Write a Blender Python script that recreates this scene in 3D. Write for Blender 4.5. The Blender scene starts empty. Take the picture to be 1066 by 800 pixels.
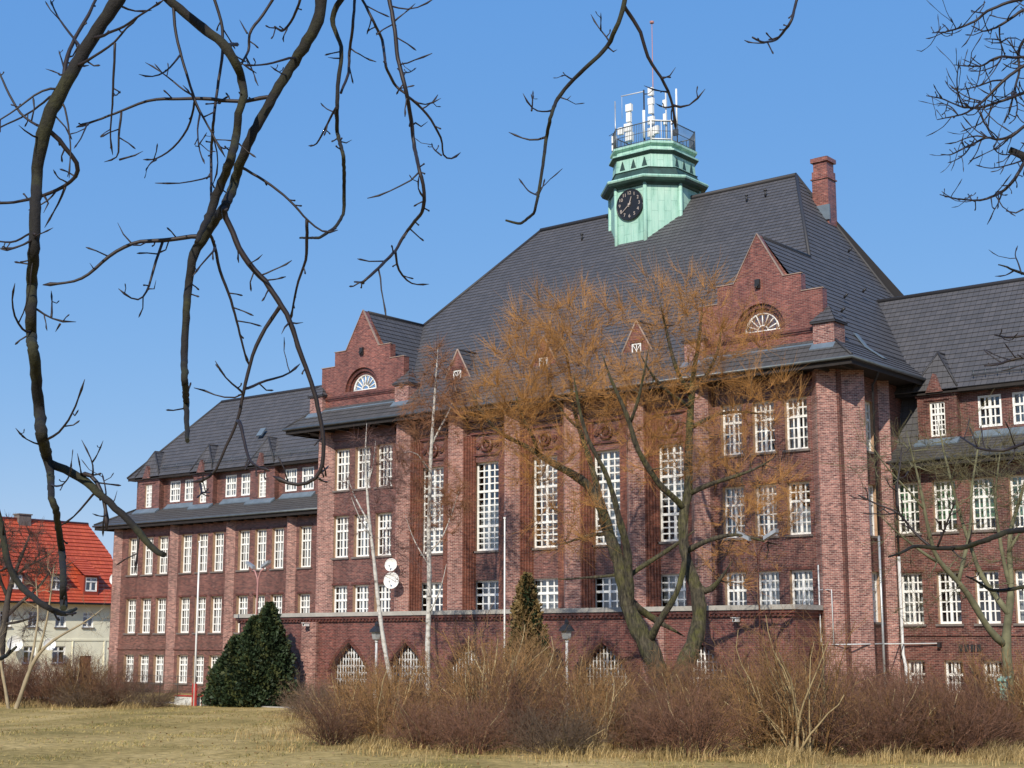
import bpy, math, random
import numpy as np
from mathutils import Vector

R = math.radians
S = bpy.context.scene
COL = S.collection

# ------------------------------------------------------------------ camera, sky, sun, exposure
G = 0.5                                   # ground level in front of the building
CAM = Vector((32.15, -64.07, 4.0))
cam_data = bpy.data.cameras.new('camera')
cam = bpy.data.objects.new('camera', cam_data)
COL.objects.link(cam)
cam.location = CAM
cam.rotation_euler = (R(90 + 9.82), 0, math.atan2(0.6307, 0.776))
cam_data.sensor_width = 36
cam_data.lens = 52.68
cam_data.clip_end = 5000
S.camera = cam

SUN_EL, SUN_AZ = R(34), R(23)             # azimuth measured from -Y towards +X
sun_dir = Vector((math.sin(SUN_AZ) * math.cos(SUN_EL), -math.cos(SUN_AZ) * math.cos(SUN_EL), math.sin(SUN_EL)))
W = bpy.data.worlds.new('World')
S.world = W
W.use_nodes = True
nt = W.node_tree
bg = nt.nodes['Background']
sky = nt.nodes.new('ShaderNodeTexSky')
sky.sky_type = 'NISHITA'
sky.sun_disc = False
sky.sun_elevation = SUN_EL
sky.sun_rotation = R(157)
sky.altitude = 50
sky.air_density = 1.0
sky.dust_density = 0.15
sky.ozone_density = 2.6
gm = nt.nodes.new('ShaderNodeGamma')
gm.inputs['Gamma'].default_value = 0.72
hsv = nt.nodes.new('ShaderNodeHueSaturation')
hsv.inputs['Saturation'].default_value = 1.28
nt.links.new(sky.outputs['Color'], gm.inputs['Color'])
nt.links.new(gm.outputs['Color'], hsv.inputs['Color'])
gain = nt.nodes.new('ShaderNodeMix')
gain.data_type, gain.blend_type = 'RGBA', 'MULTIPLY'
gain.inputs[0].default_value = 1
gain.inputs[7].default_value = (0.76, 0.62, 0.36, 1)
nt.links.new(hsv.outputs['Color'], gain.inputs[6])
air = nt.nodes.new('ShaderNodeMix')          # even blue of the clear air
air.data_type, air.blend_type = 'RGBA', 'ADD'
air.inputs[0].default_value = 1
air.inputs[7].default_value = (0.28, 1.30, 3.95, 1)
nt.links.new(gain.outputs[2], air.inputs[6])
nt.links.new(air.outputs[2], bg.inputs['Color'])
bg.inputs['Strength'].default_value = 0.15
sl = bpy.data.lights.new('sun', 'SUN')
sl.energy = 5.0
sl.angle = R(0.53)
sl.color = (1.0, 0.915, 0.77)
so = bpy.data.objects.new('sun', sl)
COL.objects.link(so)
so.rotation_euler = sun_dir.to_track_quat('Z', 'Y').to_euler()
so.location = (60, -90, 80)
S.view_settings.view_transform = 'Standard'
S.view_settings.look = 'None'
S.view_settings.exposure = 0.0
S.view_settings.gamma = 1.0
S.render.engine = 'CYCLES'
S.cycles.max_bounces = 5
S.cycles.transparent_max_bounces = 8

# ------------------------------------------------------------------ materials
M = {}


def nodes(name):
    m = bpy.data.materials.new(name)
    m.use_nodes = True
    t = m.node_tree
    M[name] = m
    return m, t, t.nodes['Principled BSDF']


def N(t, kind, **kw):
    n = t.nodes.new(kind)
    for k, v in kw.items():
        setattr(n, k, v)
    return n


def ramp(t, src, stops):
    r = N(t, 'ShaderNodeValToRGB')
    e = r.color_ramp.elements
    while len(e) < len(stops):
        e.new(0.5)
    for i, (p, c) in enumerate(stops):
        e[i].position = p
        e[i].color = (*c, 1)
    t.links.new(src, r.inputs['Fac'])
    return r.outputs['Color']


def noise(t, vec, scale, detail=4, rough=0.6):
    n = N(t, 'ShaderNodeTexNoise')
    n.inputs['Scale'].default_value = scale
    n.inputs['Detail'].default_value = detail
    n.inputs['Roughness'].default_value = rough
    if vec is not None:
        t.links.new(vec, n.inputs['Vector'])
    return n.outputs['Fac']


def mixc(t, a, b, fac, mode='MIX'):
    n = N(t, 'ShaderNodeMix', data_type='RGBA', blend_type=mode)
    for sock, v in ((n.inputs[0], fac), (n.inputs[6], a), (n.inputs[7], b)):
        if hasattr(v, 'is_output'):
            t.links.new(v, sock)
        elif isinstance(v, (int, float)):
            sock.default_value = v
        else:
            sock.default_value = (*v, 1)
    return n.outputs[2]


def bump(t, b, height, strength, dist):
    n = N(t, 'ShaderNodeBump')
    n.inputs['Strength'].default_value = strength
    n.inputs['Distance'].default_value = dist
    t.links.new(height, n.inputs['Height'])
    t.links.new(n.outputs['Normal'], b.inputs['Normal'])


def plain(name, col, rough=0.7, var=0.25, scale=3.0, metal=0.0, bmp=0.0, rand=0.0):
    """a colour broken up by noise, with an optional bump and an optional shift per object"""
    m, t, b = nodes(name)
    tc = N(t, 'ShaderNodeTexCoord')
    lo = tuple(c * (1 - var) for c in col)
    hi = tuple(min(1, c * (1 + var)) for c in col)
    n = noise(t, tc.outputs['Object'], scale)
    c = ramp(t, n, [(0.3, lo), (0.7, hi)])
    if rand:
        oi = N(t, 'ShaderNodeObjectInfo')
        r2 = ramp(t, oi.outputs['Random'], [(0, (1 - rand,) * 3), (1, (1 + rand,) * 3)])
        c = mixc(t, c, r2, 1.0, 'MULTIPLY')
    t.links.new(c, b.inputs['Base Color'])
    b.inputs['Roughness'].default_value = rough
    b.inputs['Metallic'].default_value = metal
    if bmp:
        bump(t, b, n, 0.6, bmp)
    return m


def brick(name, c1, c2, mortar, stain, rough=0.42):
    m, t, b = nodes(name)
    tc = N(t, 'ShaderNodeTexCoord')
    sp = N(t, 'ShaderNodeSeparateXYZ')
    t.links.new(tc.outputs['Object'], sp.inputs[0])
    my = N(t, 'ShaderNodeMath', operation='MULTIPLY_ADD')
    t.links.new(sp.outputs['Y'], my.inputs[0])
    my.inputs[1].default_value = 0.7
    t.links.new(sp.outputs['X'], my.inputs[2])
    cb = N(t, 'ShaderNodeCombineXYZ')
    t.links.new(my.outputs[0], cb.inputs['X'])
    t.links.new(sp.outputs['Z'], cb.inputs['Y'])
    br = N(t, 'ShaderNodeTexBrick')
    br.offset = 0.5
    t.links.new(cb.outputs[0], br.inputs['Vector'])
    br.inputs['Color1'].default_value = (*c1, 1)
    br.inputs['Color2'].default_value = (*c2, 1)
    br.inputs['Mortar'].default_value = (*mortar, 1)
    br.inputs['Scale'].default_value = 1.0
    br.inputs['Mortar Size'].default_value = 0.009
    br.inputs['Mortar Smooth'].default_value = 0.3
    br.inputs['Bias'].default_value = -0.1
    br.inputs['Brick Width'].default_value = 0.26
    br.inputs['Row Height'].default_value = 0.082
    # clumps of burnt and pale bricks, streaky along the courses
    mp = N(t, 'ShaderNodeMapping')
    mp.inputs['Scale'].default_value = (3.2, 11.0, 1)
    t.links.new(cb.outputs[0], mp.inputs['Vector'])
    n1 = noise(t, mp.outputs[0], 1.0, 3, 0.7)
    burnt = ramp(t, n1, [(0.30, (0.30, 0.27, 0.33)), (0.46, (0.90, 0.90, 0.92)), (0.58, (1, 1, 1)), (0.72, (2.0, 2.1, 2.1))])
    c = mixc(t, br.outputs['Color'], burnt, 0.85, 'MULTIPLY')
    n2 = noise(t, tc.outputs['Object'], 0.35, 5, 0.65)
    wash = ramp(t, n2, [(0.3, (1 - stain,) * 3), (0.7, (1 + stain,) * 3)])
    c = mixc(t, c, wash, 1.0, 'MULTIPLY')
    ms_ = N(t, 'ShaderNodeMapping')
    ms_.inputs['Scale'].default_value = (1.6, 0.16, 1)
    t.links.new(cb.outputs[0], ms_.inputs['Vector'])
    n3 = noise(t, ms_.outputs[0], 1.0, 5, 0.7)
    c = mixc(t, c, ramp(t, n3, [(0.34, (0.72, 0.70, 0.70)), (0.52, (1, 1, 1)), (0.72, (1.15, 1.15, 1.16))]), 1.0, 'MULTIPLY')
    t.links.new(c, b.inputs['Base Color'])
    b.inputs['Roughness'].default_value = rough
    b.inputs['Specular IOR Level'].default_value = 0.45
    bump(t, b, br.outputs['Fac'], -0.35, 0.012)
    return m


brick('brick', (0.080, 0.025, 0.021), (0.215, 0.074, 0.057), (0.25, 0.19, 0.16), 0.22)
brick('porch_brick', (0.095, 0.027, 0.023), (0.225, 0.068, 0.053), (0.24, 0.175, 0.15), 0.22)
brick('pier_brick', (0.15, 0.050, 0.042), (0.43, 0.195, 0.155), (0.47, 0.39, 0.335), 0.18, 0.38)
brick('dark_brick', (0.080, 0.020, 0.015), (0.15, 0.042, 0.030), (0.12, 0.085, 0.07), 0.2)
brick('gable_brick', (0.125, 0.036, 0.028), (0.255, 0.082, 0.060), (0.25, 0.17, 0.14), 0.22)
brick('rib_brick', (0.11, 0.030, 0.018), (0.22, 0.070, 0.042), (0.18, 0.115, 0.085), 0.2)
plain('tan_jamb', (0.36, 0.23, 0.145), 0.8, 0.2, 4)
plain('sill_stone', (0.15, 0.125, 0.115), 0.8, 0.25, 5)
plain('white_paint', (0.80, 0.80, 0.78), 0.45, 0.06, 2)
plain('grey_white', (0.55, 0.56, 0.57), 0.5, 0.12, 2)
plain('curtain', (0.76, 0.76, 0.77), 0.9, 0.18, 6)
plain('green_reflection', (0.34, 0.62, 0.36), 0.8, 0.25, 3)
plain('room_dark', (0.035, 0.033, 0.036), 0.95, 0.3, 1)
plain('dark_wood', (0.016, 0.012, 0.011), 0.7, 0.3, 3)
plain('gutter_zinc', (0.10, 0.115, 0.125), 0.45, 0.2, 2, 0.4)
plain('lead', (0.12, 0.158, 0.20), 0.5, 0.2, 1.5)
plain('iron', (0.03, 0.03, 0.034), 0.5, 0.3, 6, 0.3)
plain('concrete', (0.36, 0.34, 0.31), 0.85, 0.15, 2)
plain('white_wall', (0.60, 0.60, 0.57), 0.85, 0.12, 2)
plain('cream_render', (0.86, 0.82, 0.64), 0.9, 0.1, 0.8)
plain('red_metal', (0.42, 0.05, 0.04), 0.5, 0.2, 4)
plain('pink_paint', (0.40, 0.20, 0.19), 0.5, 0.15, 4)
plain('galvanised', (0.42, 0.44, 0.46), 0.4, 0.15, 4, 0.5)
plain('door_wood', (0.22, 0.075, 0.03), 0.6, 0.2, 4)
plain('asphalt', (0.22, 0.215, 0.21), 0.9, 0.15, 5)
plain('clock_black', (0.012, 0.012, 0.014), 0.4, 0.2, 4)
plain('clock_hand', (0.42, 0.36, 0.32), 0.5, 0.1, 4)
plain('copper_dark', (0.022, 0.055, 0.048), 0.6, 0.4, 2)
plain('old_mortar', (0.30, 0.22, 0.18), 0.9, 0.2, 4)

# verdigris copper: standing seams and rain streaks
m, t, b = nodes('copper')
tc = N(t, 'ShaderNodeTexCoord')
mp = N(t, 'ShaderNodeMapping')
mp.inputs['Scale'].default_value = (2.2, 2.2, 0.35)
t.links.new(tc.outputs['Object'], mp.inputs['Vector'])
n1 = noise(t, mp.outputs[0], 1.4, 5, 0.7)
c = ramp(t, n1, [(0.27, (0.15, 0.31, 0.25)), (0.45, (0.31, 0.535, 0.445)), (0.72, (0.44, 0.635, 0.545))])
sp = N(t, 'ShaderNodeSeparateXYZ')
t.links.new(tc.outputs['Object'], sp.inputs[0])
my = N(t, 'ShaderNodeMath', operation='MULTIPLY_ADD')
t.links.new(sp.outputs['Y'], my.inputs[0])
my.inputs[1].default_value = 0.83
t.links.new(sp.outputs['X'], my.inputs[2])
cb = N(t, 'ShaderNodeCombineXYZ')
t.links.new(my.outputs[0], cb.inputs['Y'])
t.links.new(sp.outputs['Z'], cb.inputs['X'])
br = N(t, 'ShaderNodeTexBrick')
t.links.new(cb.outputs[0], br.inputs['Vector'])
br.inputs['Color1'].default_value = (1, 1, 1, 1)
br.inputs['Color2'].default_value = (0.86, 0.9, 0.9, 1)
br.inputs['Mortar'].default_value = (0.55, 0.62, 0.62, 1)
br.inputs['Scale'].default_value = 1
br.inputs['Mortar Size'].default_value = 0.018
br.inputs['Brick Width'].default_value = 1.3
br.inputs['Row Height'].default_value = 0.52
c = mixc(t, c, br.outputs['Color'], 0.8, 'MULTIPLY')
t.links.new(c, b.inputs['Base Color'])
b.inputs['Roughness'].default_value = 0.6
bump(t, b, br.outputs['Fac'], -0.4, 0.02)


def tile(name, c1, c2, joint):
    m, t, b = nodes(name)
    uv = N(t, 'ShaderNodeTexCoord')
    br = N(t, 'ShaderNodeTexBrick')
    t.links.new(uv.outputs['UV'], br.inputs['Vector'])
    br.inputs['Color1'].default_value = (*c1, 1)
    br.inputs['Color2'].default_value = (*c2, 1)
    br.inputs['Mortar'].default_value = (*joint, 1)
    br.inputs['Scale'].default_value = 1
    br.inputs['Mortar Size'].default_value = 0.013
    br.inputs['Brick Width'].default_value = 0.30
    br.inputs['Row Height'].default_value = 0.36
    n = noise(t, uv.outputs['UV'], 0.5, 6, 0.7)
    w = ramp(t, n, [(0.3, (0.90, 0.90, 0.91)), (0.7, (1.10, 1.09, 1.08))])
    c = mixc(t, br.outputs['Color'], w, 1.0, 'MULTIPLY')
    t.links.new(c, b.inputs['Base Color'])
    b.inputs['Roughness'].default_value = 0.62
    bump(t, b, br.outputs['Fac'], -0.4, 0.02)


tile('roof_tile', (0.063, 0.062, 0.067), (0.083, 0.080, 0.086), (0.03, 0.029, 0.033))
tile('skirt_tile', (0.058, 0.056, 0.056), (0.078, 0.074, 0.074), (0.024, 0.024, 0.026))
tile('red_tile', (0.46, 0.072, 0.030), (0.58, 0.105, 0.042), (0.28, 0.045, 0.022))

# window glass: mostly clear, mirrors the sky at a slant
m, t, b = nodes('glass')
t.nodes.remove(b)
out = t.nodes['Material Output']
tr = N(t, 'ShaderNodeBsdfTransparent')
tr.inputs['Color'].default_value = (0.80, 0.84, 0.84, 1)
gl = N(t, 'ShaderNodeBsdfGlossy')
gl.inputs['Roughness'].default_value = 0.03
lw = N(t, 'ShaderNodeFresnel')
lw.inputs['IOR'].default_value = 1.52
mm = N(t, 'ShaderNodeMath', operation='MULTIPLY_ADD')
t.links.new(lw.outputs[0], mm.inputs[0])
mm.inputs[1].default_value = 1.6
mm.inputs[2].default_value = 0.09
ms = N(t, 'ShaderNodeMixShader')
t.links.new(mm.outputs[0], ms.inputs[0])
t.links.new(tr.outputs[0], ms.inputs[1])
t.links.new(gl.outputs[0], ms.inputs[2])
t.links.new(ms.outputs[0], out.inputs['Surface'])

# vegetation
m, t, b = nodes('willow_bark')
tc = N(t, 'ShaderNodeTexCoord')
mp = N(t, 'ShaderNodeMapping')
mp.inputs['Scale'].default_value = (7, 7, 1.6)
t.links.new(tc.outputs['Object'], mp.inputs['Vector'])
n1 = noise(t, mp.outputs[0], 1.3, 6, 0.75)
n2 = noise(t, tc.outputs['Object'], 0.9, 4, 0.7)
ca = ramp(t, n1, [(0.36, (0.014, 0.012, 0.009)), (0.52, (0.075, 0.063, 0.040)), (0.68, (0.150, 0.126, 0.084))])
cb_ = ramp(t, n1, [(0.36, (0.020, 0.020, 0.007)), (0.60, (0.115, 0.108, 0.034))])
c = mixc(t, ca, cb_, ramp(t, n2, [(0.46, (0, 0, 0)), (0.60, (1, 1, 1))]))
t.links.new(c, b.inputs['Base Color'])
b.inputs['Roughness'].default_value = 0.95
bump(t, b, n1, 1.0, 0.12)
plain('willow_twig', (0.44, 0.215, 0.060), 0.6, 0.3, 0.6)
plain('willow_branch', (0.062, 0.046, 0.024), 0.8, 0.4, 2)
plain('pale_bark', (0.13, 0.125, 0.07), 0.9, 0.45, 1.6, bmp=0.04)
plain('pale_twig', (0.13, 0.11, 0.05), 0.7, 0.3, 1)
plain('dark_bark', (0.045, 0.036, 0.030), 0.9, 0.4, 2, bmp=0.04)
plain('dark_twig', (0.085, 0.055, 0.042), 0.8, 0.3, 1)
plain('tan_bark', (0.30, 0.24, 0.15), 0.8, 0.3, 2)
plain('birch_twig', (0.27, 0.125, 0.06), 0.7, 0.3, 1)
plain('birch_twig_purple', (0.16, 0.085, 0.075), 0.7, 0.3, 1)
plain('conifer_dark', (0.020, 0.038, 0.012), 0.7, 0.4, 1.2, rand=0.1)
plain('conifer_light', (0.060, 0.070, 0.018), 0.7, 0.4, 1.2)
plain('thuja_brown', (0.15, 0.10, 0.035), 0.7, 0.4, 1.2)
plain('stem_orange', (0.24, 0.130, 0.048), 0.7, 0.6, 5.0, rand=0.18)
plain('stem_red', (0.155, 0.074, 0.042), 0.7, 0.6, 5.0, rand=0.2)
plain('stem_grey', (0.15, 0.098, 0.060), 0.8, 0.35, 1.0, rand=0.2)
plain('stem_straw', (0.36, 0.27, 0.14), 0.8, 0.3, 1.0)
plain('dry_grass_brown', (0.22, 0.15, 0.055), 0.9, 0.35, 0.5)
plain('dry_grass', (0.42, 0.30, 0.13), 0.9, 0.35, 0.5)
plain('lawn_blade', (0.42, 0.31, 0.11), 0.9, 0.4, 0.25)
plain('lawn_blade_green', (0.20, 0.18, 0.05), 0.9, 0.4, 0.25)
plain('leaf_litter', (0.27, 0.165, 0.075), 0.9, 0.5, 2)

# birch bark: white with dark scars
m, t, b = nodes('birch_bark')
tc = N(t, 'ShaderNodeTexCoord')
mp = N(t, 'ShaderNodeMapping')
mp.inputs['Scale'].default_value = (2, 2, 5)
t.links.new(tc.outputs['Object'], mp.inputs['Vector'])
n1 = noise(t, mp.outputs[0], 1.5, 3, 0.6)
c = ramp(t, n1, [(0.30, (0.10, 0.09, 0.08)), (0.40, (0.38, 0.36, 0.33)), (0.6, (0.54, 0.52, 0.48))])
t.links.new(c, b.inputs['Base Color'])
b.inputs['Roughness'].default_value = 0.7

# chestnut bark close to the camera: grey brown, green with algae on one side
m, t, b = nodes('chestnut_bark')
tc = N(t, 'ShaderNodeTexCoord')
n1 = noise(t, tc.outputs['Object'], 38, 5, 0.7)
n2 = noise(t, tc.outputs['Object'], 2.6, 3, 0.6)
c0 = ramp(t, n1, [(0.3, (0.004, 0.003, 0.003)), (0.7, (0.014, 0.011, 0.009))])
c1 = ramp(t, n1, [(0.3, (0.009, 0.009, 0.003)), (0.7, (0.036, 0.035, 0.010))])
f = ramp(t, n2, [(0.45, (0, 0, 0)), (0.58, (1, 1, 1))])
c = mixc(t, c0, c1, f)
t.links.new(c, b.inputs['Base Color'])
b.inputs['Roughness'].default_value = 0.85
bump(t, b, n1, 0.9, 0.012)
plain('chestnut_twig', (0.018, 0.011, 0.011), 0.6, 0.3, 20)

# ground: dry lawn with olive patches
m, t, b = nodes('lawn_ground')
tc = N(t, 'ShaderNodeTexCoord')
mp = N(t, 'ShaderNodeMapping')
mp.inputs['Scale'].default_value = (1, 1, 1)
t.links.new(tc.outputs['Object'], mp.inputs['Vector'])
n1 = noise(t, mp.outputs[0], 0.16, 6, 0.62)
n2 = noise(t, mp.outputs[0], 3.0, 5, 0.7)
c = ramp(t, n1, [(0.30, (0.22, 0.175, 0.060)), (0.5, (0.40, 0.295, 0.120)), (0.68, (0.54, 0.405, 0.185))])
c2 = ramp(t, n2, [(0.3, (0.5, 0.5, 0.45)), (0.7, (1.3, 1.26, 1.22))])
c = mixc(t, c, c2, 1.0, 'MULTIPLY')
t.links.new(c, b.inputs['Base Color'])
b.inputs['Roughness'].default_value = 1.0
b.inputs['Specular IOR Level'].default_value = 0.1
bump(t, b, n2, 0.8, 0.08)


# ------------------------------------------------------------------ mesh helpers
class MB:
    """collects faces, then links them as ONE mesh object"""

    def __init__(s):
        s.v, s.f, s.mi, s.uv, s.sm = [], [], [], [], []

    def face(s, pts, mi=0, uv=None, smooth=False):
        i = len(s.v)
        s.v.extend([tuple(p) for p in pts])
        s.f.append(tuple(range(i, i + len(pts))))
        s.mi.append(mi)
        s.uv.append(uv)
        s.sm.append(smooth)

    def hexa(s, p, mi=0):
        """p: 8 corners, bottom ring then top ring"""
        for q in ((3, 2, 1, 0), (4, 5, 6, 7), (0, 1, 5, 4), (1, 2, 6, 5), (2, 3, 7, 6), (3, 0, 4, 7)):
            s.face([p[k] for k in q], mi)

    def box(s, x0, x1, y0, y1, z0, z1, mi=0):
        s.hexa([(x0, y0, z0), (x1, y0, z0), (x1, y1, z0), (x0, y1, z0), (x0, y0, z1), (x1, y0, z1), (x1, y1, z1), (x0, y1, z1)], mi)

    def lbox(s, F, a0, a1, d0, d1, z0, z1, mi=0):
        s.hexa([F(a0, d1, z0), F(a1, d1, z0), F(a1, d0, z0), F(a0, d0, z0), F(a0, d1, z1), F(a1, d1, z1), F(a1, d0, z1), F(a0, d0, z1)], mi)

    def prism(s, prof, z0, z1, mi=0, cap=True, z1b=None):
        """vertical extrusion of a plan outline"""
        n = len(prof)
        for i in range(n):
            a, b2 = prof[i], prof[(i + 1) % n]
            s.face([(a[0], a[1], z0), (b2[0], b2[1], z0), (b2[0], b2[1], z1), (a[0], a[1], z1)], mi)
        if cap:
            s.face([(p[0], p[1], z1) for p in prof], mi)
            s.face([(p[0], p[1], z0) for p in reversed(prof)], mi)

    def loft(s, rings, mi=0, close_top=True, close_bottom=False, smooth=False):
        n = len(rings[0])
        for a, b2 in zip(rings, rings[1:]):
            for i in range(n):
                j = (i + 1) % n
                s.face([a[i], a[j], b2[j], b2[i]], mi, None, smooth)
        if close_top:
            s.face(rings[-1], mi)
        if close_bottom:
            s.face(list(reversed(rings[0])), mi)

    def tube(s, pts, rad, sides=8, mi=0, caps=True, smooth=True):
        pts = [Vector(p) for p in pts]
        n = len(pts)
        if isinstance(rad, (int, float)):
            rad = [rad] * n
        rings = []
        ref = None
        for i in range(n):
            tg = (pts[min(i + 1, n - 1)] - pts[max(i - 1, 0)])
            if tg.length < 1e-7:
                tg = Vector((0, 0, 1))
            tg.normalize()
            if ref is None:
                ref = tg.orthogonal().normalized()
            ref = (ref - tg * ref.dot(tg))
            if ref.length < 1e-6:
                ref = tg.orthogonal()
            ref.normalize()
            o = tg.cross(ref)
            rings.append([pts[i] + (ref * math.cos(2 * math.pi * k / sides) + o * math.sin(2 * math.pi * k / sides)) * rad[i] for k in range(sides)])
        i0 = len(s.v)
        for r in rings:
            s.v.extend([tuple(p) for p in r])
        for i in range(n - 1):
            for k in range(sides):
                k2 = (k + 1) % sides
                s.f.append((i0 + i * sides + k, i0 + i * sides + k2, i0 + (i + 1) * sides + k2, i0 + (i + 1) * sides + k))
                s.mi.append(mi)
                s.uv.append(None)
                s.sm.append(smooth)
        if caps:
            s.f.append(tuple(i0 + k for k in reversed(range(sides))))
            s.f.append(tuple(i0 + (n - 1) * sides + k for k in range(sides)))
            s.mi += [mi, mi]
            s.uv += [None, None]
            s.sm += [False, False]

    def cyl(s, c, r, z0, z1, sides=12, mi=0, r1=None):
        s.tube([(c[0], c[1], z0), (c[0], c[1], z1)], [r, r if r1 is None else r1], sides, mi)

    def disc(s, c, nrm, r, th, sides=20, mi=0):
        c, nrm = Vector(c), Vector(nrm).normalized()
        s.tube([c - nrm * th / 2, c + nrm * th / 2], r, sides, mi, True, False)

    def build(s, name, mats, parent=None):
        me = bpy.data.meshes.new(name)
        me.from_pydata(s.v, [], s.f)
        for mm_ in (mats if isinstance(mats, (list, tuple)) else [mats]):
            me.materials.append(M[mm_])
        me.polygons.foreach_set('material_index', s.mi)
        me.polygons.foreach_set('use_smooth', s.sm)
        if any(u is not None for u in s.uv):
            ul = me.uv_layers.new(name='UVMap')
            flat = []
            for f_, u in zip(s.f, s.uv):
                flat.extend([c_ for p in (u if u is not None else [(0, 0)] * len(f_)) for c_ in p])
            ul.data.foreach_set('uv', flat)
        me.update()
        return link(name, me, parent)


def link(name, me, parent=None):
    """mesh data is written in scene coordinates, so a child cancels its ancestors' offset"""
    o = bpy.data.objects.new(name, me)
    COL.objects.link(o)
    if parent is not None:
        o.parent = parent
        off = Vector((0, 0, 0))
        p = parent
        while p is not None:
            off += p.location
            p = p.parent
        o.location = -off
    return o


def tag(o, label=None, cat=None, group=None, kind=None):
    for k, v in (('label', label), ('category', cat), ('group', group), ('kind', kind)):
        if v:
            o[k] = v
    return o


def thing(name, loc, label, cat, group=None):
    o = bpy.data.objects.new(name, None)
    o.empty_display_size = 0.3
    COL.objects.link(o)
    o.location = loc
    return tag(o, label, cat, group)


def frame_of(ox, oy, dx, dy):
    """local wall frame: a runs along the wall, d outwards (to the right-hand side of the run), z up"""
    nx, ny = dy, -dx
    return lambda a, d, z: (ox + dx * a + nx * d, oy + dy * a + ny * d, z)


def wall_grid(mb, F, a0, a1, z0, z1, holes, depth=0.38, mi=0, jamb=1):
    """a wall face with window openings and their reveals"""
    xs = sorted({a0, a1, *[h[0] for h in holes], *[h[1] for h in holes]})
    zs = sorted({z0, z1, *[h[2] for h in holes], *[h[3] for h in holes]})
    xs = [x for x in xs if a0 <= x <= a1]
    zs = [z for z in zs if z0 <= z <= z1]
    for i in range(len(xs) - 1):
        run = None
        for k in range(len(zs) - 1):
            xm, zm = (xs[i] + xs[i + 1]) / 2, (zs[k] + zs[k + 1]) / 2
            hole = any(h[0] < xm < h[1] and h[2] < zm < h[3] for h in holes)
            if not hole and run is None:
                run = zs[k]
            if run is not None and (hole or k == len(zs) - 2):
                top = zs[k] if hole else zs[k + 1]
                mb.face([F(xs[i], 0, run), F(xs[i + 1], 0, run), F(xs[i + 1], 0, top), F(xs[i], 0, top)], mi)
                run = None
    for (b0, b1, c0, c1) in holes:
        mb.face([F(b0, 0, c0), F(b0, -depth, c0), F(b0, -depth, c1), F(b0, 0, c1)], jamb)
        mb.face([F(b1, -depth, c0), F(b1, 0, c0), F(b1, 0, c1), F(b1, -depth, c1)], jamb)
        mb.face([F(b0, -depth, c1), F(b1, -depth, c1), F(b1, 0, c1), F(b0, 0, c1)], jamb)
        mb.face([F(b0, 0, c0), F(b1, 0, c0), F(b1, -depth, c0), F(b0, -depth, c0)], jamb)


def clip(poly, lo, hi):
    """clip [(a, b)] to lo <= b <= hi"""
    for sgn, lim in ((1, lo), (-1, -hi)):
        o = []
        for i in range(len(poly)):
            p, q = poly[i], poly[(i + 1) % len(poly)]
            pi, qi = sgn * p[1] >= lim - 1e-9, sgn * q[1] >= lim - 1e-9
            if pi:
                o.append(p)
            if pi != qi:
                tt = (lim - sgn * p[1]) / (sgn * q[1] - sgn * p[1])
                o.append((p[0] + (q[0] - p[0]) * tt, p[1] + (q[1] - p[1]) * tt))
        poly = o
        if len(poly) < 3:
            return []
    return poly


def tiled(mb, pts, course=0.36, lift=0.034, mi=0):
    """a roof plane laid in overlapping courses, each with its own lower lip"""
    P = [Vector(p) for p in pts]
    n = (P[1] - P[0]).cross(P[2] - P[0]).normalized()
    if n.z < 0:
        n = -n
        P.reverse()
    up = (Vector((0, 0, 1)) - n * n.z).normalized()
    al = up.cross(n)
    O = P[0]
    q = [((p - O).dot(al), (p - O).dot(up)) for p in P]
    b0, b1 = min(x[1] for x in q), max(x[1] for x in q)
    k = 0
    b = b0
    shift = random.Random(int(abs(O.x * 31 + O.y * 17 + O.z))).random()
    while b < b1 - 1e-6:
        e = min(b + course, b1)
        c = clip(q, b, e)
        if len(c) >= 3:
            def at(p, h):
                return O + al * p[0] + up * p[1] + n * h
            mb.face([at(p, 0.004 + lift * (1 - (p[1] - b) / course)) for p in c], mi, [(p[0] + 0.15 * (k % 2) + shift, (p[1] - b) * 0.94 + k * 0.36 + 0.011) for p in c])
            low = [p for p in c if abs(p[1] - b) < 1e-6]
            if len(low) >= 2:
                low.sort()
                l0, l1 = low[0], low[-1]
                mb.face([at(l0, -0.02), at(l1, -0.02), at(l1, lift + 0.004), at(l0, lift + 0.004)], mi, [(l0[0], k * 0.36 + 0.1), (l1[0], k * 0.36 + 0.1), (l1[0], k * 0.36 + 0.2), (l0[0], k * 0.36 + 0.2)])
        b = e
        k += 1


rng = random.Random(7)


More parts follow.
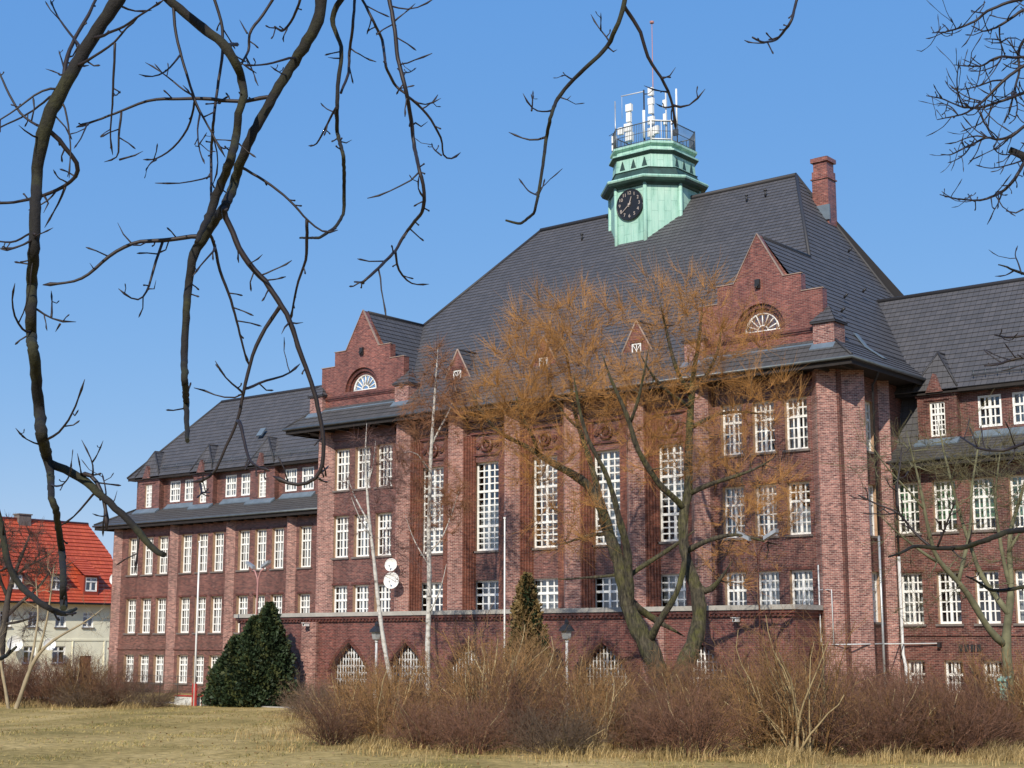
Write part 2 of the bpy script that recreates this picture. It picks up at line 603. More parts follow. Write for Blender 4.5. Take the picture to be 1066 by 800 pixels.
def window(parent, F, ac, w, z0, h, cols=4, rows=(2, 3), split=0.34, mid=True, sill=True, depth=0.27, curtain=None, t=1.0, lintel=0.0):
    """one casement window: frame with glazing bars, and under it pane, curtain and sill"""
    a0, a1, z1 = ac - w / 2, ac + w / 2, z0 + h
    d0, d1 = -depth - 0.05, -depth + 0.035
    fb = 0.095 * t
    o = MB()
    o.lbox(F, a0, a0 + fb, d0, d1, z0, z1)
    o.lbox(F, a1 - fb, a1, d0, d1, z0, z1)
    o.lbox(F, a0 + fb, a1 - fb, d0, d1, z0, z0 + fb * 1.2)
    o.lbox(F, a0 + fb, a1 - fb, d0, d1, z1 - fb, z1)
    zb = [z0 + fb * 1.2]
    zt = z1 - fb
    splits = [split] if isinstance(split, (int, float)) else list(split)
    trans = [z1 - h * s_ for s_ in reversed(splits)]
    tb = 0.06 * t
    for z in trans:
        o.lbox(F, a0 + fb, a1 - fb, d0 + 0.004, d1 + 0.02, z - tb, z + tb)
    edges = [zb[0]] + [e_ for z in trans for e_ in (z - tb, z + tb)] + [zt]
    mb_ = 0.031 * t
    for s_ in range(0, len(edges), 2):
        lo, hi = edges[s_], edges[s_ + 1]
        r_ = rows[min(len(rows) - 1, len(rows) - 1 - s_ // 2)]
        for k in range(1, r_):
            z = lo + (hi - lo) * k / r_
            o.lbox(F, a0 + fb, a1 - fb, d0 + 0.01, d1 - 0.012, z - mb_, z + mb_)
        for k in range(1, cols):
            a = a0 + fb + (a1 - a0 - 2 * fb) * k / cols
            wide = 0.065 * t if (mid and k * 2 == cols) else mb_
            o.lbox(F, a - wide, a + wide, d0 + 0.012, d1 - (0.0 if wide > mb_ else 0.014), lo, hi)
    win = o.build('window', 'white_paint', parent)
    g = MB()
    for x0, x1 in ((a0 + fb * .5, ac), (ac, a1 - fb * .5)):
        j = [rng.uniform(-.008, .008) for _ in range(3)]
        g.face([F(x0, d0 + .03 + j[0], z0 + .04), F(x1, d0 + .03 + j[1], z0 + .04), F(x1, d0 + .03 + j[1] + j[2], z1 - .04), F(x0, d0 + .03 + j[0] + j[2], z1 - .04)])
    g.build('pane', 'glass', win)
    if sill:
        s_ = MB()
        s_.lbox(F, a0 - 0.12, a1 + 0.12, -depth, 0.10, z0 - 0.11, z0 - 0.002)
        s_.build('sill', 'sill_stone', win)
    if lintel:
        l_ = MB()
        l_.lbox(F, a0 - .12, a1 + .12, .0, lintel, z1 + .02, z1 + .14)
        l_.build('lintel', 'dark_brick', win)
    kind = curtain if curtain is not None else rng.choice(['half', 'none', 'full', 'full', 'half', 'sides', 'none', 'top', 'low'])
    if kind != 'none':
        c = MB()
        dc = d0 - 0.22

        def drape(x0, x1, y0, y1):
            n_ = max(2, int((x1 - x0) / 0.05))
            for i in range(n_):
                p, q = x0 + (x1 - x0) * i / n_, x0 + (x1 - x0) * (i + 1) / n_
                e0, e1 = (0.03 if i % 2 else 0), (0 if i % 2 else 0.03)
                c.face([F(p, dc + e0, y0), F(q, dc + e1, y0), F(q, dc + e1, y1), F(p, dc + e0, y1)])
        mat = 'curtain'
        if kind == 'green':
            mat = 'green_reflection'  # green sheet behind the pane, colouring in green reflections
            drape(a0 + .03, a1 - .03, z0 + h * rng.uniform(.2, .35), z1)
        elif kind == 'full':
            drape(a0 + .03, a1 - .03, z0, z1)
        elif kind == 'half':
            drape(a0 + .03, a1 - .03, z0 + h * rng.uniform(.35, .6), z1)
        elif kind == 'top':
            drape(a0 + .03, a1 - .03, z1 - h * .3, z1)
        elif kind == 'low':
            drape(a0 + .03, a1 - .03, z0, z0 + h * .55)
        else:
            drape(a0 + .02, a0 + w * .3, z0, z1)
            drape(a1 - w * .3, a1 - .02, z0, z1)
        c.build('curtain', mat, win)
    return win

# ------------------------------------------------------------------ ground
def ground_z(x, y):
    d = np.hypot(np.asarray(x) - CAM.x, np.asarray(y) - CAM.y)
    t_ = np.clip((34 - d) / 22, 0, 1)
    rise = 1.9 * t_ * t_ * (3 - 2 * t_)
    near = np.clip((-np.asarray(y) - 9) / 10, 0, 1)
    return G + rise + near * 0.06 * (np.sin(np.asarray(x) * .31 + np.asarray(y) * .17) + np.sin(np.asarray(y) * .43 - np.asarray(x) * .11))


gx = np.unique(np.concatenate([np.linspace(-1800, -130, 12), np.linspace(-130, 70, 101), np.linspace(70, 1800, 12)]))
gy = np.unique(np.concatenate([np.linspace(-700, -100, 8), np.linspace(-100, 60, 81), np.linspace(60, 3000, 14)]))
X, Y = np.meshgrid(gx, gy)
Z = ground_z(X, Y)
nx_, ny_ = len(gx), len(gy)
idx = np.arange(nx_ * ny_).reshape(ny_, nx_)
fc = np.stack([idx[:-1, :-1], idx[:-1, 1:], idx[1:, 1:], idx[1:, :-1]], -1).reshape(-1, 4)
me = bpy.data.meshes.new('lawn')
me.from_pydata(np.stack([X.ravel(), Y.ravel(), Z.ravel()], -1).tolist(), [], fc.tolist())
me.polygons.foreach_set('use_smooth', [True] * len(me.polygons))
me.materials.append(M['lawn_ground'])
tag(link('lawn', me), kind='structure')
p = MB()
p.face([(-76, -6.6, G + .012), (12, -6.6, G + .012), (12, -4.9, G + .012), (-76, -4.9, G + .012)])
for k in range(0, 80):
    p.box(-76 + k * 1.1, -76 + k * 1.1 + 1.08, -6.75, -6.6, G - .1, G + .06, 1)
tag(p.build('path', ['asphalt', 'concrete']), kind='structure')

# ------------------------------------------------------------------ the school
U0, HW = -17.7, 17.7
UL, UR = U0 - HW, U0 + HW                 # main block walls
school = thing('school_building', (U0, 0, G), 'large dark red brick school with grey tiled roofs, stepped gables and green copper clock tower', 'school')
front = frame_of(0, 0, 1, 0)
side_r = frame_of(UR, 0, 0, 1)
side_l = frame_of(UL, 0, 0, -1)
wing_f = frame_of(0, 5.5, 1, 0)
attic_f = frame_of(0, 6.85, 1, 0)
porch_f = frame_of(0, -3.0, 1, 0)

BAY = [13.7 - 1.8, 13.7, 13.7 + 1.78]
bay_cols = [U0 - c_ for c_ in reversed(BAY)] + [U0 + c_ for c_ in BAY]
mid_cols = [U0 + 0.13 + 4.11 * k for k in (-2, -1, 0, 1, 2)]
holes = []
for c_ in bay_cols:
    e0 = .53 + (.24 if c_ < U0 else .15)
    holes += [(c_ - e0, c_ + .53, 13.18, 15.72), (c_ - e0, c_ + .53, 9.1, 11.62), (c_ - e0, c_ + .53, 5.0, 7.42)]
for c_ in mid_cols:
    holes += [(c_ - .96, c_ + .79, 9.08, 14.06), (c_ - 1.08, c_ + .9, 5.2, 7.44)]
w = MB()
wall_grid(w, front, UL, UR, G - .3, 17.0, holes, 0.36)
side_holes = [(2.75, 3.75, 13.2, 15.7), (2.75, 3.75, 9.1, 11.6), (2.75, 3.75, 5.0, 7.4)]
wall_grid(w, side_r, 0, 16, G - .3, 17.0, side_holes, 0.36)
wall_grid(w, side_l, -16, 0, G - .3, 17.0, [], 0.3)
w.face([(UR, 16, G), (UL, 16, G), (UL, 16, 17), (UR, 16, 17)])
w.build('wall', ['brick', 'tan_jamb'], school)
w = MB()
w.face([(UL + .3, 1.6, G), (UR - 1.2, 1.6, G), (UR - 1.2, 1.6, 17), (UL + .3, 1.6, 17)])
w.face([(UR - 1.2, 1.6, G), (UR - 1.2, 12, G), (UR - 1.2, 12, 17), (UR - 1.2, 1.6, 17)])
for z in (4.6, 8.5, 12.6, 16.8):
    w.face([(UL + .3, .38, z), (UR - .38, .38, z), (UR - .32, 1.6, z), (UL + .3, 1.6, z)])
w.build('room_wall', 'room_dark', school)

for c_ in bay_cols:
    for z0, h in ((13.18, 2.54), (9.1, 2.52), (5.0, 2.42)):
        window(school, front, c_ - (.12 if c_ < U0 else .075), 1.06 + (.24 if c_ < U0 else .15), z0, h, 4, (2, 3), .36, lintel=.035)
for i, c_ in enumerate(mid_cols):
    window(school, front, c_ - .085, 1.75, 9.08, 4.98, 4, (4, 5, 4), (.33, .72), curtain=('full', 'low', 'half', 'full', 'half')[i], t=1.1)
    window(school, front, c_ - .09, 1.98, 5.2, 2.24, 4, (2, 3), .35, curtain=('half', 'none', 'full', 'none', 'half')[i], t=1.05)
for h_ in side_holes:
    window(school, side_r, 3.25, 1.0, h_[2], h_[3] - h_[2], 4, (2, 3), .36)

# angled brick piers between the tall windows, with ribbed shoulders
edges = [U0 - 10.1] + [U0 + .13 + 4.11 * k for k in (-1.5, -.5, .5, 1.5)] + [U0 + 10.2]
for k, c_ in enumerate(edges):
    sh = MB()
    for sg in (-1, 1):
        if (k == 0 and sg < 0) or (k == 5 and sg > 0):
            continue
        for j in range(5):
            x0, x1 = c_ + sg * (.55 + .13 * j), c_ + sg * (.55 + .13 * (j + 1) - .035)
            x0, x1 = min(x0, x1), max(x0, x1)
            sh.box(x0, x1, -.40 + .075 * j, .0, 5.6, 15.55)
            xm = c_ + sg * (.55 + .13 * (j + 1) - .018)
            sh.box(xm - .0175, xm + .0175, -.33 + .075 * j, .0, 5.6, 15.55)
    pier = MB()
    lo, hi = -.55, .55
    pier.prism([(c_ + lo, .0), (c_ + lo, -.40), (c_ - .06, -.95), (c_ + .06, -.95), (c_ + hi, -.40), (c_ + hi, .0)], 5.6, 16.95)
    po = pier.build('pier', 'pier_brick', school)
    if sh.f:
        sh.build('ribs', 'rib_brick', po)


def prow(F, a, half, prot, z0, z1, mat='pier_brick'):
    m_ = MB()
    q = [F(a - half, 0, 0), F(a - .03, prot, 0), F(a + .03, prot, 0), F(a + half, 0, 0)]
    m_.prism([(x[0], x[1]) for x in q], z0, z1)
    return m_.build('pier', mat, school)


prow(front, UR - .78, .66, .66, G - .2, 16.95)
prow(front, UL + .78, .70, .68, G - .2, 16.95)
prow(side_r, 1.12, .78, .78, G - .2, 16.95)
prow(side_r, 4.62, .40, .40, G - .2, 16.95)
prow(side_l, -1.12, .78, .78, G - .2, 16.95)

# string courses, panels and roundels over the tall windows
for i, c_ in enumerate(mid_cols):
    t_ = MB()
    for z, dp, hh in ((16.35, .30, .5), (15.95, .22, .14), (15.62, .16, .12), (14.42, .12, .10)):
        t_.box(c_ - 1.18, c_ + 1.18, -dp, .0, z, z + hh)
    t_.box(c_ - .95, c_ - .86, -.07, 0, 14.1, 14.4)
    t_.box(c_ + .86, c_ + .95, -.07, 0, 14.1, 14.4)
    t_.build('cornice', 'dark_brick', school)
    ro = MB()
    pts = [(c_ + .33 * math.cos(2 * math.pi * k / 20), -.10, 15.0 + .33 * math.sin(2 * math.pi * k / 20)) for k in range(21)]
    ro.tube(pts, .10, 8, 0, False)
    ro.disc((c_, -.06, 15.0), (0, 1, 0), .14, .16, 12)
    for sg in (-1, 1):
        ro.disc((c_ + sg * .66, -.05, 15.0), (0, 1, 0), .17, .12, 12)
        ro.disc((c_ + sg * .66, -.13, 15.0), (0, 1, 0), .09, .08, 10)
    ro.build('roundel', 'dark_brick', school)
# dark band added on the end bays to deepen the shade under the eaves
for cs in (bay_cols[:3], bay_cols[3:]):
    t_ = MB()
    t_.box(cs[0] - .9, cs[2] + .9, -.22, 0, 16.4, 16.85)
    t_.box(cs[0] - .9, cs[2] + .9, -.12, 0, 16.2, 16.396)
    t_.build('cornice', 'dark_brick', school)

# --- eaves of the main block
OV = 1.5
EZ = 17.1
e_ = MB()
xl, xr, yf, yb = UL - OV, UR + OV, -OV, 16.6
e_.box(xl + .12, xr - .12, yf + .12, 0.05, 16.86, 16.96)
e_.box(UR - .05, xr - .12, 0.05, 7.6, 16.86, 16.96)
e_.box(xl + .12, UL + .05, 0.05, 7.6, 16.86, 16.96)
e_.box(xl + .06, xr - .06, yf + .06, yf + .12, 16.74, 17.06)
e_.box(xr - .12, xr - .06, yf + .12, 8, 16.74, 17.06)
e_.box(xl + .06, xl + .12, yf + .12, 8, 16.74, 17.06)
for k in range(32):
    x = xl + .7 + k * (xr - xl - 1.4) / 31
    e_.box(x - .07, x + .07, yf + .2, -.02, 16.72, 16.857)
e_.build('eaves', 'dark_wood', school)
g_ = MB()
g_.tube([(xl - .05, 7, EZ - .06), (xl - .05, yf - .06, EZ - .06), (xr + .05, yf - .06, EZ - .06), (xr + .05, 8, EZ - .06)], .085, 8)
g_.build('gutter', 'gutter_zinc', school)

# --- main roof
RZ, RV, RH = 31.0, 12.0, 9.5              # ridge height, position, half length
GZ, GR = 23.98, 13.73                     # gable ridge
BZ = 18.3
bv = RV - (RZ - BZ) * .9715               # front slope at BZ
gvb = RV - (RZ - GZ) * .9715
roof = MB()
for sg in (-1, 1):
    def U(x):
        return U0 + sg * x
    rz_end = (U(RH), RV, RZ)
    # hip: above and below the gable ridge, then the flared foot
    tiled(roof, [rz_end, (U(GR), gvb, GZ), (U(GR), 14.2, GZ)])
    gf = .15
    tiled(roof, [(U(GR), gf, GZ), (U(GR), 14.2, GZ), (U(17.7), 16.0, BZ), (U(17.7), bv, BZ), (U(17.7 - .4), bv, BZ + .62), (U(17.7 - .4), gf, BZ + .62)])
    tiled(roof, [(U(17.7), bv, BZ), (U(17.7), 16.0, BZ), (U(HW + OV), yb, EZ), (U(HW + OV), yf, EZ)])
    # inner slope of the gable roof
    tiled(roof, [(U(GR), gf, GZ), (U(GR), gvb, GZ), (U(2 * GR - 17.62), bv, BZ), (U(2 * GR - 17.62), gf, BZ)][:3] if False else [(U(GR), gf, GZ), (U(GR), gvb, GZ), (U(2 * GR - 17.7), bv, BZ)])
zi = 2 * GR - 17.7
tiled(roof, [(U0 - zi, bv, BZ), (U0 + zi, bv, BZ), (U0 + GR, gvb, GZ), (U0 - GR, gvb, GZ)])
tiled(roof, [(U0 - GR, gvb, GZ), (U0 + GR, gvb, GZ), (U0 + RH, RV, RZ), (U0 - RH, RV, RZ)])
roof.face([(U0 - RH, RV, RZ), (U0 + RH, RV, RZ), (UR + OV, yb, EZ), (UL - OV, yb, EZ)])
ro = roof.build('roof', 'roof_tile', school)
sk = MB()
tiled(sk, [(UL - OV, yf, EZ), (UR + OV, yf, EZ), (U0 + 17.7, bv, BZ), (U0 - 17.7, bv, BZ)])
sk.build('skirt_roof', 'skirt_tile', school)
runs = [([(U0 - RH, RV, RZ + .06), (U0 + RH, RV, RZ + .06)], .15)]
for sg in (-1, 1):
    runs += [([(U0 + sg * RH, RV, RZ + .05), (U0 + sg * GR, gvb, GZ + .05)], .10), ([(U0 + sg * GR, gvb, GZ + .05), (U0 + sg * GR, .15, GZ + .05)], .10),
             ([(U0 + sg * 17.7, bv, BZ + .03), (U0 + sg * (HW + OV), yf, EZ + .03)], .07),
             ([(U0 + sg * RH, RV, RZ + .05), (U0 + sg * GR, 14.2, GZ + .05), (U0 + sg * 17.7, 16, BZ + .05)], .10)]
for pts, r_ in runs:
    rc = MB()
    rc.tube(pts, r_, 8)
    rc.build('ridge_cap', 'roof_tile', ro)
fl = MB()
for x, y, z in ((-9.5, 10.6, 29.68), (-10.7, 10.5, 29.58), (-22.5, 10.2, 29.2)):
    fl.tube([(x, y, z), (x, y, z + .35)], .06, 8)
    fl.disc((x, y, z + .37), (0, 0, 1), .11, .05, 8)
for x, y, z in ((-2.0, 5.0, 21.5), (-2.6, 8.4, 22.5), (-4.6, 11, 25.6), (-1.2, 3, 20.3)):
    fl.tube([(x, y, z), (x + .22, y, z + .2)], .06, 6)
fl.build('vent_pipe', 'iron', ro)
fl = MB()
n_ = Vector((.84, 0, .54)) * .07
a_, b_ = Vector((U0 + 17.7 - .45, 2.6, BZ + .72)), Vector((U0 + 17.7 + .75, 3.3, BZ - .6))
for q0, q1 in (((a_), (Vector((U0 + 17.7, 2.9, BZ)))), ((Vector((U0 + 17.7, 2.9, BZ))), b_)):
    w_ = Vector((0, .42, 0))
    fl.hexa([q0 + n_, q0 + w_ + n_, q1 + w_ + n_, q1 + n_, q0 + n_ * 1.6, q0 + w_ + n_ * 1.6, q1 + w_ + n_ * 1.6, q1 + n_ * 1.6])
fl.build('flashing', 'lead', ro)

# --- chimney
ch = MB()
ch.box(-7.2, -6.2, 12.0, 13.0, 27, 31.0)
ch.box(-7.13, -6.27, 12.07, 12.93, 31.0, 31.55)
ch.box(-7.25, -6.15, 11.95, 13.05, 31.55, 31.8)
ch.box(-7.27, -6.13, 11.93, 13.07, 30.5, 30.57)
co = ch.build('chimney', 'gable_brick', school)
ch = MB()
ch.box(-7.1, -6.3, 12.1, 12.9, 31.8, 31.87)
ch.build('cap', 'sill_stone', co)
ch = MB()
ch.box(-7.3, -6.1, 11.9, 12.0, 28.0, 28.9)
ch.build('flashing', 'lead', co)


# --- stepped gables with a fan window
def strip_wall(mb, F, xs, top, bot, d0, d1, mi=0):
    e = 1e-5
    for i in range(len(xs) - 1):
        a, b2 = xs[i], xs[i + 1]
        if b2 - a < 2e-5:
            continue
        t0, t1, l0, l1 = top(a + e), top(b2 - e), bot(a + e), bot(b2 - e)
        mb.hexa([F(a, d1, l0), F(b2, d1, l1), F(b2, d0, l1), F(a, d0, l0), F(a, d1, t0), F(b2, d1, t1), F(b2, d0, t1), F(a, d0, t0)], mi)


def gable(cu):
    F = frame_of(cu, -.3, 1, 0)
    rad, cz = 1.42, 19.12

    def top(a):
        a = abs(a)
        if a < 1.38:
            return 24.08 - a * (24.08 - 21.7) / 1.38
        if a < 2.36:
            return 21.72
        if a < 3.48:
            return 20.82
        return 19.0

    def bot(a):
        return cz + math.sqrt(max(0, rad * rad - a * a)) if abs(a) < rad else 17.6
    xs = sorted({-3.48, -2.36, -1.38, 0, 1.38, 2.36, 3.48, *[rad * math.cos(math.pi * k / 16) for k in range(17)]})
    g = MB()
    strip_wall(g, F, xs, top, bot, -.45, 0)
    g.lbox(F, -rad, rad, -.45, -.001, 17.6, cz)
    g.lbox(F, -3.1, 3.1, 0, .10, 18.82, 18.95, 1)
    g.lbox(F, -3.1, 3.1, 0, .05, 18.72, 18.82, 1)
    g.hexa([F(-3.8, -.46, 18.2), F(3.8, -.46, 18.2), F(3.8, -.50, 18.2), F(-3.8, -.50, 18.2), F(-.02, -.46, 23.95), F(.02, -.46, 23.95), F(.02, -.50, 23.95), F(-.02, -.50, 23.95)])
    go = g.build('gable', ['gable_brick', 'dark_brick'], school)
    for sg in (-1, 1):                             # copings of the steps and slopes
        L = lambda a, d, z: F(a * sg, d, z)
        for a0, a1, z in ((1.40, 2.40, 21.722), (2.34, 3.52, 20.822)):
            cp = MB()
            cp.lbox(L, a0, a1, -.12, .04, z, z + .043)
            cp.build('coping', 'old_mortar', go)
        cp = MB()
        cp.hexa([L(0, .04, 24.082), L(1.39, .04, 21.70), L(1.39, -.10, 21.70), L(0, -.10, 24.082), L(0, .04, 24.13), L(1.425, .04, 21.74), L(1.425, -.10, 21.74), L(0, -.10, 24.13)])
        cp.build('coping', 'old_mortar', go)
    rg = MB()                                      # stepped brick rings of the arch
    for r0, r1, d in ((1.20, 1.425, -.14), (1.0, 1.205, -.26)):
        for k in range(18):
            t0, t1 = math.pi * k / 18, math.pi * (k + 1) / 18
            q = [(r0 * math.cos(t0), r0 * math.sin(t0)), (r1 * math.cos(t0), r1 * math.sin(t0)), (r1 * math.cos(t1), r1 * math.sin(t1)), (r0 * math.cos(t1), r0 * math.sin(t1))]
            rg.hexa([F(x, d, cz + z) for x, z in q] + [F(x, d - .25, cz + z) for x, z in q])
    rg.build('arch', 'dark_brick', go)
    fw = MB()
    pts = [F(.93 * math.cos(math.pi * k / 16), -.33, cz + .06 + .93 * math.sin(math.pi * k / 16)) for k in range(17)]
    fw.tube(pts, .065, 6)
    fw.tube([F(-.98, -.33, cz + .07), F(.98, -.33, cz + .07)], .06, 6)
    fw.tube([F(.3 * math.cos(math.pi * k / 8), -.33, cz + .06 + .3 * math.sin(math.pi * k / 8)) for k in range(9)], .035, 6)
    for k in range(1, 8):
        t0 = math.pi * k / 8
        fw.tube([F(.3 * math.cos(t0), -.33, cz + .06 + .3 * math.sin(t0)), F(.93 * math.cos(t0), -.33, cz + .06 + .93 * math.sin(t0))], .032, 5)
    fw.build('fan_window', 'white_paint', go)
    pn = MB()
    pn.face([F(-1.0, -.37, cz)] + [F(1.0 * math.cos(math.pi * (16 - k) / 16), -.37, cz + 1.0 * math.sin(math.pi * (16 - k) / 16)) for k in range(17)][1:-1][::1] + [F(1.0, -.37, cz)])
    pn.build('pane', 'glass', go)
    bk = MB()
    bk.lbox(F, -1.3, 1.3, -.8, -.72, cz - .2, cz + 1.4)
    bk.build('room_wall', 'room_dark', go)
    lp = MB()                                      # small bracket lamp over the fan window
    lp.lbox(F, -.13, .13, .0, .14, 21.3, 21.75)
    lp.disc(F(0, .17, 21.45), (0, 1, 0), .11, .1, 10)
    lp.build('lamp', 'iron', go)
    for sg in (-1, 1):
        c_ = sg * 3.62
        pm = MB()
        pm.lbox(F, c_ - .55, c_ + .55, -.8, .32, 17.2, 19.02)
        po_ = pm.build('gable_pier', 'pier_brick', go)
        cp = MB()
        q = [F(c_ - .66, .43, 19.02), F(c_ + .66, .43, 19.02), F(c_ + .66, -.9, 19.02), F(c_ - .66, -.9, 19.02)]
        cp.hexa(q + [(x, y, z + .08) for x, y, z in q])
        ap = F(c_, -.35, 19.98)
        for i in range(4):
            tiled(cp, [tuple(np.add(q[i], (0, 0, .085))), tuple(np.add(q[(i + 1) % 4], (0, 0, .085))), ap], .3)
        cp.build('pier_cap', 'roof_tile', go)
    le = MB()
    le.hexa([F(-3.05, .02, 17.75), F(3.05, .02, 17.75), F(3.05, .0, 17.75), F(-3.05, 0, 17.75), F(-3.05, .03, 18.3), F(3.05, .03, 18.3), F(3.05, 0, 18.3), F(-3.05, 0, 18.3)])
    a0, a1 = -3.05, 3.05
    le.hexa([F(a0, .30, 18.00), F(a1, .30, 18.00), F(a1, .02, 18.22), F(a0, .02, 18.22), F(a0, .32, 18.06), F(a1, .32, 18.06), F(a1, .03, 18.30), F(a0, .03, 18.30)])
    le.build('flashing', 'lead', go)
    for sg in (-1, 1):
        c_ = sg * 3.62
        le = MB()
        le.hexa([F(c_ - .62, .62, 17.68), F(c_ + .62, .62, 17.68), F(c_ + .62, .33, 17.96), F(c_ - .62, .33, 17.96), F(c_ - .62, .64, 17.76), F(c_ + .62, .64, 17.76), F(c_ + .62, .34, 18.05), F(c_ - .62, .34, 18.05)])
        le.build('flashing', 'lead', go)
    return go


gable(U0 - GR)
gable(U0 + GR)


# --- three little triangular dormers
def gablet(cu):
    F = frame_of(cu, .55, 1, 0)
    hw, zb, zt = 1.36, 18.45, 20.85
    g = MB()
    g.hexa([F(-hw, 0, zb), F(hw, 0, zb), F(hw, -.3, zb), F(-hw, -.3, zb), F(-.01, 0, zt), F(.01, 0, zt), F(.01, -.3, zt), F(-.01, -.3, zt)])
    g.lbox(F, -hw, hw, -.6, 0, zb - .6, zb)
    go = g.build('dormer', 'gable_brick', school)
    r_ = MB()
    vb = RV - (RZ - zt) * .9715 + .3
    for sg in (-1, 1):
        tiled(r_, [F(sg * hw, 0, zb - .02), F(0, 0, zt + .02), (cu, vb, zt + .02), (cu + sg * hw, RV - (RZ - zb) * .9715 + .2, zb - .02)])
    r_.tube([F(0, .02, zt + .06), (cu, vb, zt + .06)], .07, 6)
    r_.build('roof', 'roof_tile', go)
    cp = MB()
    for sg in (-1, 1):
        cp.tube([F(sg * (hw + .03), .02, zb), F(0, .02, zt + .07)], .055, 5)
    cp.build('coping', 'old_mortar', go)
    f_ = MB()
    f_.lbox(F, -.29, -.23, .0, .05, 18.75, 19.65)
    f_.lbox(F, .23, .29, .0, .05, 18.75, 19.65)
    f_.lbox(F, -.23, .23, .0, .05, 18.75, 18.81)
    f_.lbox(F, -.23, .23, .0, .05, 19.59, 19.65)
    f_.tube([F(-.23, .02, 18.81), F(0, .02, 19.25), F(-.23, .02, 19.59)], .025, 5)
    f_.tube([F(.23, .02, 18.81), F(0, .02, 19.25), F(.23, .02, 19.59)], .025, 5)
    f_.tube([F(0, .02, 18.8), F(0, .02, 19.6)], .025, 5)
    f_.build('window', 'white_paint', go)
    pn = MB()
    pn.lbox(F, -.24, .24, .0, .012, 18.8, 19.6)
    pn.build('pane', 'room_dark', go)
    hd = MB()
    hd.lbox(F, -.4, .4, .0, .08, 19.68, 19.84)
    hd.build('lintel', 'dark_brick', go)


for c_ in (-24.45, -18.1, -11.85):
    gablet(c_)

# --- wings
WL, WRR = -63.4, 27.5
lw_cols = [-60.78, -59.02, -57.27, -54.58, -52.8, -51.08, -48.34, -46.6, -44.84, -42.13]
rw_cols = [.78 + 1.9 * k for k in range(7)]
holesL, holesR = [], []
for c_ in lw_cols:
    holesL += [(c_ - .74, c_ + .43, 9.02, 11.78), (c_ - .74, c_ + .43, 4.74, 7.26)]
for c_ in lw_cols[:9]:
    holesL += [(c_ - .74, c_ + .43, 1.2, 3.18)]
for c_ in rw_cols:
    holesR += [(c_ - .63, c_ + .53, 9.32, 11.82), (c_ - .63, c_ + .53, 4.92, 7.4), (c_ - .46, c_ + .46, 1.7, 3.2)]
for nm, a0, a1, hs in (('left', WL, UL, holesL), ('right', UR, WRR, holesR)):
    w = MB()
    wall_grid(w, wing_f, a0, a1, G - .3, 12.9, hs, .38)
    if nm == 'left':
        wall_grid(w, frame_of(WL, 0, 0, -1), -16, -5.5, G - .3, 12.9, [], .3)
        w.box(WL - .06, UL, 5.42, 5.498, 3.55, 3.68)
    else:
        wall_grid(w, frame_of(WRR, 0, 0, 1), 5.5, 16, G - .3, 12.9, [], .3)
        w.box(UR, WRR, 5.42, 5.498, 4.35, 4.45)
    w.build('wall', ['brick', 'tan_jamb'], school)
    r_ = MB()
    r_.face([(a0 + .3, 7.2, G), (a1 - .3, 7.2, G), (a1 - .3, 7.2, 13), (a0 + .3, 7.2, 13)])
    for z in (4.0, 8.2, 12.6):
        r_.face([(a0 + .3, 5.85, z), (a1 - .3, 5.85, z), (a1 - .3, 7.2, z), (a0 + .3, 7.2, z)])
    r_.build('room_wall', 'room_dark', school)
for c_ in lw_cols:
    window(school, wing_f, c_ - .155, 1.17, 9.02, 2.76, 4, (2, 3), .35, t=.95, lintel=.035)
    window(school, wing_f, c_ - .155, 1.17, 4.74, 2.52, 4, (2, 3), .35, t=.95, lintel=.035)
for c_ in lw_cols[:9]:
    window(school, wing_f, c_ - .155, 1.17, 1.2, 1.98, 4, (2, 3), .35, curtain='full', t=.95)
for k, c_ in enumerate(rw_cols):
    window(school, wing_f, c_ - .05, 1.16, 9.32, 2.5, 4, (2, 3), .36, curtain='green', lintel=.035)
    window(school, wing_f, c_ - .05, 1.16, 4.92, 2.48, 4, (2, 3), .36, curtain='none' if k % 3 else 'sides', lintel=.035)
    window(school, wing_f, c_, .92, 1.7, 1.5, 4, (1, 2), .45, curtain='none')
for c_ in (-62.75, -56.1, -49.85, -43.6):
    prow(wing_f, c_, .44, .42, G - .2, 12.75)
for c_ in (7.45, 13.2):
    prow(wing_f, c_, .40, .40, G - .2, 12.75)

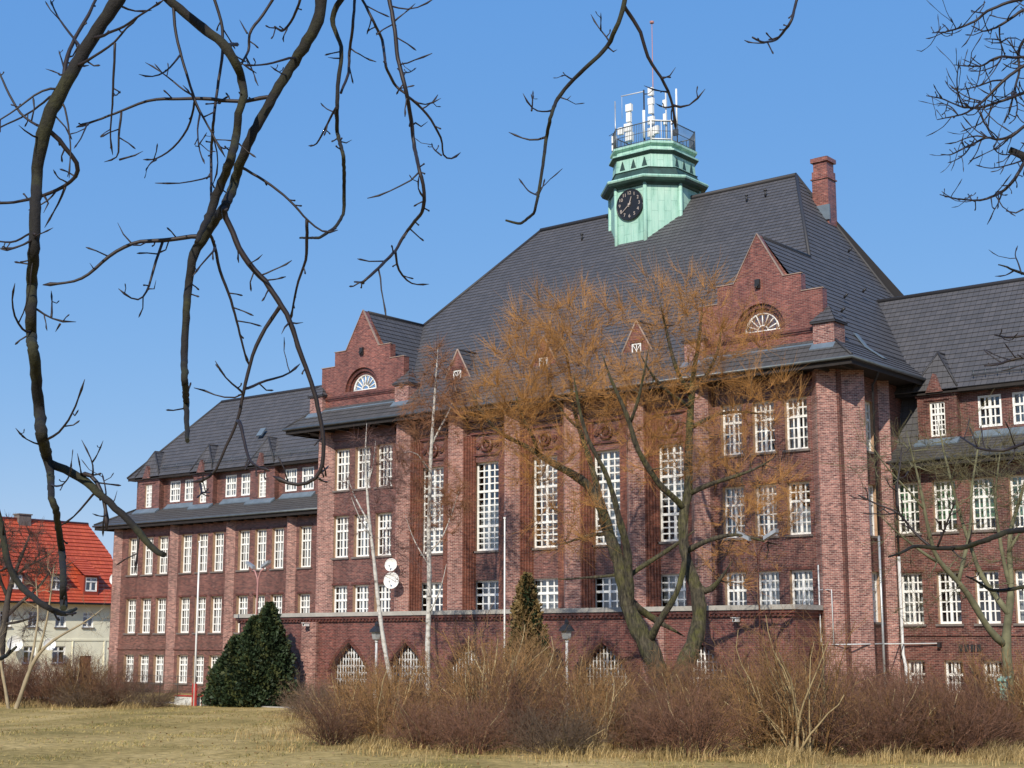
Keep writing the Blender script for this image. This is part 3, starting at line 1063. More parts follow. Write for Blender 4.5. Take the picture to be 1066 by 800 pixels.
for nm, a0, a1 in (('left', WL, UL), ('right', UR, WRR)):
    L = nm == 'left'
    x0 = a0 - 1.2 if L else a0
    x1 = a1 if L else a1 + 1.2
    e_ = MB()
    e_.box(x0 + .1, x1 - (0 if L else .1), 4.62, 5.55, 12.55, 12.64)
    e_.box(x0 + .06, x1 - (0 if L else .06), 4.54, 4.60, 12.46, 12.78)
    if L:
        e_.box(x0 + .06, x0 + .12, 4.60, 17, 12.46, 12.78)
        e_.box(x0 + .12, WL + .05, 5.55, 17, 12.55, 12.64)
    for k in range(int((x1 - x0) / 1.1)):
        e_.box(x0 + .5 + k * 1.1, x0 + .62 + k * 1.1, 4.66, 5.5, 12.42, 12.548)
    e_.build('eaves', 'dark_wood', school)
    g_ = MB()
    pts = [(x0 - .04, 4.46, 12.76), (x1, 4.46, 12.76)]
    if L:
        pts = [(x0 - .04, 12, 12.76)] + pts
    g_.tube(pts, .08, 8)
    g_.build('gutter', 'gutter_zinc', school)
    # skirt roof, attic wall band, main slope
    s_ = MB()
    ax0 = -62.6 if L else a0
    ax1 = a1 if L else a1 - .8
    tiled(s_, [(x0, 4.5, 12.8), (x1, 4.5, 12.8), (ax1, 6.88, 14.05), (ax0, 6.88, 14.05)])
    if L:
        tiled(s_, [(x0, 4.5, 12.8), (ax0, 6.88, 14.05), (ax0, 16, 14.05), (x0, 17, 12.8)])
        s_.tube([(x0, 4.5, 12.86), (ax0, 6.88, 14.1)], .08, 6)
    s_.build('skirt_roof', 'skirt_tile', school)
    b_ = MB()
    if L:
        aw = [-57.97, -56.25, -51.63, -49.92, -45.3, -43.6]
        hs = [(c_ - .58, c_ + .58, 14.42, 15.98) for c_ in aw]
        wall_grid(b_, attic_f, ax0, a1, 13.6, 16.5, hs, .2)
        wall_grid(b_, frame_of(ax0, 0, 0, -1), -16, -6.85, 13.6, 16.5, [], .2)
    else:
        aw = [4.62, 6.34, 10.9, 12.6]
        hs = [(c_ - .58, c_ + .58, 14.42, 15.98) for c_ in aw]
        wall_grid(b_, attic_f, a0 + 1.0, ax1, 13.6, 16.5, hs, .2)
    b_.face([(ax0, 7.9, 13.6), (ax1, 7.9, 13.6), (ax1, 7.9, 16.5), (ax0, 7.9, 16.5)], 2)
    b_.build('attic_wall', ['brick', 'white_paint', 'room_dark'], school)
    for c_ in aw:
        window(school, attic_f, c_, 1.16, 14.42, 1.56, 4, (1, 2), .38, sill=False, depth=.05, curtain='full' if rng.random() < .5 else 'none', t=1.05)
    for k in range(len(aw) // 2):
        ld = MB()
        q0, q1 = aw[2 * k] - .8, aw[2 * k + 1] + .8
        ld.hexa([(q0, 6.45, 13.86), (q1, 6.45, 13.86), (q1, 6.84, 14.06), (q0, 6.84, 14.06), (q0, 6.43, 13.92), (q1, 6.43, 13.92), (q1, 6.82, 14.28), (q0, 6.82, 14.28)])
        ld.build('flashing', 'lead', school)
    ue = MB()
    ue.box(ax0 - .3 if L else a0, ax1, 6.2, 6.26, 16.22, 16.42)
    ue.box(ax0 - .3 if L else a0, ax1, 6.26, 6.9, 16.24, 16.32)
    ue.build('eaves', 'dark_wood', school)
    u_ = MB()
    if L:
        tiled(u_, [(ax0 - .35, 6.15, 16.4), (a1, 6.15, 16.4), (a1, 10.8, 22.45), (-57.7, 10.8, 22.45)])
        tiled(u_, [(ax0 - .35, 6.15, 16.4), (-57.7, 10.8, 22.45), (ax0 - .35, 13.85, 16.4)])
        u_.face([(-57.7, 10.8, 22.45), (a1, 10.8, 22.45), (a1, 15, 14), (ax0 - .35, 13.85, 16.4)])
        u_.tube([(-57.7, 10.8, 22.454), (UL + 3, 10.8, 22.454)], .13, 8)
        u_.tube([(-57.7, 10.8, 22.454), (ax0 - .35, 6.15, 16.44)], .10, 8)
    else:
        tiled(u_, [(-4.2, 6.15, 16.4), (ax1 + .3, 6.15, 16.4), (21.5, 10.8, 22.45), (-4.2, 10.8, 22.45)])
        tiled(u_, [(ax1 + .3, 6.15, 16.4), (21.5, 10.8, 22.45), (ax1 + .3, 13.85, 16.4)])
        u_.face([(-4.2, 10.8, 22.45), (21.5, 10.8, 22.45), (ax1 + .3, 13.85, 16.4), (-4.2, 13.85, 16.4)])
        u_.tube([(-4.2, 10.8, 22.454), (21.5, 10.8, 22.454)], .13, 8)
        tiled(u_, [(-.1, 6.1, 13.5), (1.1, 6.1, 13.5), (1.1, 7.75, 18.4), (-.1, 7.75, 18.4)])
    u_.build('roof', 'roof_tile', school)
    sg_ = MB()
    for z, y in ((17.0, 6.45), (17.18, 6.55)):
        sg_.tube([(ax0 + 3.5 if L else 4.0, y - .12, z), (a1 if L else 12, y - .12, z)], .022, 5)
    for k in range(14):
        x = (ax0 + 3.8 if L else 4.1) + k * (1.55 if L else .6)
        sg_.tube([(x, 6.3, 16.9), (x, 6.32, 17.2)], .022, 5)
    sg_.build('snow_guard', 'gutter_zinc', school)
    # projecting brick dormers with pyramid roofs
    for c_, hw in (((-60.6, 1.28), (-54.25, 1.1), (-47.8, 1.28)) if L else ((2.1, 1.03), (8.6, 1.03))):
        DF = frame_of(c_, 6.42, 1, 0)
        wa = .80
        dm = MB()
        wall_grid(dm, DF, -hw, hw, 13.4, 16.3, [(-wa / 2, wa / 2, 14.12, 15.86)], .2)
        for sg in (-1, 1):
            dm.face([DF(sg * hw, 0, 13.4), DF(sg * hw, -1.2, 13.4), DF(sg * hw, -1.2, 16.3), DF(sg * hw, 0, 16.3)])
        dm.lbox(DF, -hw - .06, hw + .06, -.5, .08, 16.12, 16.3, 0)
        dm.lbox(DF, -hw * .62, hw * .62, -.1, .06, 15.92, 16.0, 0)
        q = [DF(-.45, .3, 16.3), DF(.45, .3, 16.3), DF(.45, .0, 16.3), DF(-.45, .0, 16.3)]
        dm.hexa(q + [DF(-.02, .3, 17.25), DF(.02, .3, 17.25), DF(.02, .0, 17.25), DF(-.02, .0, 17.25)])
        do = dm.build('dormer', ['brick', 'tan_jamb'], school)
        window(do, DF, 0, wa, 14.12, 1.74, 4, (2, 4), .36, sill=False, depth=.14, curtain='none', t=.9)
        bb = MB()
        bb.face([DF(-hw, -.6, 13.8), DF(hw, -.6, 13.8), DF(hw, -.6, 16.2), DF(-hw, -.6, 16.2)])
        bb.build('room_wall', 'room_dark', do)
        pr = MB()
        e0 = hw + .18
        q = [DF(-e0, .22, 16.31), DF(e0, .22, 16.31), DF(e0, -.9, 16.31), DF(-e0, -.9, 16.31)]
        pr.hexa(q + [(x, y, z + .1) for x, y, z in q])
        up_ = [tuple(np.add(c, (0, 0, .105))) for c in q]
        ap, rb = DF(0, -.45, 18.4), DF(0, -1.55, 18.4)
        rs_ = (22.45 - 16.4) / 4.65
        vb_ = [DF(e0, -(6.3 - 6.0), 16.42), DF(-e0, -(6.3 - 6.0), 16.42)]
        tiled(pr, [up_[0], up_[1], ap], .33)
        tiled(pr, [up_[1], (up_[1][0], 6.42 + .1, up_[1][2]), rb, ap], .33)
        tiled(pr, [up_[0], ap, rb, (up_[0][0], 6.42 + .1, up_[0][2])], .33)
        for i in (0, 1):
            pr.tube([tuple(np.add(up_[i], (0, 0, .03))), (ap[0], ap[1], ap[2] + .03)], .06, 6)
        pr.tube([(ap[0], ap[1], ap[2] + .03), (rb[0], rb[1], rb[2] + .03)], .06, 6)
        pr.build('roof', 'roof_tile', do)
        lf = MB()
        lf.hexa([DF(-hw - .1, .42, 13.62), DF(hw + .1, .42, 13.62), DF(hw + .1, .0, 13.86), DF(-hw - .1, 0, 13.86), DF(-hw - .1, .44, 13.70), DF(hw + .1, .44, 13.70), DF(hw + .1, .02, 14.02), DF(-hw - .1, .02, 14.02)])
        lf.build('flashing', 'lead', do)
sk_ = MB()
q0 = Vector((-49.9, 7.62, 18.72))
sk_.hexa([q0 + Vector(v_) for v_ in ((0, 0, 0), (.55, 0, 0), (.55, .45, .59), (0, .45, .59), (0, -.09, .06), (.55, -.09, .06), (.55, .36, .65), (0, .36, .65))])
sk_.build('skylight', 'lead', school)

# --- arcade in front: pointed arches under a flat terrace
PX0, PX1, PV = -38.8, -1.15, -3.0
arch_c = [-35.05, -29.4, -25.0, -20.6, -16.2, -11.75, -6.1]
AW, SZ, AZ, SILL = 1.45, 2.45, 4.05, 1.62


def arch_top(a, half, spring, apex):
    """pointed arch: two arcs"""
    x = abs(a) / half
    rise = apex - spring
    r_ = (half * half + rise * rise) / (2 * half)
    v_ = r_ * r_ - (abs(a) + r_ - half) ** 2
    return spring + .4 * math.sqrt(max(0, v_)) + .6 * rise * (1 - min(1, x))


def pbot(a):
    for c_ in arch_c:
        if abs(a - c_) < AW:
            return arch_top(a - c_, AW, SZ, AZ)
    return G - .3


xs = sorted({PX0, PX1, *[c_ + AW * k / 8 for c_ in arch_c for k in range(-8, 9)]})
w = MB()
strip_wall(w, porch_f, xs, lambda a: 5.2, pbot, -.55, 0)
for c_ in arch_c:
    w.lbox(porch_f, c_ - AW, c_ + AW, -.55, -.002, G - .3, SILL - .12)
SF = frame_of(PX1, 0, 0, 1)
sx = sorted({-2.45, 0.0, *[-1.35 + .72 * k / 8 for k in range(-8, 9)]})
strip_wall(w, SF, sx, lambda a: 5.2, lambda a: arch_top(a + 1.35, .72, 2.6, 3.95) if abs(a + 1.35) < .72 else G - .3, -.5, 0)
w.box(PX0, PX0 + .5, -2.45, 5.4, G - .3, 5.2)
w.box(PX0, UL + .1, 5.2, 5.45, G - .3, 5.2)
w.build('arcade_wall', 'porch_brick', school)
w = MB()
w.box(PX0 - .10, PX1 + .10, PV - .10, -.02, 5.2, 5.36)
w.box(PX0 - .18, PX1 + .18, PV - .18, -.02, 5.36, 5.52)
for k in range(int((PX1 - PX0) / .27)):
    w.box(PX0 + .05 + k * .27, PX0 + .18 + k * .27, PV - .16, PV - .102, 5.24, 5.357)
w.box(PX0 - .18, UL + .1, -.02, 5.4, 5.36, 5.52)
w.build('cornice', 'dark_brick', school)
w = MB()
w.box(PX0 - .26, PX1 + .26, PV - .26, -.02, 5.52, 5.74)
w.box(PX0 - .26, UL + .1, -.02, 5.4, 5.52, 5.80)
w.build('terrace_edge', 'concrete', school)
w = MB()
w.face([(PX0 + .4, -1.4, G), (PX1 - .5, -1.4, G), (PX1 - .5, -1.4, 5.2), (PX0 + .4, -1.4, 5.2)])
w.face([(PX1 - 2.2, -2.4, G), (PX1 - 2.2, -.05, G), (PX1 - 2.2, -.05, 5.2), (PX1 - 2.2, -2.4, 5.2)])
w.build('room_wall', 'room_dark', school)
for c_ in (-32.5, -8.6):
    pm = MB()
    pm.lbox(porch_f, c_ - .62, c_ + .62, 0.0, .20, G - .3, 5.2)
    pm.build('pier', 'pier_brick', school)
for c_ in arch_c:
    rg = MB()
    for k in range(-10, 10):
        a0, a1 = AW * k / 10, AW * (k + 1) / 10
        for lo, hi, dd in ((1.0, 1.10, .035),):
            def pt(a, s_):
                z = arch_top(a, AW, SZ, AZ)
                return (a * s_, (z - SZ) * s_ + SZ + (s_ - 1) * .3)
            q = [pt(a0, 1.0), pt(a1, 1.0), pt(a1, 1.13), pt(a0, 1.13)]
            rg.hexa([porch_f(c_ + x, .001, z) for x, z in q] + [porch_f(c_ + x, .04, z) for x, z in q])
    ao = rg.build('arch', 'dark_brick', school)
    s_ = MB()
    s_.lbox(porch_f, c_ - AW - .1, c_ + AW + .1, -.5, .1, SILL - .12, SILL)
    s_.build('sill', 'tan_jamb', ao)
    gr = MB()
    k = -AW + .16
    while k < AW - .1:
        zt = arch_top(k, AW, SZ, AZ)
        gr.tube([porch_f(c_ + k, -.44, SILL), porch_f(c_ + k, -.44, zt)], .032 if abs(k) > .08 else .06, 5)
        k += .215
    for z in (2.0, 2.38, 2.76, 3.14, 3.5):
        hw_ = AW
        while hw_ > .1 and arch_top(hw_, AW, SZ, AZ) < z and z > SZ:
            hw_ -= .03
        gr.tube([porch_f(c_ - hw_, -.45, z), porch_f(c_ + hw_, -.45, z)], .026, 5)
        if c_ < -24:
            n_ = int(hw_ / .215)
            for j in range(-n_, n_):
                gr.tube([porch_f(c_ + j * .215, -.43, z - .19), porch_f(c_ + (j + .5) * .215, -.43, z), porch_f(c_ + (j + 1) * .215, -.43, z - .19)], .018, 4, 0, False)
    gr.build('grille', 'grey_white' if c_ < -24 else 'white_paint', ao)
    pn = MB()
    n_ = 10
    pn.face([porch_f(c_ - AW, -.52, SILL), porch_f(c_ + AW, -.52, SILL)] + [porch_f(c_ + AW * k / n_, -.52, arch_top(AW * k / n_, AW, SZ, AZ)) for k in range(n_, -n_ - 1, -1)])
    pn.build('pane', 'glass', ao)

# --- rain pipes and wall pipes at the right-hand corner
dp = MB()
dp.tube([(.92, 1.75, 9.0), (.92, 1.75, G)], .06, 8)
dp.build('downpipe', 'galvanised', school)
dp = MB()
dp.tube([(1.42, 1.5, 16.9), (1.2, 1.6, 16.5), (.92, 1.75, 16.2), (.92, 1.75, 9.0)], .055, 8)
dp.tube([(.30, 5.36, 12.7), (.22, 5.36, 12.3), (.22, 5.36, 8.2)], .055, 8)
dp.build('downpipe', 'iron', school)
dp = MB()
dp.tube([(.22, 5.36, 8.2), (.22, 5.36, 3.5), (.5, 5.0, 2.9), (.5, 5.0, G)], .08, 8)
dp.build('downpipe', 'grey_white', school)
dp = MB()
dp.tube([(-1.05, -.62, 7.6), (-1.05, -.62, 3.95), (.2, -.2, 3.95), (.92, 1.72, 3.98)], .035, 6)
dp.tube([(-1.02, -.6, 6.45), (-.42, -.62, 6.45), (-.40, -.62, 4.0)], .028, 6)
dp.tube([(.95, 1.8, 3.98), (.3, 5.3, 3.98), (2.0, 5.38, 4.0)], .03, 6)
dp.build('pipe', 'grey_white', school)
for x0, x1, z0, z1 in ((3.0, 3.2, 3.62, 3.95), (3.3, 3.5, 3.62, 3.95), (3.6, 3.8, 3.62, 3.95), (3.9, 4.1, 3.62, 3.95)):
    vg = MB()  # plain dark plate added in place of unreadable wall marks
    vg.box(x0, x1, 5.44, 5.498, z0, z1)
    vg.build('dark_plate', 'iron', school)
vg = MB()
vg.box(2.02, 2.16, 5.26, 5.498, 3.82, 4.05)
vg.build('lamp', 'iron', school)

# --- clock tower
TX, TY = U0 - .3, 11.75


def octa(ap, z, ch=.414):
    """plan of a chamfered square: apothem ap, chamfer ratio"""
    ap *= 1.03
    h = ap * ch
    return [(TX + x, TY + y, z) for x, y in ((-h, -ap), (h, -ap), (ap, -h), (ap, h), (h, ap), (-h, ap), (-ap, h), (-ap, -h))]


t_ = MB()
t_.loft([octa(2.52, 26.4), octa(2.52, 31.75)], 0, False)
to = t_.build('clock_tower', ['copper'], school)
st = MB()
for x, y in ((-1.07, -2.62), (1.07, -2.62), (2.62, -1.07), (2.62, 1.07), (-2.62, -1.07)):
    st.cyl((TX + x, TY + y), .13, 26.4, 31.75, 8)
st.build('corner_strip', 'copper', to)
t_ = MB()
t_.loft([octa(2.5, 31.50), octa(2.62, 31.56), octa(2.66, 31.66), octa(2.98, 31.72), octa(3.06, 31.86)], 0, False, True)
t_.build('soffit', 'copper_dark', to)  # shade under the cornice put into a darker copper
t_ = MB()
t_.loft([octa(3.06, 31.86), octa(3.10, 31.95), octa(3.05, 32.04), octa(2.62, 32.12)], 0, False, False)
t_.build('cornice', 'copper', to)
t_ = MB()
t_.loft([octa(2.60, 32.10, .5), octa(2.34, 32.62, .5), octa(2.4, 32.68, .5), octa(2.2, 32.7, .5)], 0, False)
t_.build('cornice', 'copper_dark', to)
t_ = MB()
t_.loft([octa(2.2, 32.62, .58), octa(2.14, 33.62, .58)], 0, False)
t_.build('louvre_drum', 'copper', to)
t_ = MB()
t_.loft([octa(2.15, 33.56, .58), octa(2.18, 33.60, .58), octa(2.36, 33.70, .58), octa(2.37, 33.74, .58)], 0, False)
t_.build('cornice', 'copper_dark', to)  # darker copper paints in the shade below the deck edge
t_ = MB()
t_.loft([octa(2.37, 33.74, .58), octa(2.36, 33.84, .58), octa(2.12, 33.92, .58), octa(2.10, 34.12, .58), octa(2.30, 34.2, .58), octa(2.30, 34.34, .58)], 0, True)
t_.build('cornice', 'copper', to)
for k in range(4):
    ang = math.pi / 2 * k
    ca, sa = math.cos(ang), math.sin(ang)

    def TF(a, d, z):
        x, y = a, -(2.24 + d)
        return (TX + x * ca - y * sa, TY + x * sa + y * ca, z)
    for a in (-.82, 0, .82):
        lv = MB()
        fr = MB()
        q = [(a - .20, 32.86), (a + .20, 32.86), (a + .01, 33.42), (a - .01, 33.42)]
        lv.hexa([TF(x, -.1, z) for x, z in q] + [TF(x, .03, z) for x, z in q])
        fr.tube([TF(a - .24, .03, 32.84), TF(a, .0, 33.5), TF(a + .24, .03, 32.84), TF(a - .24, .03, 32.84)], .03, 5)
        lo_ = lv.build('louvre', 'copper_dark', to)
ra = MB()
ring = octa(2.18, 34.34, .58)
for i in range(8):
    a_, b_ = Vector(ring[i]), Vector(ring[(i + 1) % 8])
    n_ = max(3, int((b_ - a_).length / .13))
    for z, r_ in ((1.28, .035), (.66, .02), (.1, .025)):
        ra.tube([a_ + Vector((0, 0, z)), b_ + Vector((0, 0, z))], r_, 5)
    ra.tube([a_, a_ + Vector((0, 0, 1.35))], .04, 5)
    for j in range(n_):
        q = a_.lerp(b_, j / n_)
        ra.tube([q, q + Vector((0, 0, 1.28))], .014, 4)
ra.build('railing', 'gutter_zinc', to)
for ang, nm in ((0, 'f'), (-math.pi / 2, 'l')):
    ca, sa = math.cos(ang), math.sin(ang)

    def CF(a, d, z):
        x, y = a, -(2.60 + d)
        return (TX + x * ca - y * sa, TY + x * sa + y * ca, z)
    nr = Vector(CF(0, 1, 0)) - Vector(CF(0, 0, 0))
    ck = MB()
    ck.disc(CF(0, .07, 30.42), nr, .93, .14, 40)
    ck.tube([CF(.95 * math.cos(2 * math.pi * k / 40), .12, 30.42 + .95 * math.sin(2 * math.pi * k / 40)) for k in range(41)], .045, 6)
    ck.build('clock_face', 'clock_black', to)
    hn = MB()
    for th, ln, wd in ((R(90 - 19), .50, .055), (R(90 - 231), .80, .04)):
        c_, s_ = math.cos(th), math.sin(th)
        q = [(-.14, -wd * .6), (ln, -wd * .3), (ln, wd * .3), (-.14, wd * .6)]
        hn.hexa([CF(x * c_ - z * s_, .15, 30.42 + x * s_ + z * c_) for x, z in q] + [CF(x * c_ - z * s_, .19, 30.42 + x * s_ + z * c_) for x, z in q])
    hn.disc(CF(0, .18, 30.42), nr, .07, .1, 10)
    hn.build('clock_hand', 'clock_hand', to)
    vs, fs = [], []
    for k in range(1, 13):
        cu = bpy.data.curves.new('numeral', 'FONT')
        cu.body = str(k)
        cu.size = .30
        cu.align_x = 'CENTER'
        cu.align_y = 'CENTER'
        cu.extrude = .01
        tmp = bpy.data.objects.new('numeral', cu)
        COL.objects.link(tmp)
        dg = bpy.context.evaluated_depsgraph_get()
        tm = bpy.data.meshes.new_from_object(tmp.evaluated_get(dg))
        th = R(90 - 30 * k)
        i0 = len(vs)
        for v_ in tm.vertices:
            vs.append(CF(v_.co.x + .72 * math.cos(th), .155 + v_.co.z, 30.42 + v_.co.y + .72 * math.sin(th)))
        fs += [tuple(i0 + i for i in p_.vertices) for p_ in tm.polygons]
        bpy.data.objects.remove(tmp)
        bpy.data.meshes.remove(tm)
        bpy.data.curves.remove(cu)
    me = bpy.data.meshes.new('numerals')
    me.from_pydata(vs, [], fs)
    me.materials.append(M['clock_hand'])
    link('numerals', me, to)

# ------------------------------------------------------------------ masts and aerials on the tower deck
DZ = 34.36


def aerial(name, x, y, label, build_fn):
    a = thing(name, (x, y, DZ), label, 'aerial', 'aerials on the tower deck')
    build_fn(a, x, y)
    return a


def pole_mb(x, y, z1, r=.04):
    m_ = MB()
    m_.cyl((x, y), r, DZ, z1, 8)
    m_.cyl((x, y), .16, DZ, DZ + .05, 10)
    return m_


def stack(a, x, y, z1, boxes, r=.05):
    pole_mb(x, y, z1, r).build('mast', 'galvanised', a)
    for dx, dz, w_, h in boxes:
        m_ = MB()
        m_.box(x + dx - w_ / 2, x + dx + w_ / 2, y - .28, y - .06, dz, dz + h)
        m_.box(x + dx - .04, x + dx + .04, y - .06, y, dz + h * .3, dz + h * .5)
        m_.build('antenna_panel', 'white_paint', a)


aerial('aerial_mast', -18.9, 10.6, 'short white aerial mast stacked with boxes above the left half of the tower railing',
       lambda a, x, y: stack(a, x, y, 37.6, [(0, 37.0, .42, .45), (-.02, 36.3, .3, .6), (-.1, 35.7, .5, .5), (0, 35.0, .5, .6), (-.65, 35.6, .35, .45)]))
aerial('aerial_mast', -17.9, 11.6, 'tallest white aerial mast with panels stacked one over another in the middle of the tower',
       lambda a, x, y: stack(a, x, y, 38.7, [(0, 38.1, .34, .5), (0, 37.5, .38, .42), (0, 36.9, .3, .55), (0, 36.2, .42, .5), (0, 35.4, .45, .55), (.38, 35.5, .3, .5)], .06))


def whip(a, x, y):
    pole_mb(x, y, 37.9, .04).build('mast', 'galvanised', a)
    m_ = MB()
    m_.tube([(x - .5, y, 35.7), (x + .4, y, 36.0)], .02, 5)
    m_.build('cross_arm', 'iron', a)
    for z0, z1 in ((35.1, 35.55), (34.6, 34.95)):
        m_ = MB()
        m_.box(x - .15, x + .12, y - .22, y - .02, z0, z1)
        m_.build('antenna_panel', 'white_paint', a)


aerial('whip_aerial', -19.95, 10.4, 'thin whip aerial with a cross arm at the left end of the tower railing', whip)


def arm(a, x, y):
    pole_mb(x, y, 38.4, .05).build('mast', 'iron', a)
    m_ = MB()
    m_.tube([(x, y, 38.3), (x - 1.6, y - .2, 38.3)], .035, 6)
    m_.tube([(x - 1.55, y - .2, 38.3), (x - 1.55, y - .2, 36.8)], .012, 4)
    m_.build('cross_arm', 'grey_white', a)
    m_ = MB()
    m_.cyl((x + .05, y - .12), .09, 35.2, 37.0, 8)
    m_.build('antenna_panel', 'white_paint', a)


aerial('aerial_mast', -18.15, 11.0, 'dark aerial mast with a long side arm between the two white box masts', arm)


def rod(a, x, y):
    pole_mb(x, y, 36.5, .05).build('mast', 'iron', a)
    m_ = MB()
    m_.cyl((x, y - .02), .06, 36.2, 38.6, 8)
    m_.build('antenna_rod', 'white_paint', a)
    m_ = MB()
    m_.box(x - .2, x + .12, y - .2, y - .05, 35.5, 35.9)
    m_.build('antenna_panel', 'iron', a)


aerial('aerial_mast', -16.75, 12.6, 'white rod aerial over dark brackets at the right of the tower deck', rod)


def slim(a, x, y):
    pole_mb(x, y, 38.0, .05).build('mast', 'grey_white', a)
    m_ = MB()
    m_.box(x - .12, x + .12, y - .2, y - .05, 36.9, 37.4)
    m_.box(x - .1, x + .1, y - .2, y - .05, 35.8, 36.5)
    m_.build('antenna_panel', 'white_paint', a)


aerial('aerial_mast', -16.65, 11.2, 'slim pale aerial pole with two small boxes beside the white rod aerial', slim)
fp = thing('roof_flagpole', (-18.25, 12.2, DZ), 'tall thin pinkish flagpole rising from the top of the clock tower', 'flagpole')
m_ = MB()
m_.cyl((-18.25, 12.2), .045, DZ, 43.3, 8, 0, .022)
m_.build('pole', 'pink_paint', fp)
m_ = MB()
m_.disc((-18.25, 12.2, 43.35), (0, 0, 1), .14, .12, 10)
m_.build('finial', 'pink_paint', fp)
gt = thing('deck_gate', (-16.35, 10.0, DZ), 'white framed gate panel in the chamfered corner of the tower railing', 'gate')
m_ = MB()
a_, b_ = Vector((TX + 1.33, TY - 2.24, DZ)), Vector((TX + 2.24, TY - 1.33, DZ))
for q in (a_, b_):
    m_.tube([q, q + Vector((0, 0, 1.4))], .05, 6)
for z in (.12, 1.3):
    m_.tube([a_ + Vector((0, 0, z)), b_ + Vector((0, 0, z))], .04, 6)
m_.tube([a_.lerp(b_, .5) + Vector((0, 0, .12)), a_.lerp(b_, .5) + Vector((0, 0, 1.3))], .02, 5)
m_.build('gate_frame', 'white_paint', gt)

# ------------------------------------------------------------------ fixtures on the walls
def dish(x, y, z, r, label, grp, nrm=(.35, -.93, .12), mat='white_paint'):
    n_ = Vector(nrm).normalized()
    d = thing('satellite_dish', (x, y, z), label, 'satellite dish', grp)
    u_ = n_.cross(Vector((0, 0, 1))).normalized()
    v_ = u_.cross(n_)
    c = Vector((x, y, z))
    rings = []
    for k in range(5):
        rr = r * k / 4 + .001
        rings.append([tuple(c + n_ * (.16 * r * (k / 4) ** 2 * 2) + (u_ * math.cos(2 * math.pi * j / 24) + v_ * math.sin(2 * math.pi * j / 24)) * rr) for j in range(24)])
    m_ = MB()
    m_.loft(rings, 0, False, False, True)
    m_.loft([[tuple(Vector(p_) - n_ * .03) for p_ in rg_] for rg_ in reversed(rings)], 0, False, False, True)
    m_.tube([rings[-1][j] for j in list(range(24)) + [0]], .02, 5)
    m_.build('dish', mat, d)
    m_ = MB()
    m_.tube([c - v_ * r * .95 + n_ * .2 * r, c + n_ * r * .95 - v_ * .25 * r], .018, 5)
    m_.disc(c + n_ * r * .95 - v_ * .2 * r, n_, .05, .12, 8)
    m_.build('feed_arm', 'galvanised', d)
    m_ = MB()
    m_.tube([c - n_ * .02, c - n_ * .25, c - n_ * .25 - v_ * .2, (c - n_ * .25 - v_ * .2) + Vector((0, .35, 0))], .03, 6)
    m_.build('bracket', 'iron', d)
    return d


dish(-27.75, -1.32, 8.42, .36, 'smaller upper white satellite dish on the brick pier of the school', 'satellite dishes on the school pier')
dish(-27.62, -1.38, 7.52, .46, 'larger lower white satellite dish on the brick pier of the school', 'satellite dishes on the school pier')


def camera_box(x, y, z, label):
    c = thing('security_camera', (x, y, z), label, 'camera', 'security cameras on the arcade')
    m_ = MB()
    m_.box(x - .17, x + .02, y - .42, y - .06, z - .02, z + .15)
    m_.box(x - .2, x + .05, y - .50, y - .04, z + .152, z + .18)
    m_.build('housing', 'white_paint', c)
    m_ = MB()
    m_.disc((x - .075, y - .425, z + .06), (0, 1, 0), .055, .03, 10)
    m_.build('lens', 'clock_black', c)
    m_ = MB()
    m_.tube([(x - .07, y - .2, z - .02), (x - .05, y - .1, z - .2), (x, y, z - .22)], .03, 6)
    m_.build('bracket', 'iron', c)


camera_box(-32.4, -3.22, 5.0, 'white security camera high on the brick pier left of the birches')
camera_box(-3.9, -3.0, 5.0, 'white security camera on the arcade wall right of the willow')


def lantern(x, y, label):
    l = thing('street_lamp', (x, y, G), label, 'street lamp', 'lantern street lamps before the arcade')
    m_ = MB()
    m_.cyl((x, y), .11, G, 1.6, 10)
    m_.cyl((x, y), .065, 1.6, 4.1, 10)
    m_.cyl((x, y), .09, 4.05, 4.15, 10)
    m_.build('post', 'grey_white', l)
    hx = lambda r, z: [(x + r * math.cos(math.pi / 3 * k), y + r * math.sin(math.pi / 3 * k), z) for k in range(6)]
    m_ = MB()
    m_.loft([hx(.10, 4.15), hx(.22, 4.22), hx(.29, 4.58)], 0, True)
    m_.build('lantern', 'galvanised', l)
    m_ = MB()
    m_.loft([hx(.42, 4.58), hx(.40, 4.66), hx(.22, 4.86), hx(.12, 4.92), hx(.12, 5.02), hx(.02, 5.18)], 0, True, True)
    m_.build('lamp_cap', 'iron', l)


lantern(-24.8, -5.5, 'white post lamp with a dark hexagonal lantern beside the leaning birch')
lantern(-12.05, -5.5, 'white post lamp with a dark hexagonal lantern left of the willow trunk')


def twin_lamp(x, y, z, label, mat, r_=.055):
    l = thing('street_lamp', (x, y, G), label, 'street lamp', 'twin-headed street lamps')
    m_ = MB()
    m_.tube([(x, y, G), (x, y, z - 1.2), (x + .05, y, z - .6), (x + .25, y, z - .15), (x + .5, y, z - .02)], r_, 8)
    m_.tube([(x, y, z - 1.0), (x - .05, y, z - .55), (x - .25, y, z - .15), (x - .5, y, z - .02)], r_ * .8, 8)
    m_.build('post', mat, l)
    for sg in (-1, 1):
        m_ = MB()
        q = [(.35, -.13), (.95, -.13), (.95, .13), (.35, .13)]
        zz = lambda a: z + (.0 if a < .5 else .30)
        m_.hexa([(x + sg * a, y + b_, zz(a)) for a, b_ in q] + [(x + sg * a, y + b_, zz(a) + .16) for a, b_ in q])
        m_.build('lamp_head', 'galvanised', l)


twin_lamp(-35.0, -5.0, 8.3, 'twin headed street lamp on a red curved pole behind the big dark conifer', 'pink_paint')
twin_lamp(0.0, -8.0, 8.3, 'twin headed street lamp on a dark pole seen through the willow twigs', 'dark_brick', .035)


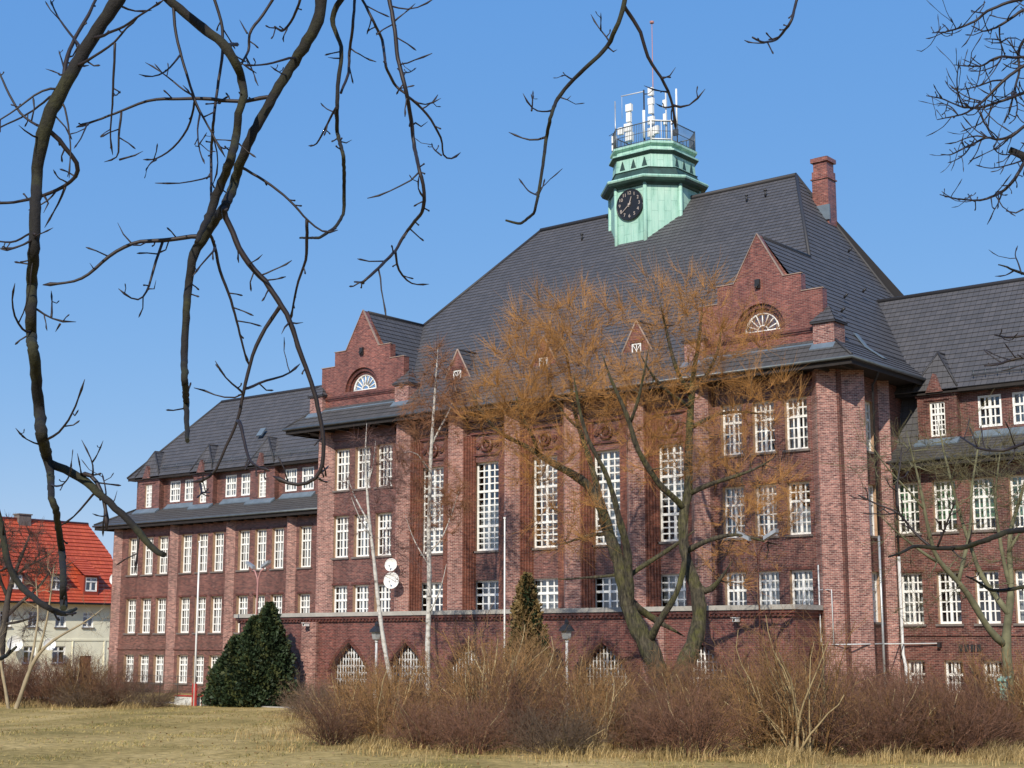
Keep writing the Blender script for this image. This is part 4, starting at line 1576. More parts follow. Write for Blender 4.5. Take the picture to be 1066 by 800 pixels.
def flag(x, y, z1, label, r=.06, foot=False):
    l = thing('flagpole', (x, y, G), label, 'flagpole')
    m_ = MB()
    m_.cyl((x, y), r, G, z1, 10, 0, r * .7)
    m_.disc((x, y, z1 + .03), (0, 0, 1), r * 1.3, .08, 8)
    m_.build('pole', 'white_paint', l)
    if foot:
        m_ = MB()
        m_.box(x - .17, x - .07, y - .05, y + .05, G - .1, 1.75)
        m_.box(x + .07, x + .17, y - .05, y + .05, G - .1, 1.75)
        m_.box(x - .2, x + .2, y - .035, y + .035, 1.35, 1.5)
        m_.build('foot_bracket', 'red_metal', l)
    else:
        m_ = MB()
        m_.cyl((x, y), r * 2, G, G + .25, 10)
        m_.build('base', 'concrete', l)


flag(-36.56, -8.1, 9.75, 'white flagpole with a red foot standing on the lawn before the left wing', .062, True)
flag(-14.7, -7.0, 10.05, 'bare white flagpole between the tall birch and the narrow thuja', .05)
pl = thing('planter_wall', (-37.2, -7.55, G), 'low white wall with a dark rail beside the red foot of the flagpole', 'low wall')
m_ = MB()
m_.box(-38.8, -35.7, -7.7, -7.4, G - .1, 1.0)
m_.build('wall', 'white_wall', pl)
m_ = MB()
m_.box(-38.85, -35.65, -7.75, -7.35, 1.0, 1.06)
m_.tube([(-36.2, -7.85, G), (-36.2, -7.85, 1.1), (-35.4, -7.85, 1.1), (-35.4, -7.85, G)], .03, 6)
m_.build('rail', 'red_metal', pl)

# ------------------------------------------------------------------ neighbouring house with the red roof
HX, HY0, HY1 = -78.0, -16.0, 17.6
hs_ = thing('apartment_house', (HX, 1, G), 'cream rendered house with a bright red tiled roof and white dormer windows', 'house')
hf = frame_of(HX, 0, 0, 1)
up = [(8.04, 8.95), (10.64, 11.65), (13.35, 14.4), (5.4, 6.4), (2.8, 3.8)]
lowr = [(7.75, 8.9), (10.5, 11.75), (4.9, 6.1)]
holes = [(a, b_, 5.35, 6.65) for a, b_ in up] + [(a, b_, 2.35, 3.78) for a, b_ in lowr] + [(13.2, 14.4, G, 2.95)]
m_ = MB()
wall_grid(m_, hf, HY0, HY1, G - .3, 7.7, holes, .22)
wall_grid(m_, frame_of(HX, HY1, -1, 0), 0, 12, G - .3, 7.7, [], .2)
m_.face([(HX, HY1, 7.7), (HX - 12, HY1, 7.7), (HX - 6, HY1, 14.3)])
m_.lbox(hf, HY0, HY1, 0, .05, 4.22, 4.36)
m_.lbox(hf, 12.4, 12.5, 0, .05, G, 4.22)
m_.lbox(hf, 15.6, 15.75, 0, .05, G, 4.22)
m_.build('wall', ['cream_render', 'white_paint'], hs_)
m_ = MB()
m_.face([(HX - .8, HY0, G), (HX - .8, HY1, G), (HX - .8, HY1, 7.6), (HX - .8, HY0, 7.6)])
m_.build('room_wall', 'room_dark', hs_)
for a, b_ in up:
    window(hs_, hf, (a + b_) / 2, b_ - a, 5.35, 1.3, 2, (1, 1), .3, depth=.12, curtain='sides')
for a, b_ in lowr:
    window(hs_, hf, (a + b_) / 2, b_ - a, 2.35, 1.43, 2, (1, 1), .3, depth=.12, curtain='none')
m_ = MB()
m_.lbox(hf, 13.2, 14.4, -.15, -.08, G, 2.95)
for k in range(3):
    m_.lbox(hf, 13.3 + k * .36, 13.58 + k * .36, -.08, -.05, .8, 2.7)
m_.build('door', 'door_wood', hs_)
rf = MB()
tiled(rf, [(HX + .7, HY0 - .5, 7.35), (HX + .7, HY1 + .4, 7.35), (HX - .3, HY1 + .4, 8.15), (HX - .3, HY0 - .5, 8.15)], .42, .07)
tiled(rf, [(HX - .3, HY0 - .5, 8.15), (HX - .3, HY1 + .4, 8.15), (HX - 2.9, HY1 + .4, 11.75), (HX - 2.9, HY0 - .5, 11.75)], .42, .07)
tiled(rf, [(HX - 2.9, HY0 - .5, 11.75), (HX - 2.9, HY1 + .4, 11.75), (HX - 5, HY1 - .7, 14.55), (HX - 5, HY0 - .5, 14.55)], .42, .07)
tiled(rf, [(HX - 2.9, HY1 + .4, 11.75), (HX - 7.1, HY1 + .4, 11.75), (HX - 5, HY1 - .7, 14.55)], .42, .07)
rf.face([(HX - 5, HY0, 14.55), (HX - 5, HY1 - .7, 14.55), (HX - 12.5, HY1 + .4, 7.4), (HX - 12.5, HY0, 7.4)])
rf.tube([(HX - 5, HY0 - .5, 14.6), (HX - 5, HY1 - .7, 14.6)], .14, 8)
rfo = rf.build('roof', 'red_tile', hs_)
m_ = MB()
m_.tube([(HX + .75, HY0, 7.34), (HX + .75, HY1 + .4, 7.34)], .09, 6)
m_.build('gutter', 'dark_wood', hs_)
for a in (3.6, .6, 8.3 - 1.5, 11.2 - .5, 14.15):
    F = frame_of(HX - .2, 0, 0, 1)
    m_ = MB()
    wall_grid(m_, F, a - .75, a + .75, 7.9, 9.75, [(a - .58, a + .58, 8.42, 9.6)], .15)
    for sg in (-1, 1):
        m_.face([F(a + sg * .75, 0, 7.9), F(a + sg * .75, -1.6, 9.75), F(a + sg * .75, 0, 9.75)])
    do = m_.build('dormer', ['red_tile', 'white_paint'], hs_)
    window(do, F, a, 1.16, 8.42, 1.18, 2, (1, 1), .3, sill=False, depth=.06, curtain='sides')
    m_ = MB()
    tiled(m_, [F(a - .9, .25, 9.74), F(a + .9, .25, 9.74), F(a + .9, -2.2, 11.2), F(a - .9, -2.2, 11.2)], .42, .06)
    m_.build('roof', 'red_tile', do)
    m_ = MB()
    m_.lbox(F, a - .7, a + .7, -.6, -.5, 8.0, 9.7)
    m_.build('room_wall', 'room_dark', do)
m_ = MB()
m_.box(HX - 5.4, HX - 4.6, 9.6, 10.8, 13.2, 14.98)
m_.box(HX - 5.48, HX - 4.52, 9.52, 10.88, 14.98, 15.08)
m_.build('chimney', 'sill_stone', rfo)
dish(HX + .6, 6.5, 3.95, .62, 'large white satellite dish low on the cream house wall, nearer the dark tree', 'satellite dishes on the cream house', (.9, -.4, .15))
dish(HX + .6, 9.75, 3.9, .5, 'smaller white satellite dish on the cream house wall beside a ground floor window', 'satellite dishes on the cream house', (.9, -.4, .15))
dp_ = dish(-74.0, 13.7, 9.3, .55, 'white satellite dish on a pole between the cream house and the school', 'satellite dishes on the cream house', (.6, -.78, .15))
m_ = MB()
m_.cyl((-74.0, 14.0), .06, G, 9.3, 8)
m_.build('pole', 'iron', dp_)
fe = thing('wire_fence', (-50, -3.6, G), 'low wire mesh fence behind the dark hedge before the cream house', 'fence')
m_ = MB()
for k in range(13):
    m_.cyl((-66 + k * 1.9, -1.4 - k * .1), .03, G, 2.0, 6)
m_.build('posts', 'iron', fe)
m_ = MB()
for z in (1.95, 1.5, 1.05):
    m_.tube([(-66, -1.4, z), (-66 + 12 * 1.9, -2.6, z)], .018, 4)
m_.build('wire', 'iron', fe)

# ------------------------------------------------------------------ vegetation: many thin tubes at once
NR = np.random.default_rng(11)


class Tubes:
    def __init__(s):
        s.v, s.f, s.mi, s.n = [], [], [], 0

    def add(s, P, Rd, sides=3, mi=0):
        """P: (n, k, 3) paths, Rd: (n, k) radii"""
        n, k, _ = P.shape
        if n == 0:
            return
        T = np.gradient(P, axis=1)
        T /= np.linalg.norm(T, axis=2, keepdims=True) + 1e-9
        ref = NR.normal(size=(n, 1, 3)) * np.ones((1, k, 1))
        a = np.cross(T, ref)
        a /= np.linalg.norm(a, axis=2, keepdims=True) + 1e-9
        b_ = np.cross(T, a)
        th = np.arange(sides) * 2 * np.pi / sides
        ring = P[:, :, None, :] + Rd[:, :, None, None] * (a[:, :, None, :] * np.cos(th)[None, None, :, None] + b_[:, :, None, :] * np.sin(th)[None, None, :, None])
        s.v.append(ring.reshape(-1, 3))
        base = s.n + np.arange(n)[:, None, None] * k * sides + np.arange(k - 1)[None, :, None] * sides
        j = np.arange(sides)[None, None, :]
        j2 = (j + 1) % sides
        q = np.stack([base + j, base + j2, base + sides + j2, base + sides + j], -1).reshape(-1, 4)
        s.f.append(q)
        s.mi.append(np.full(len(q), mi))
        s.n += n * k * sides

    def quads(s, Q, mi=0):
        n = len(Q)
        s.v.append(Q.reshape(-1, 3))
        q = s.n + np.arange(n * 4).reshape(n, 4)
        s.f.append(q)
        s.mi.append(np.full(n, mi) if np.isscalar(mi) else mi)
        s.n += n * 4

    def build(s, name, mats, parent=None, smooth=True):
        v = np.concatenate(s.v).astype(np.float32)
        f = np.concatenate(s.f).astype(np.int32)
        me = bpy.data.meshes.new(name)
        me.vertices.add(len(v))
        me.vertices.foreach_set('co', v.ravel())
        me.loops.add(f.size)
        me.loops.foreach_set('vertex_index', f.ravel())
        me.polygons.add(len(f))
        me.polygons.foreach_set('loop_start', np.arange(0, f.size, 4, dtype=np.int32))
        for mm_ in (mats if isinstance(mats, (list, tuple)) else [mats]):
            me.materials.append(M[mm_])
        me.polygons.foreach_set('material_index', np.concatenate(s.mi).astype(np.int32))
        me.polygons.foreach_set('use_smooth', np.full(len(f), smooth))
        me.update(calc_edges=True)
        me.validate()
        o = bpy.data.objects.new(name, me)
        COL.objects.link(o)
        if parent is not None:
            o.parent = parent
        return o


def unit(v):
    return v / (np.linalg.norm(v, axis=-1, keepdims=True) + 1e-9)


def bez(p0, p1, p2, p3, k):
    t_ = np.linspace(0, 1, k)[None, :, None]
    return (1 - t_) ** 3 * p0[:, None] + 3 * (1 - t_) ** 2 * t_ * p1[:, None] + 3 * (1 - t_) * t_ ** 2 * p2[:, None] + t_ ** 3 * p3[:, None]


def dens(pts, step=.3):
    """resample a limb [x, y, z, r] and add small wobbles"""
    pts = np.array(pts, float)
    out = [pts[0]]
    for a, b_ in zip(pts, pts[1:]):
        n = max(1, int(np.linalg.norm(b_[:3] - a[:3]) / step))
        for i in range(1, n + 1):
            out.append(a + (b_ - a) * i / n)
    o = np.array(out)
    if len(o) > 4:
        for _ in range(2):
            o[1:-1] = (o[:-2] + 2 * o[1:-1] + o[2:]) / 4
    return o


def limbs_mesh(limbs, mat, name, parent, sides=9):
    mb = MB()
    for l in limbs:
        l = np.array(l, float)
        if l[-1, 3] > .012:
            e_ = l[-1].copy()
            e_[:3] += (l[-1, :3] - l[-2, :3]) / (np.linalg.norm(l[-1, :3] - l[-2, :3]) + 1e-6) * (8 * l[-1, 3] + .3) + np.array([.05, -.04, .12])
            e_[3] = .007
            l = np.concatenate([l, e_[None]])
        d = dens(l, .35)
        wob = 1 + .10 * np.sin(np.arange(len(d)) * 2.1 + len(d))
        mb.tube(d[:, :3].tolist(), (d[:, 3] * wob).tolist(), sides)
    return mb.build(name, mat), mb


def grow(limbs, targets, r0=.022, minr=.008, bow=.14, lift=.12):
    """join every target point to the nearest wood already there, nearest first"""
    nod = np.concatenate([dens(l, .4)[len(dens(l, .4)) // 3:] for l in limbs])
    P, Rr = nod[:, :3], nod[:, 3]
    d0 = np.array([np.min(np.linalg.norm(P - t_, axis=1)) for t_ in targets])
    paths, rads = [], []
    for i in np.argsort(d0):
        tg = targets[i]
        dd = np.linalg.norm(P - tg, axis=1)
        j = int(np.argmin(dd + .25 * NR.random(len(dd))))
        p0, ln = P[j], dd[j]
        mid = (p0 + tg) / 2 + NR.normal(size=3) * bow * ln + np.array([0, 0, lift * ln])
        k = np.linspace(0, 1, 6)[:, None]
        pa = (1 - k) ** 2 * p0 + 2 * k * (1 - k) * mid + k ** 2 * tg
        pa[1:-1] += NR.normal(size=(4, 3)) * .03 * ln
        r_ = np.linspace(min(Rr[j] * .75, r0 + .012 * ln), minr, 6)
        paths.append(pa)
        rads.append(r_)
        P = np.concatenate([P, pa[2:]])
        Rr = np.concatenate([Rr, r_[2:]])
    return np.array(paths), np.array(rads)


def crown_points(crown, n, flat=.75):
    """points in lens-shaped clumps: [x, y, z, half width, half height]"""
    c = np.array(crown, float)
    wgt = c[:, 3] * c[:, 4]
    k = NR.choice(len(c), n, p=wgt / wgt.sum())
    u_ = unit(NR.normal(size=(n, 3))) * (NR.random((n, 1)) ** .4)
    return c[k, :3] + u_ * np.stack([c[k, 3], c[k, 3] * flat, c[k, 4]], -1)


def shoots(src, dirs, n_each, length, r0, spread, up, droop=0., k=4):
    """bundles of thin shoots leaving the wood at src along dirs"""
    s_ = np.repeat(src, n_each, 0)
    d = unit(np.repeat(dirs, n_each, 0) + NR.normal(size=s_.shape) * spread + np.array([0, 0, up]))
    ln = length * NR.uniform(.45, 1.25, (len(s_), 1))
    d2 = unit(d + NR.normal(size=d.shape) * .25 + np.array([0, 0, -droop]))
    t_ = np.linspace(0, 1, k)[None, :, None]
    P = s_[:, None] + (d[:, None] * (t_ - .5 * t_ ** 2) + d2[:, None] * .5 * t_ ** 2) * 2 * ln[:, None] * .5
    Rd = np.ones((len(s_), 1)) * np.linspace(r0, r0 * .45, k)[None]
    return P, Rd


def local(mb_obj, parent):
    mb_obj.parent = parent
    return mb_obj


def tree(name, at, limbs, label, cat, crown, n_t, shoot, bark, wood, twig, group=None, foot=True, grow_r=(.022, .008)):
    t_ = thing(name, at, label, cat, group)
    ls = [list(map(list, l)) for l in limbs]
    if foot and ls[0][0][2] > .05:
        a = ls[0][0]
        ls[0].insert(0, [a[0], a[1], -.15, a[3] * 1.25])
    o, _ = limbs_mesh(ls, bark, 'trunk', None)
    o.parent = t_
    pts = crown_points(crown, n_t)
    P, Rd = grow(ls, pts, *grow_r)
    tb = Tubes()
    tb.add(P, Rd, 4, 0)
    for sp in shoot:
        n_each, ln, r_, spread, up_, droop, where = sp
        src = P[:, where].reshape(-1, 3)
        dr = unit(P[:, np.minimum(np.array(where) + 1, 5)] - P[:, np.array(where) - 1]).reshape(-1, 3)
        Q, Rq = shoots(src, dr, n_each, ln, r_, spread, up_, droop)
        tb.add(Q, Rq, 3, 1)
    o = tb.build('crown', [wood, twig], t_)
    return t_, P


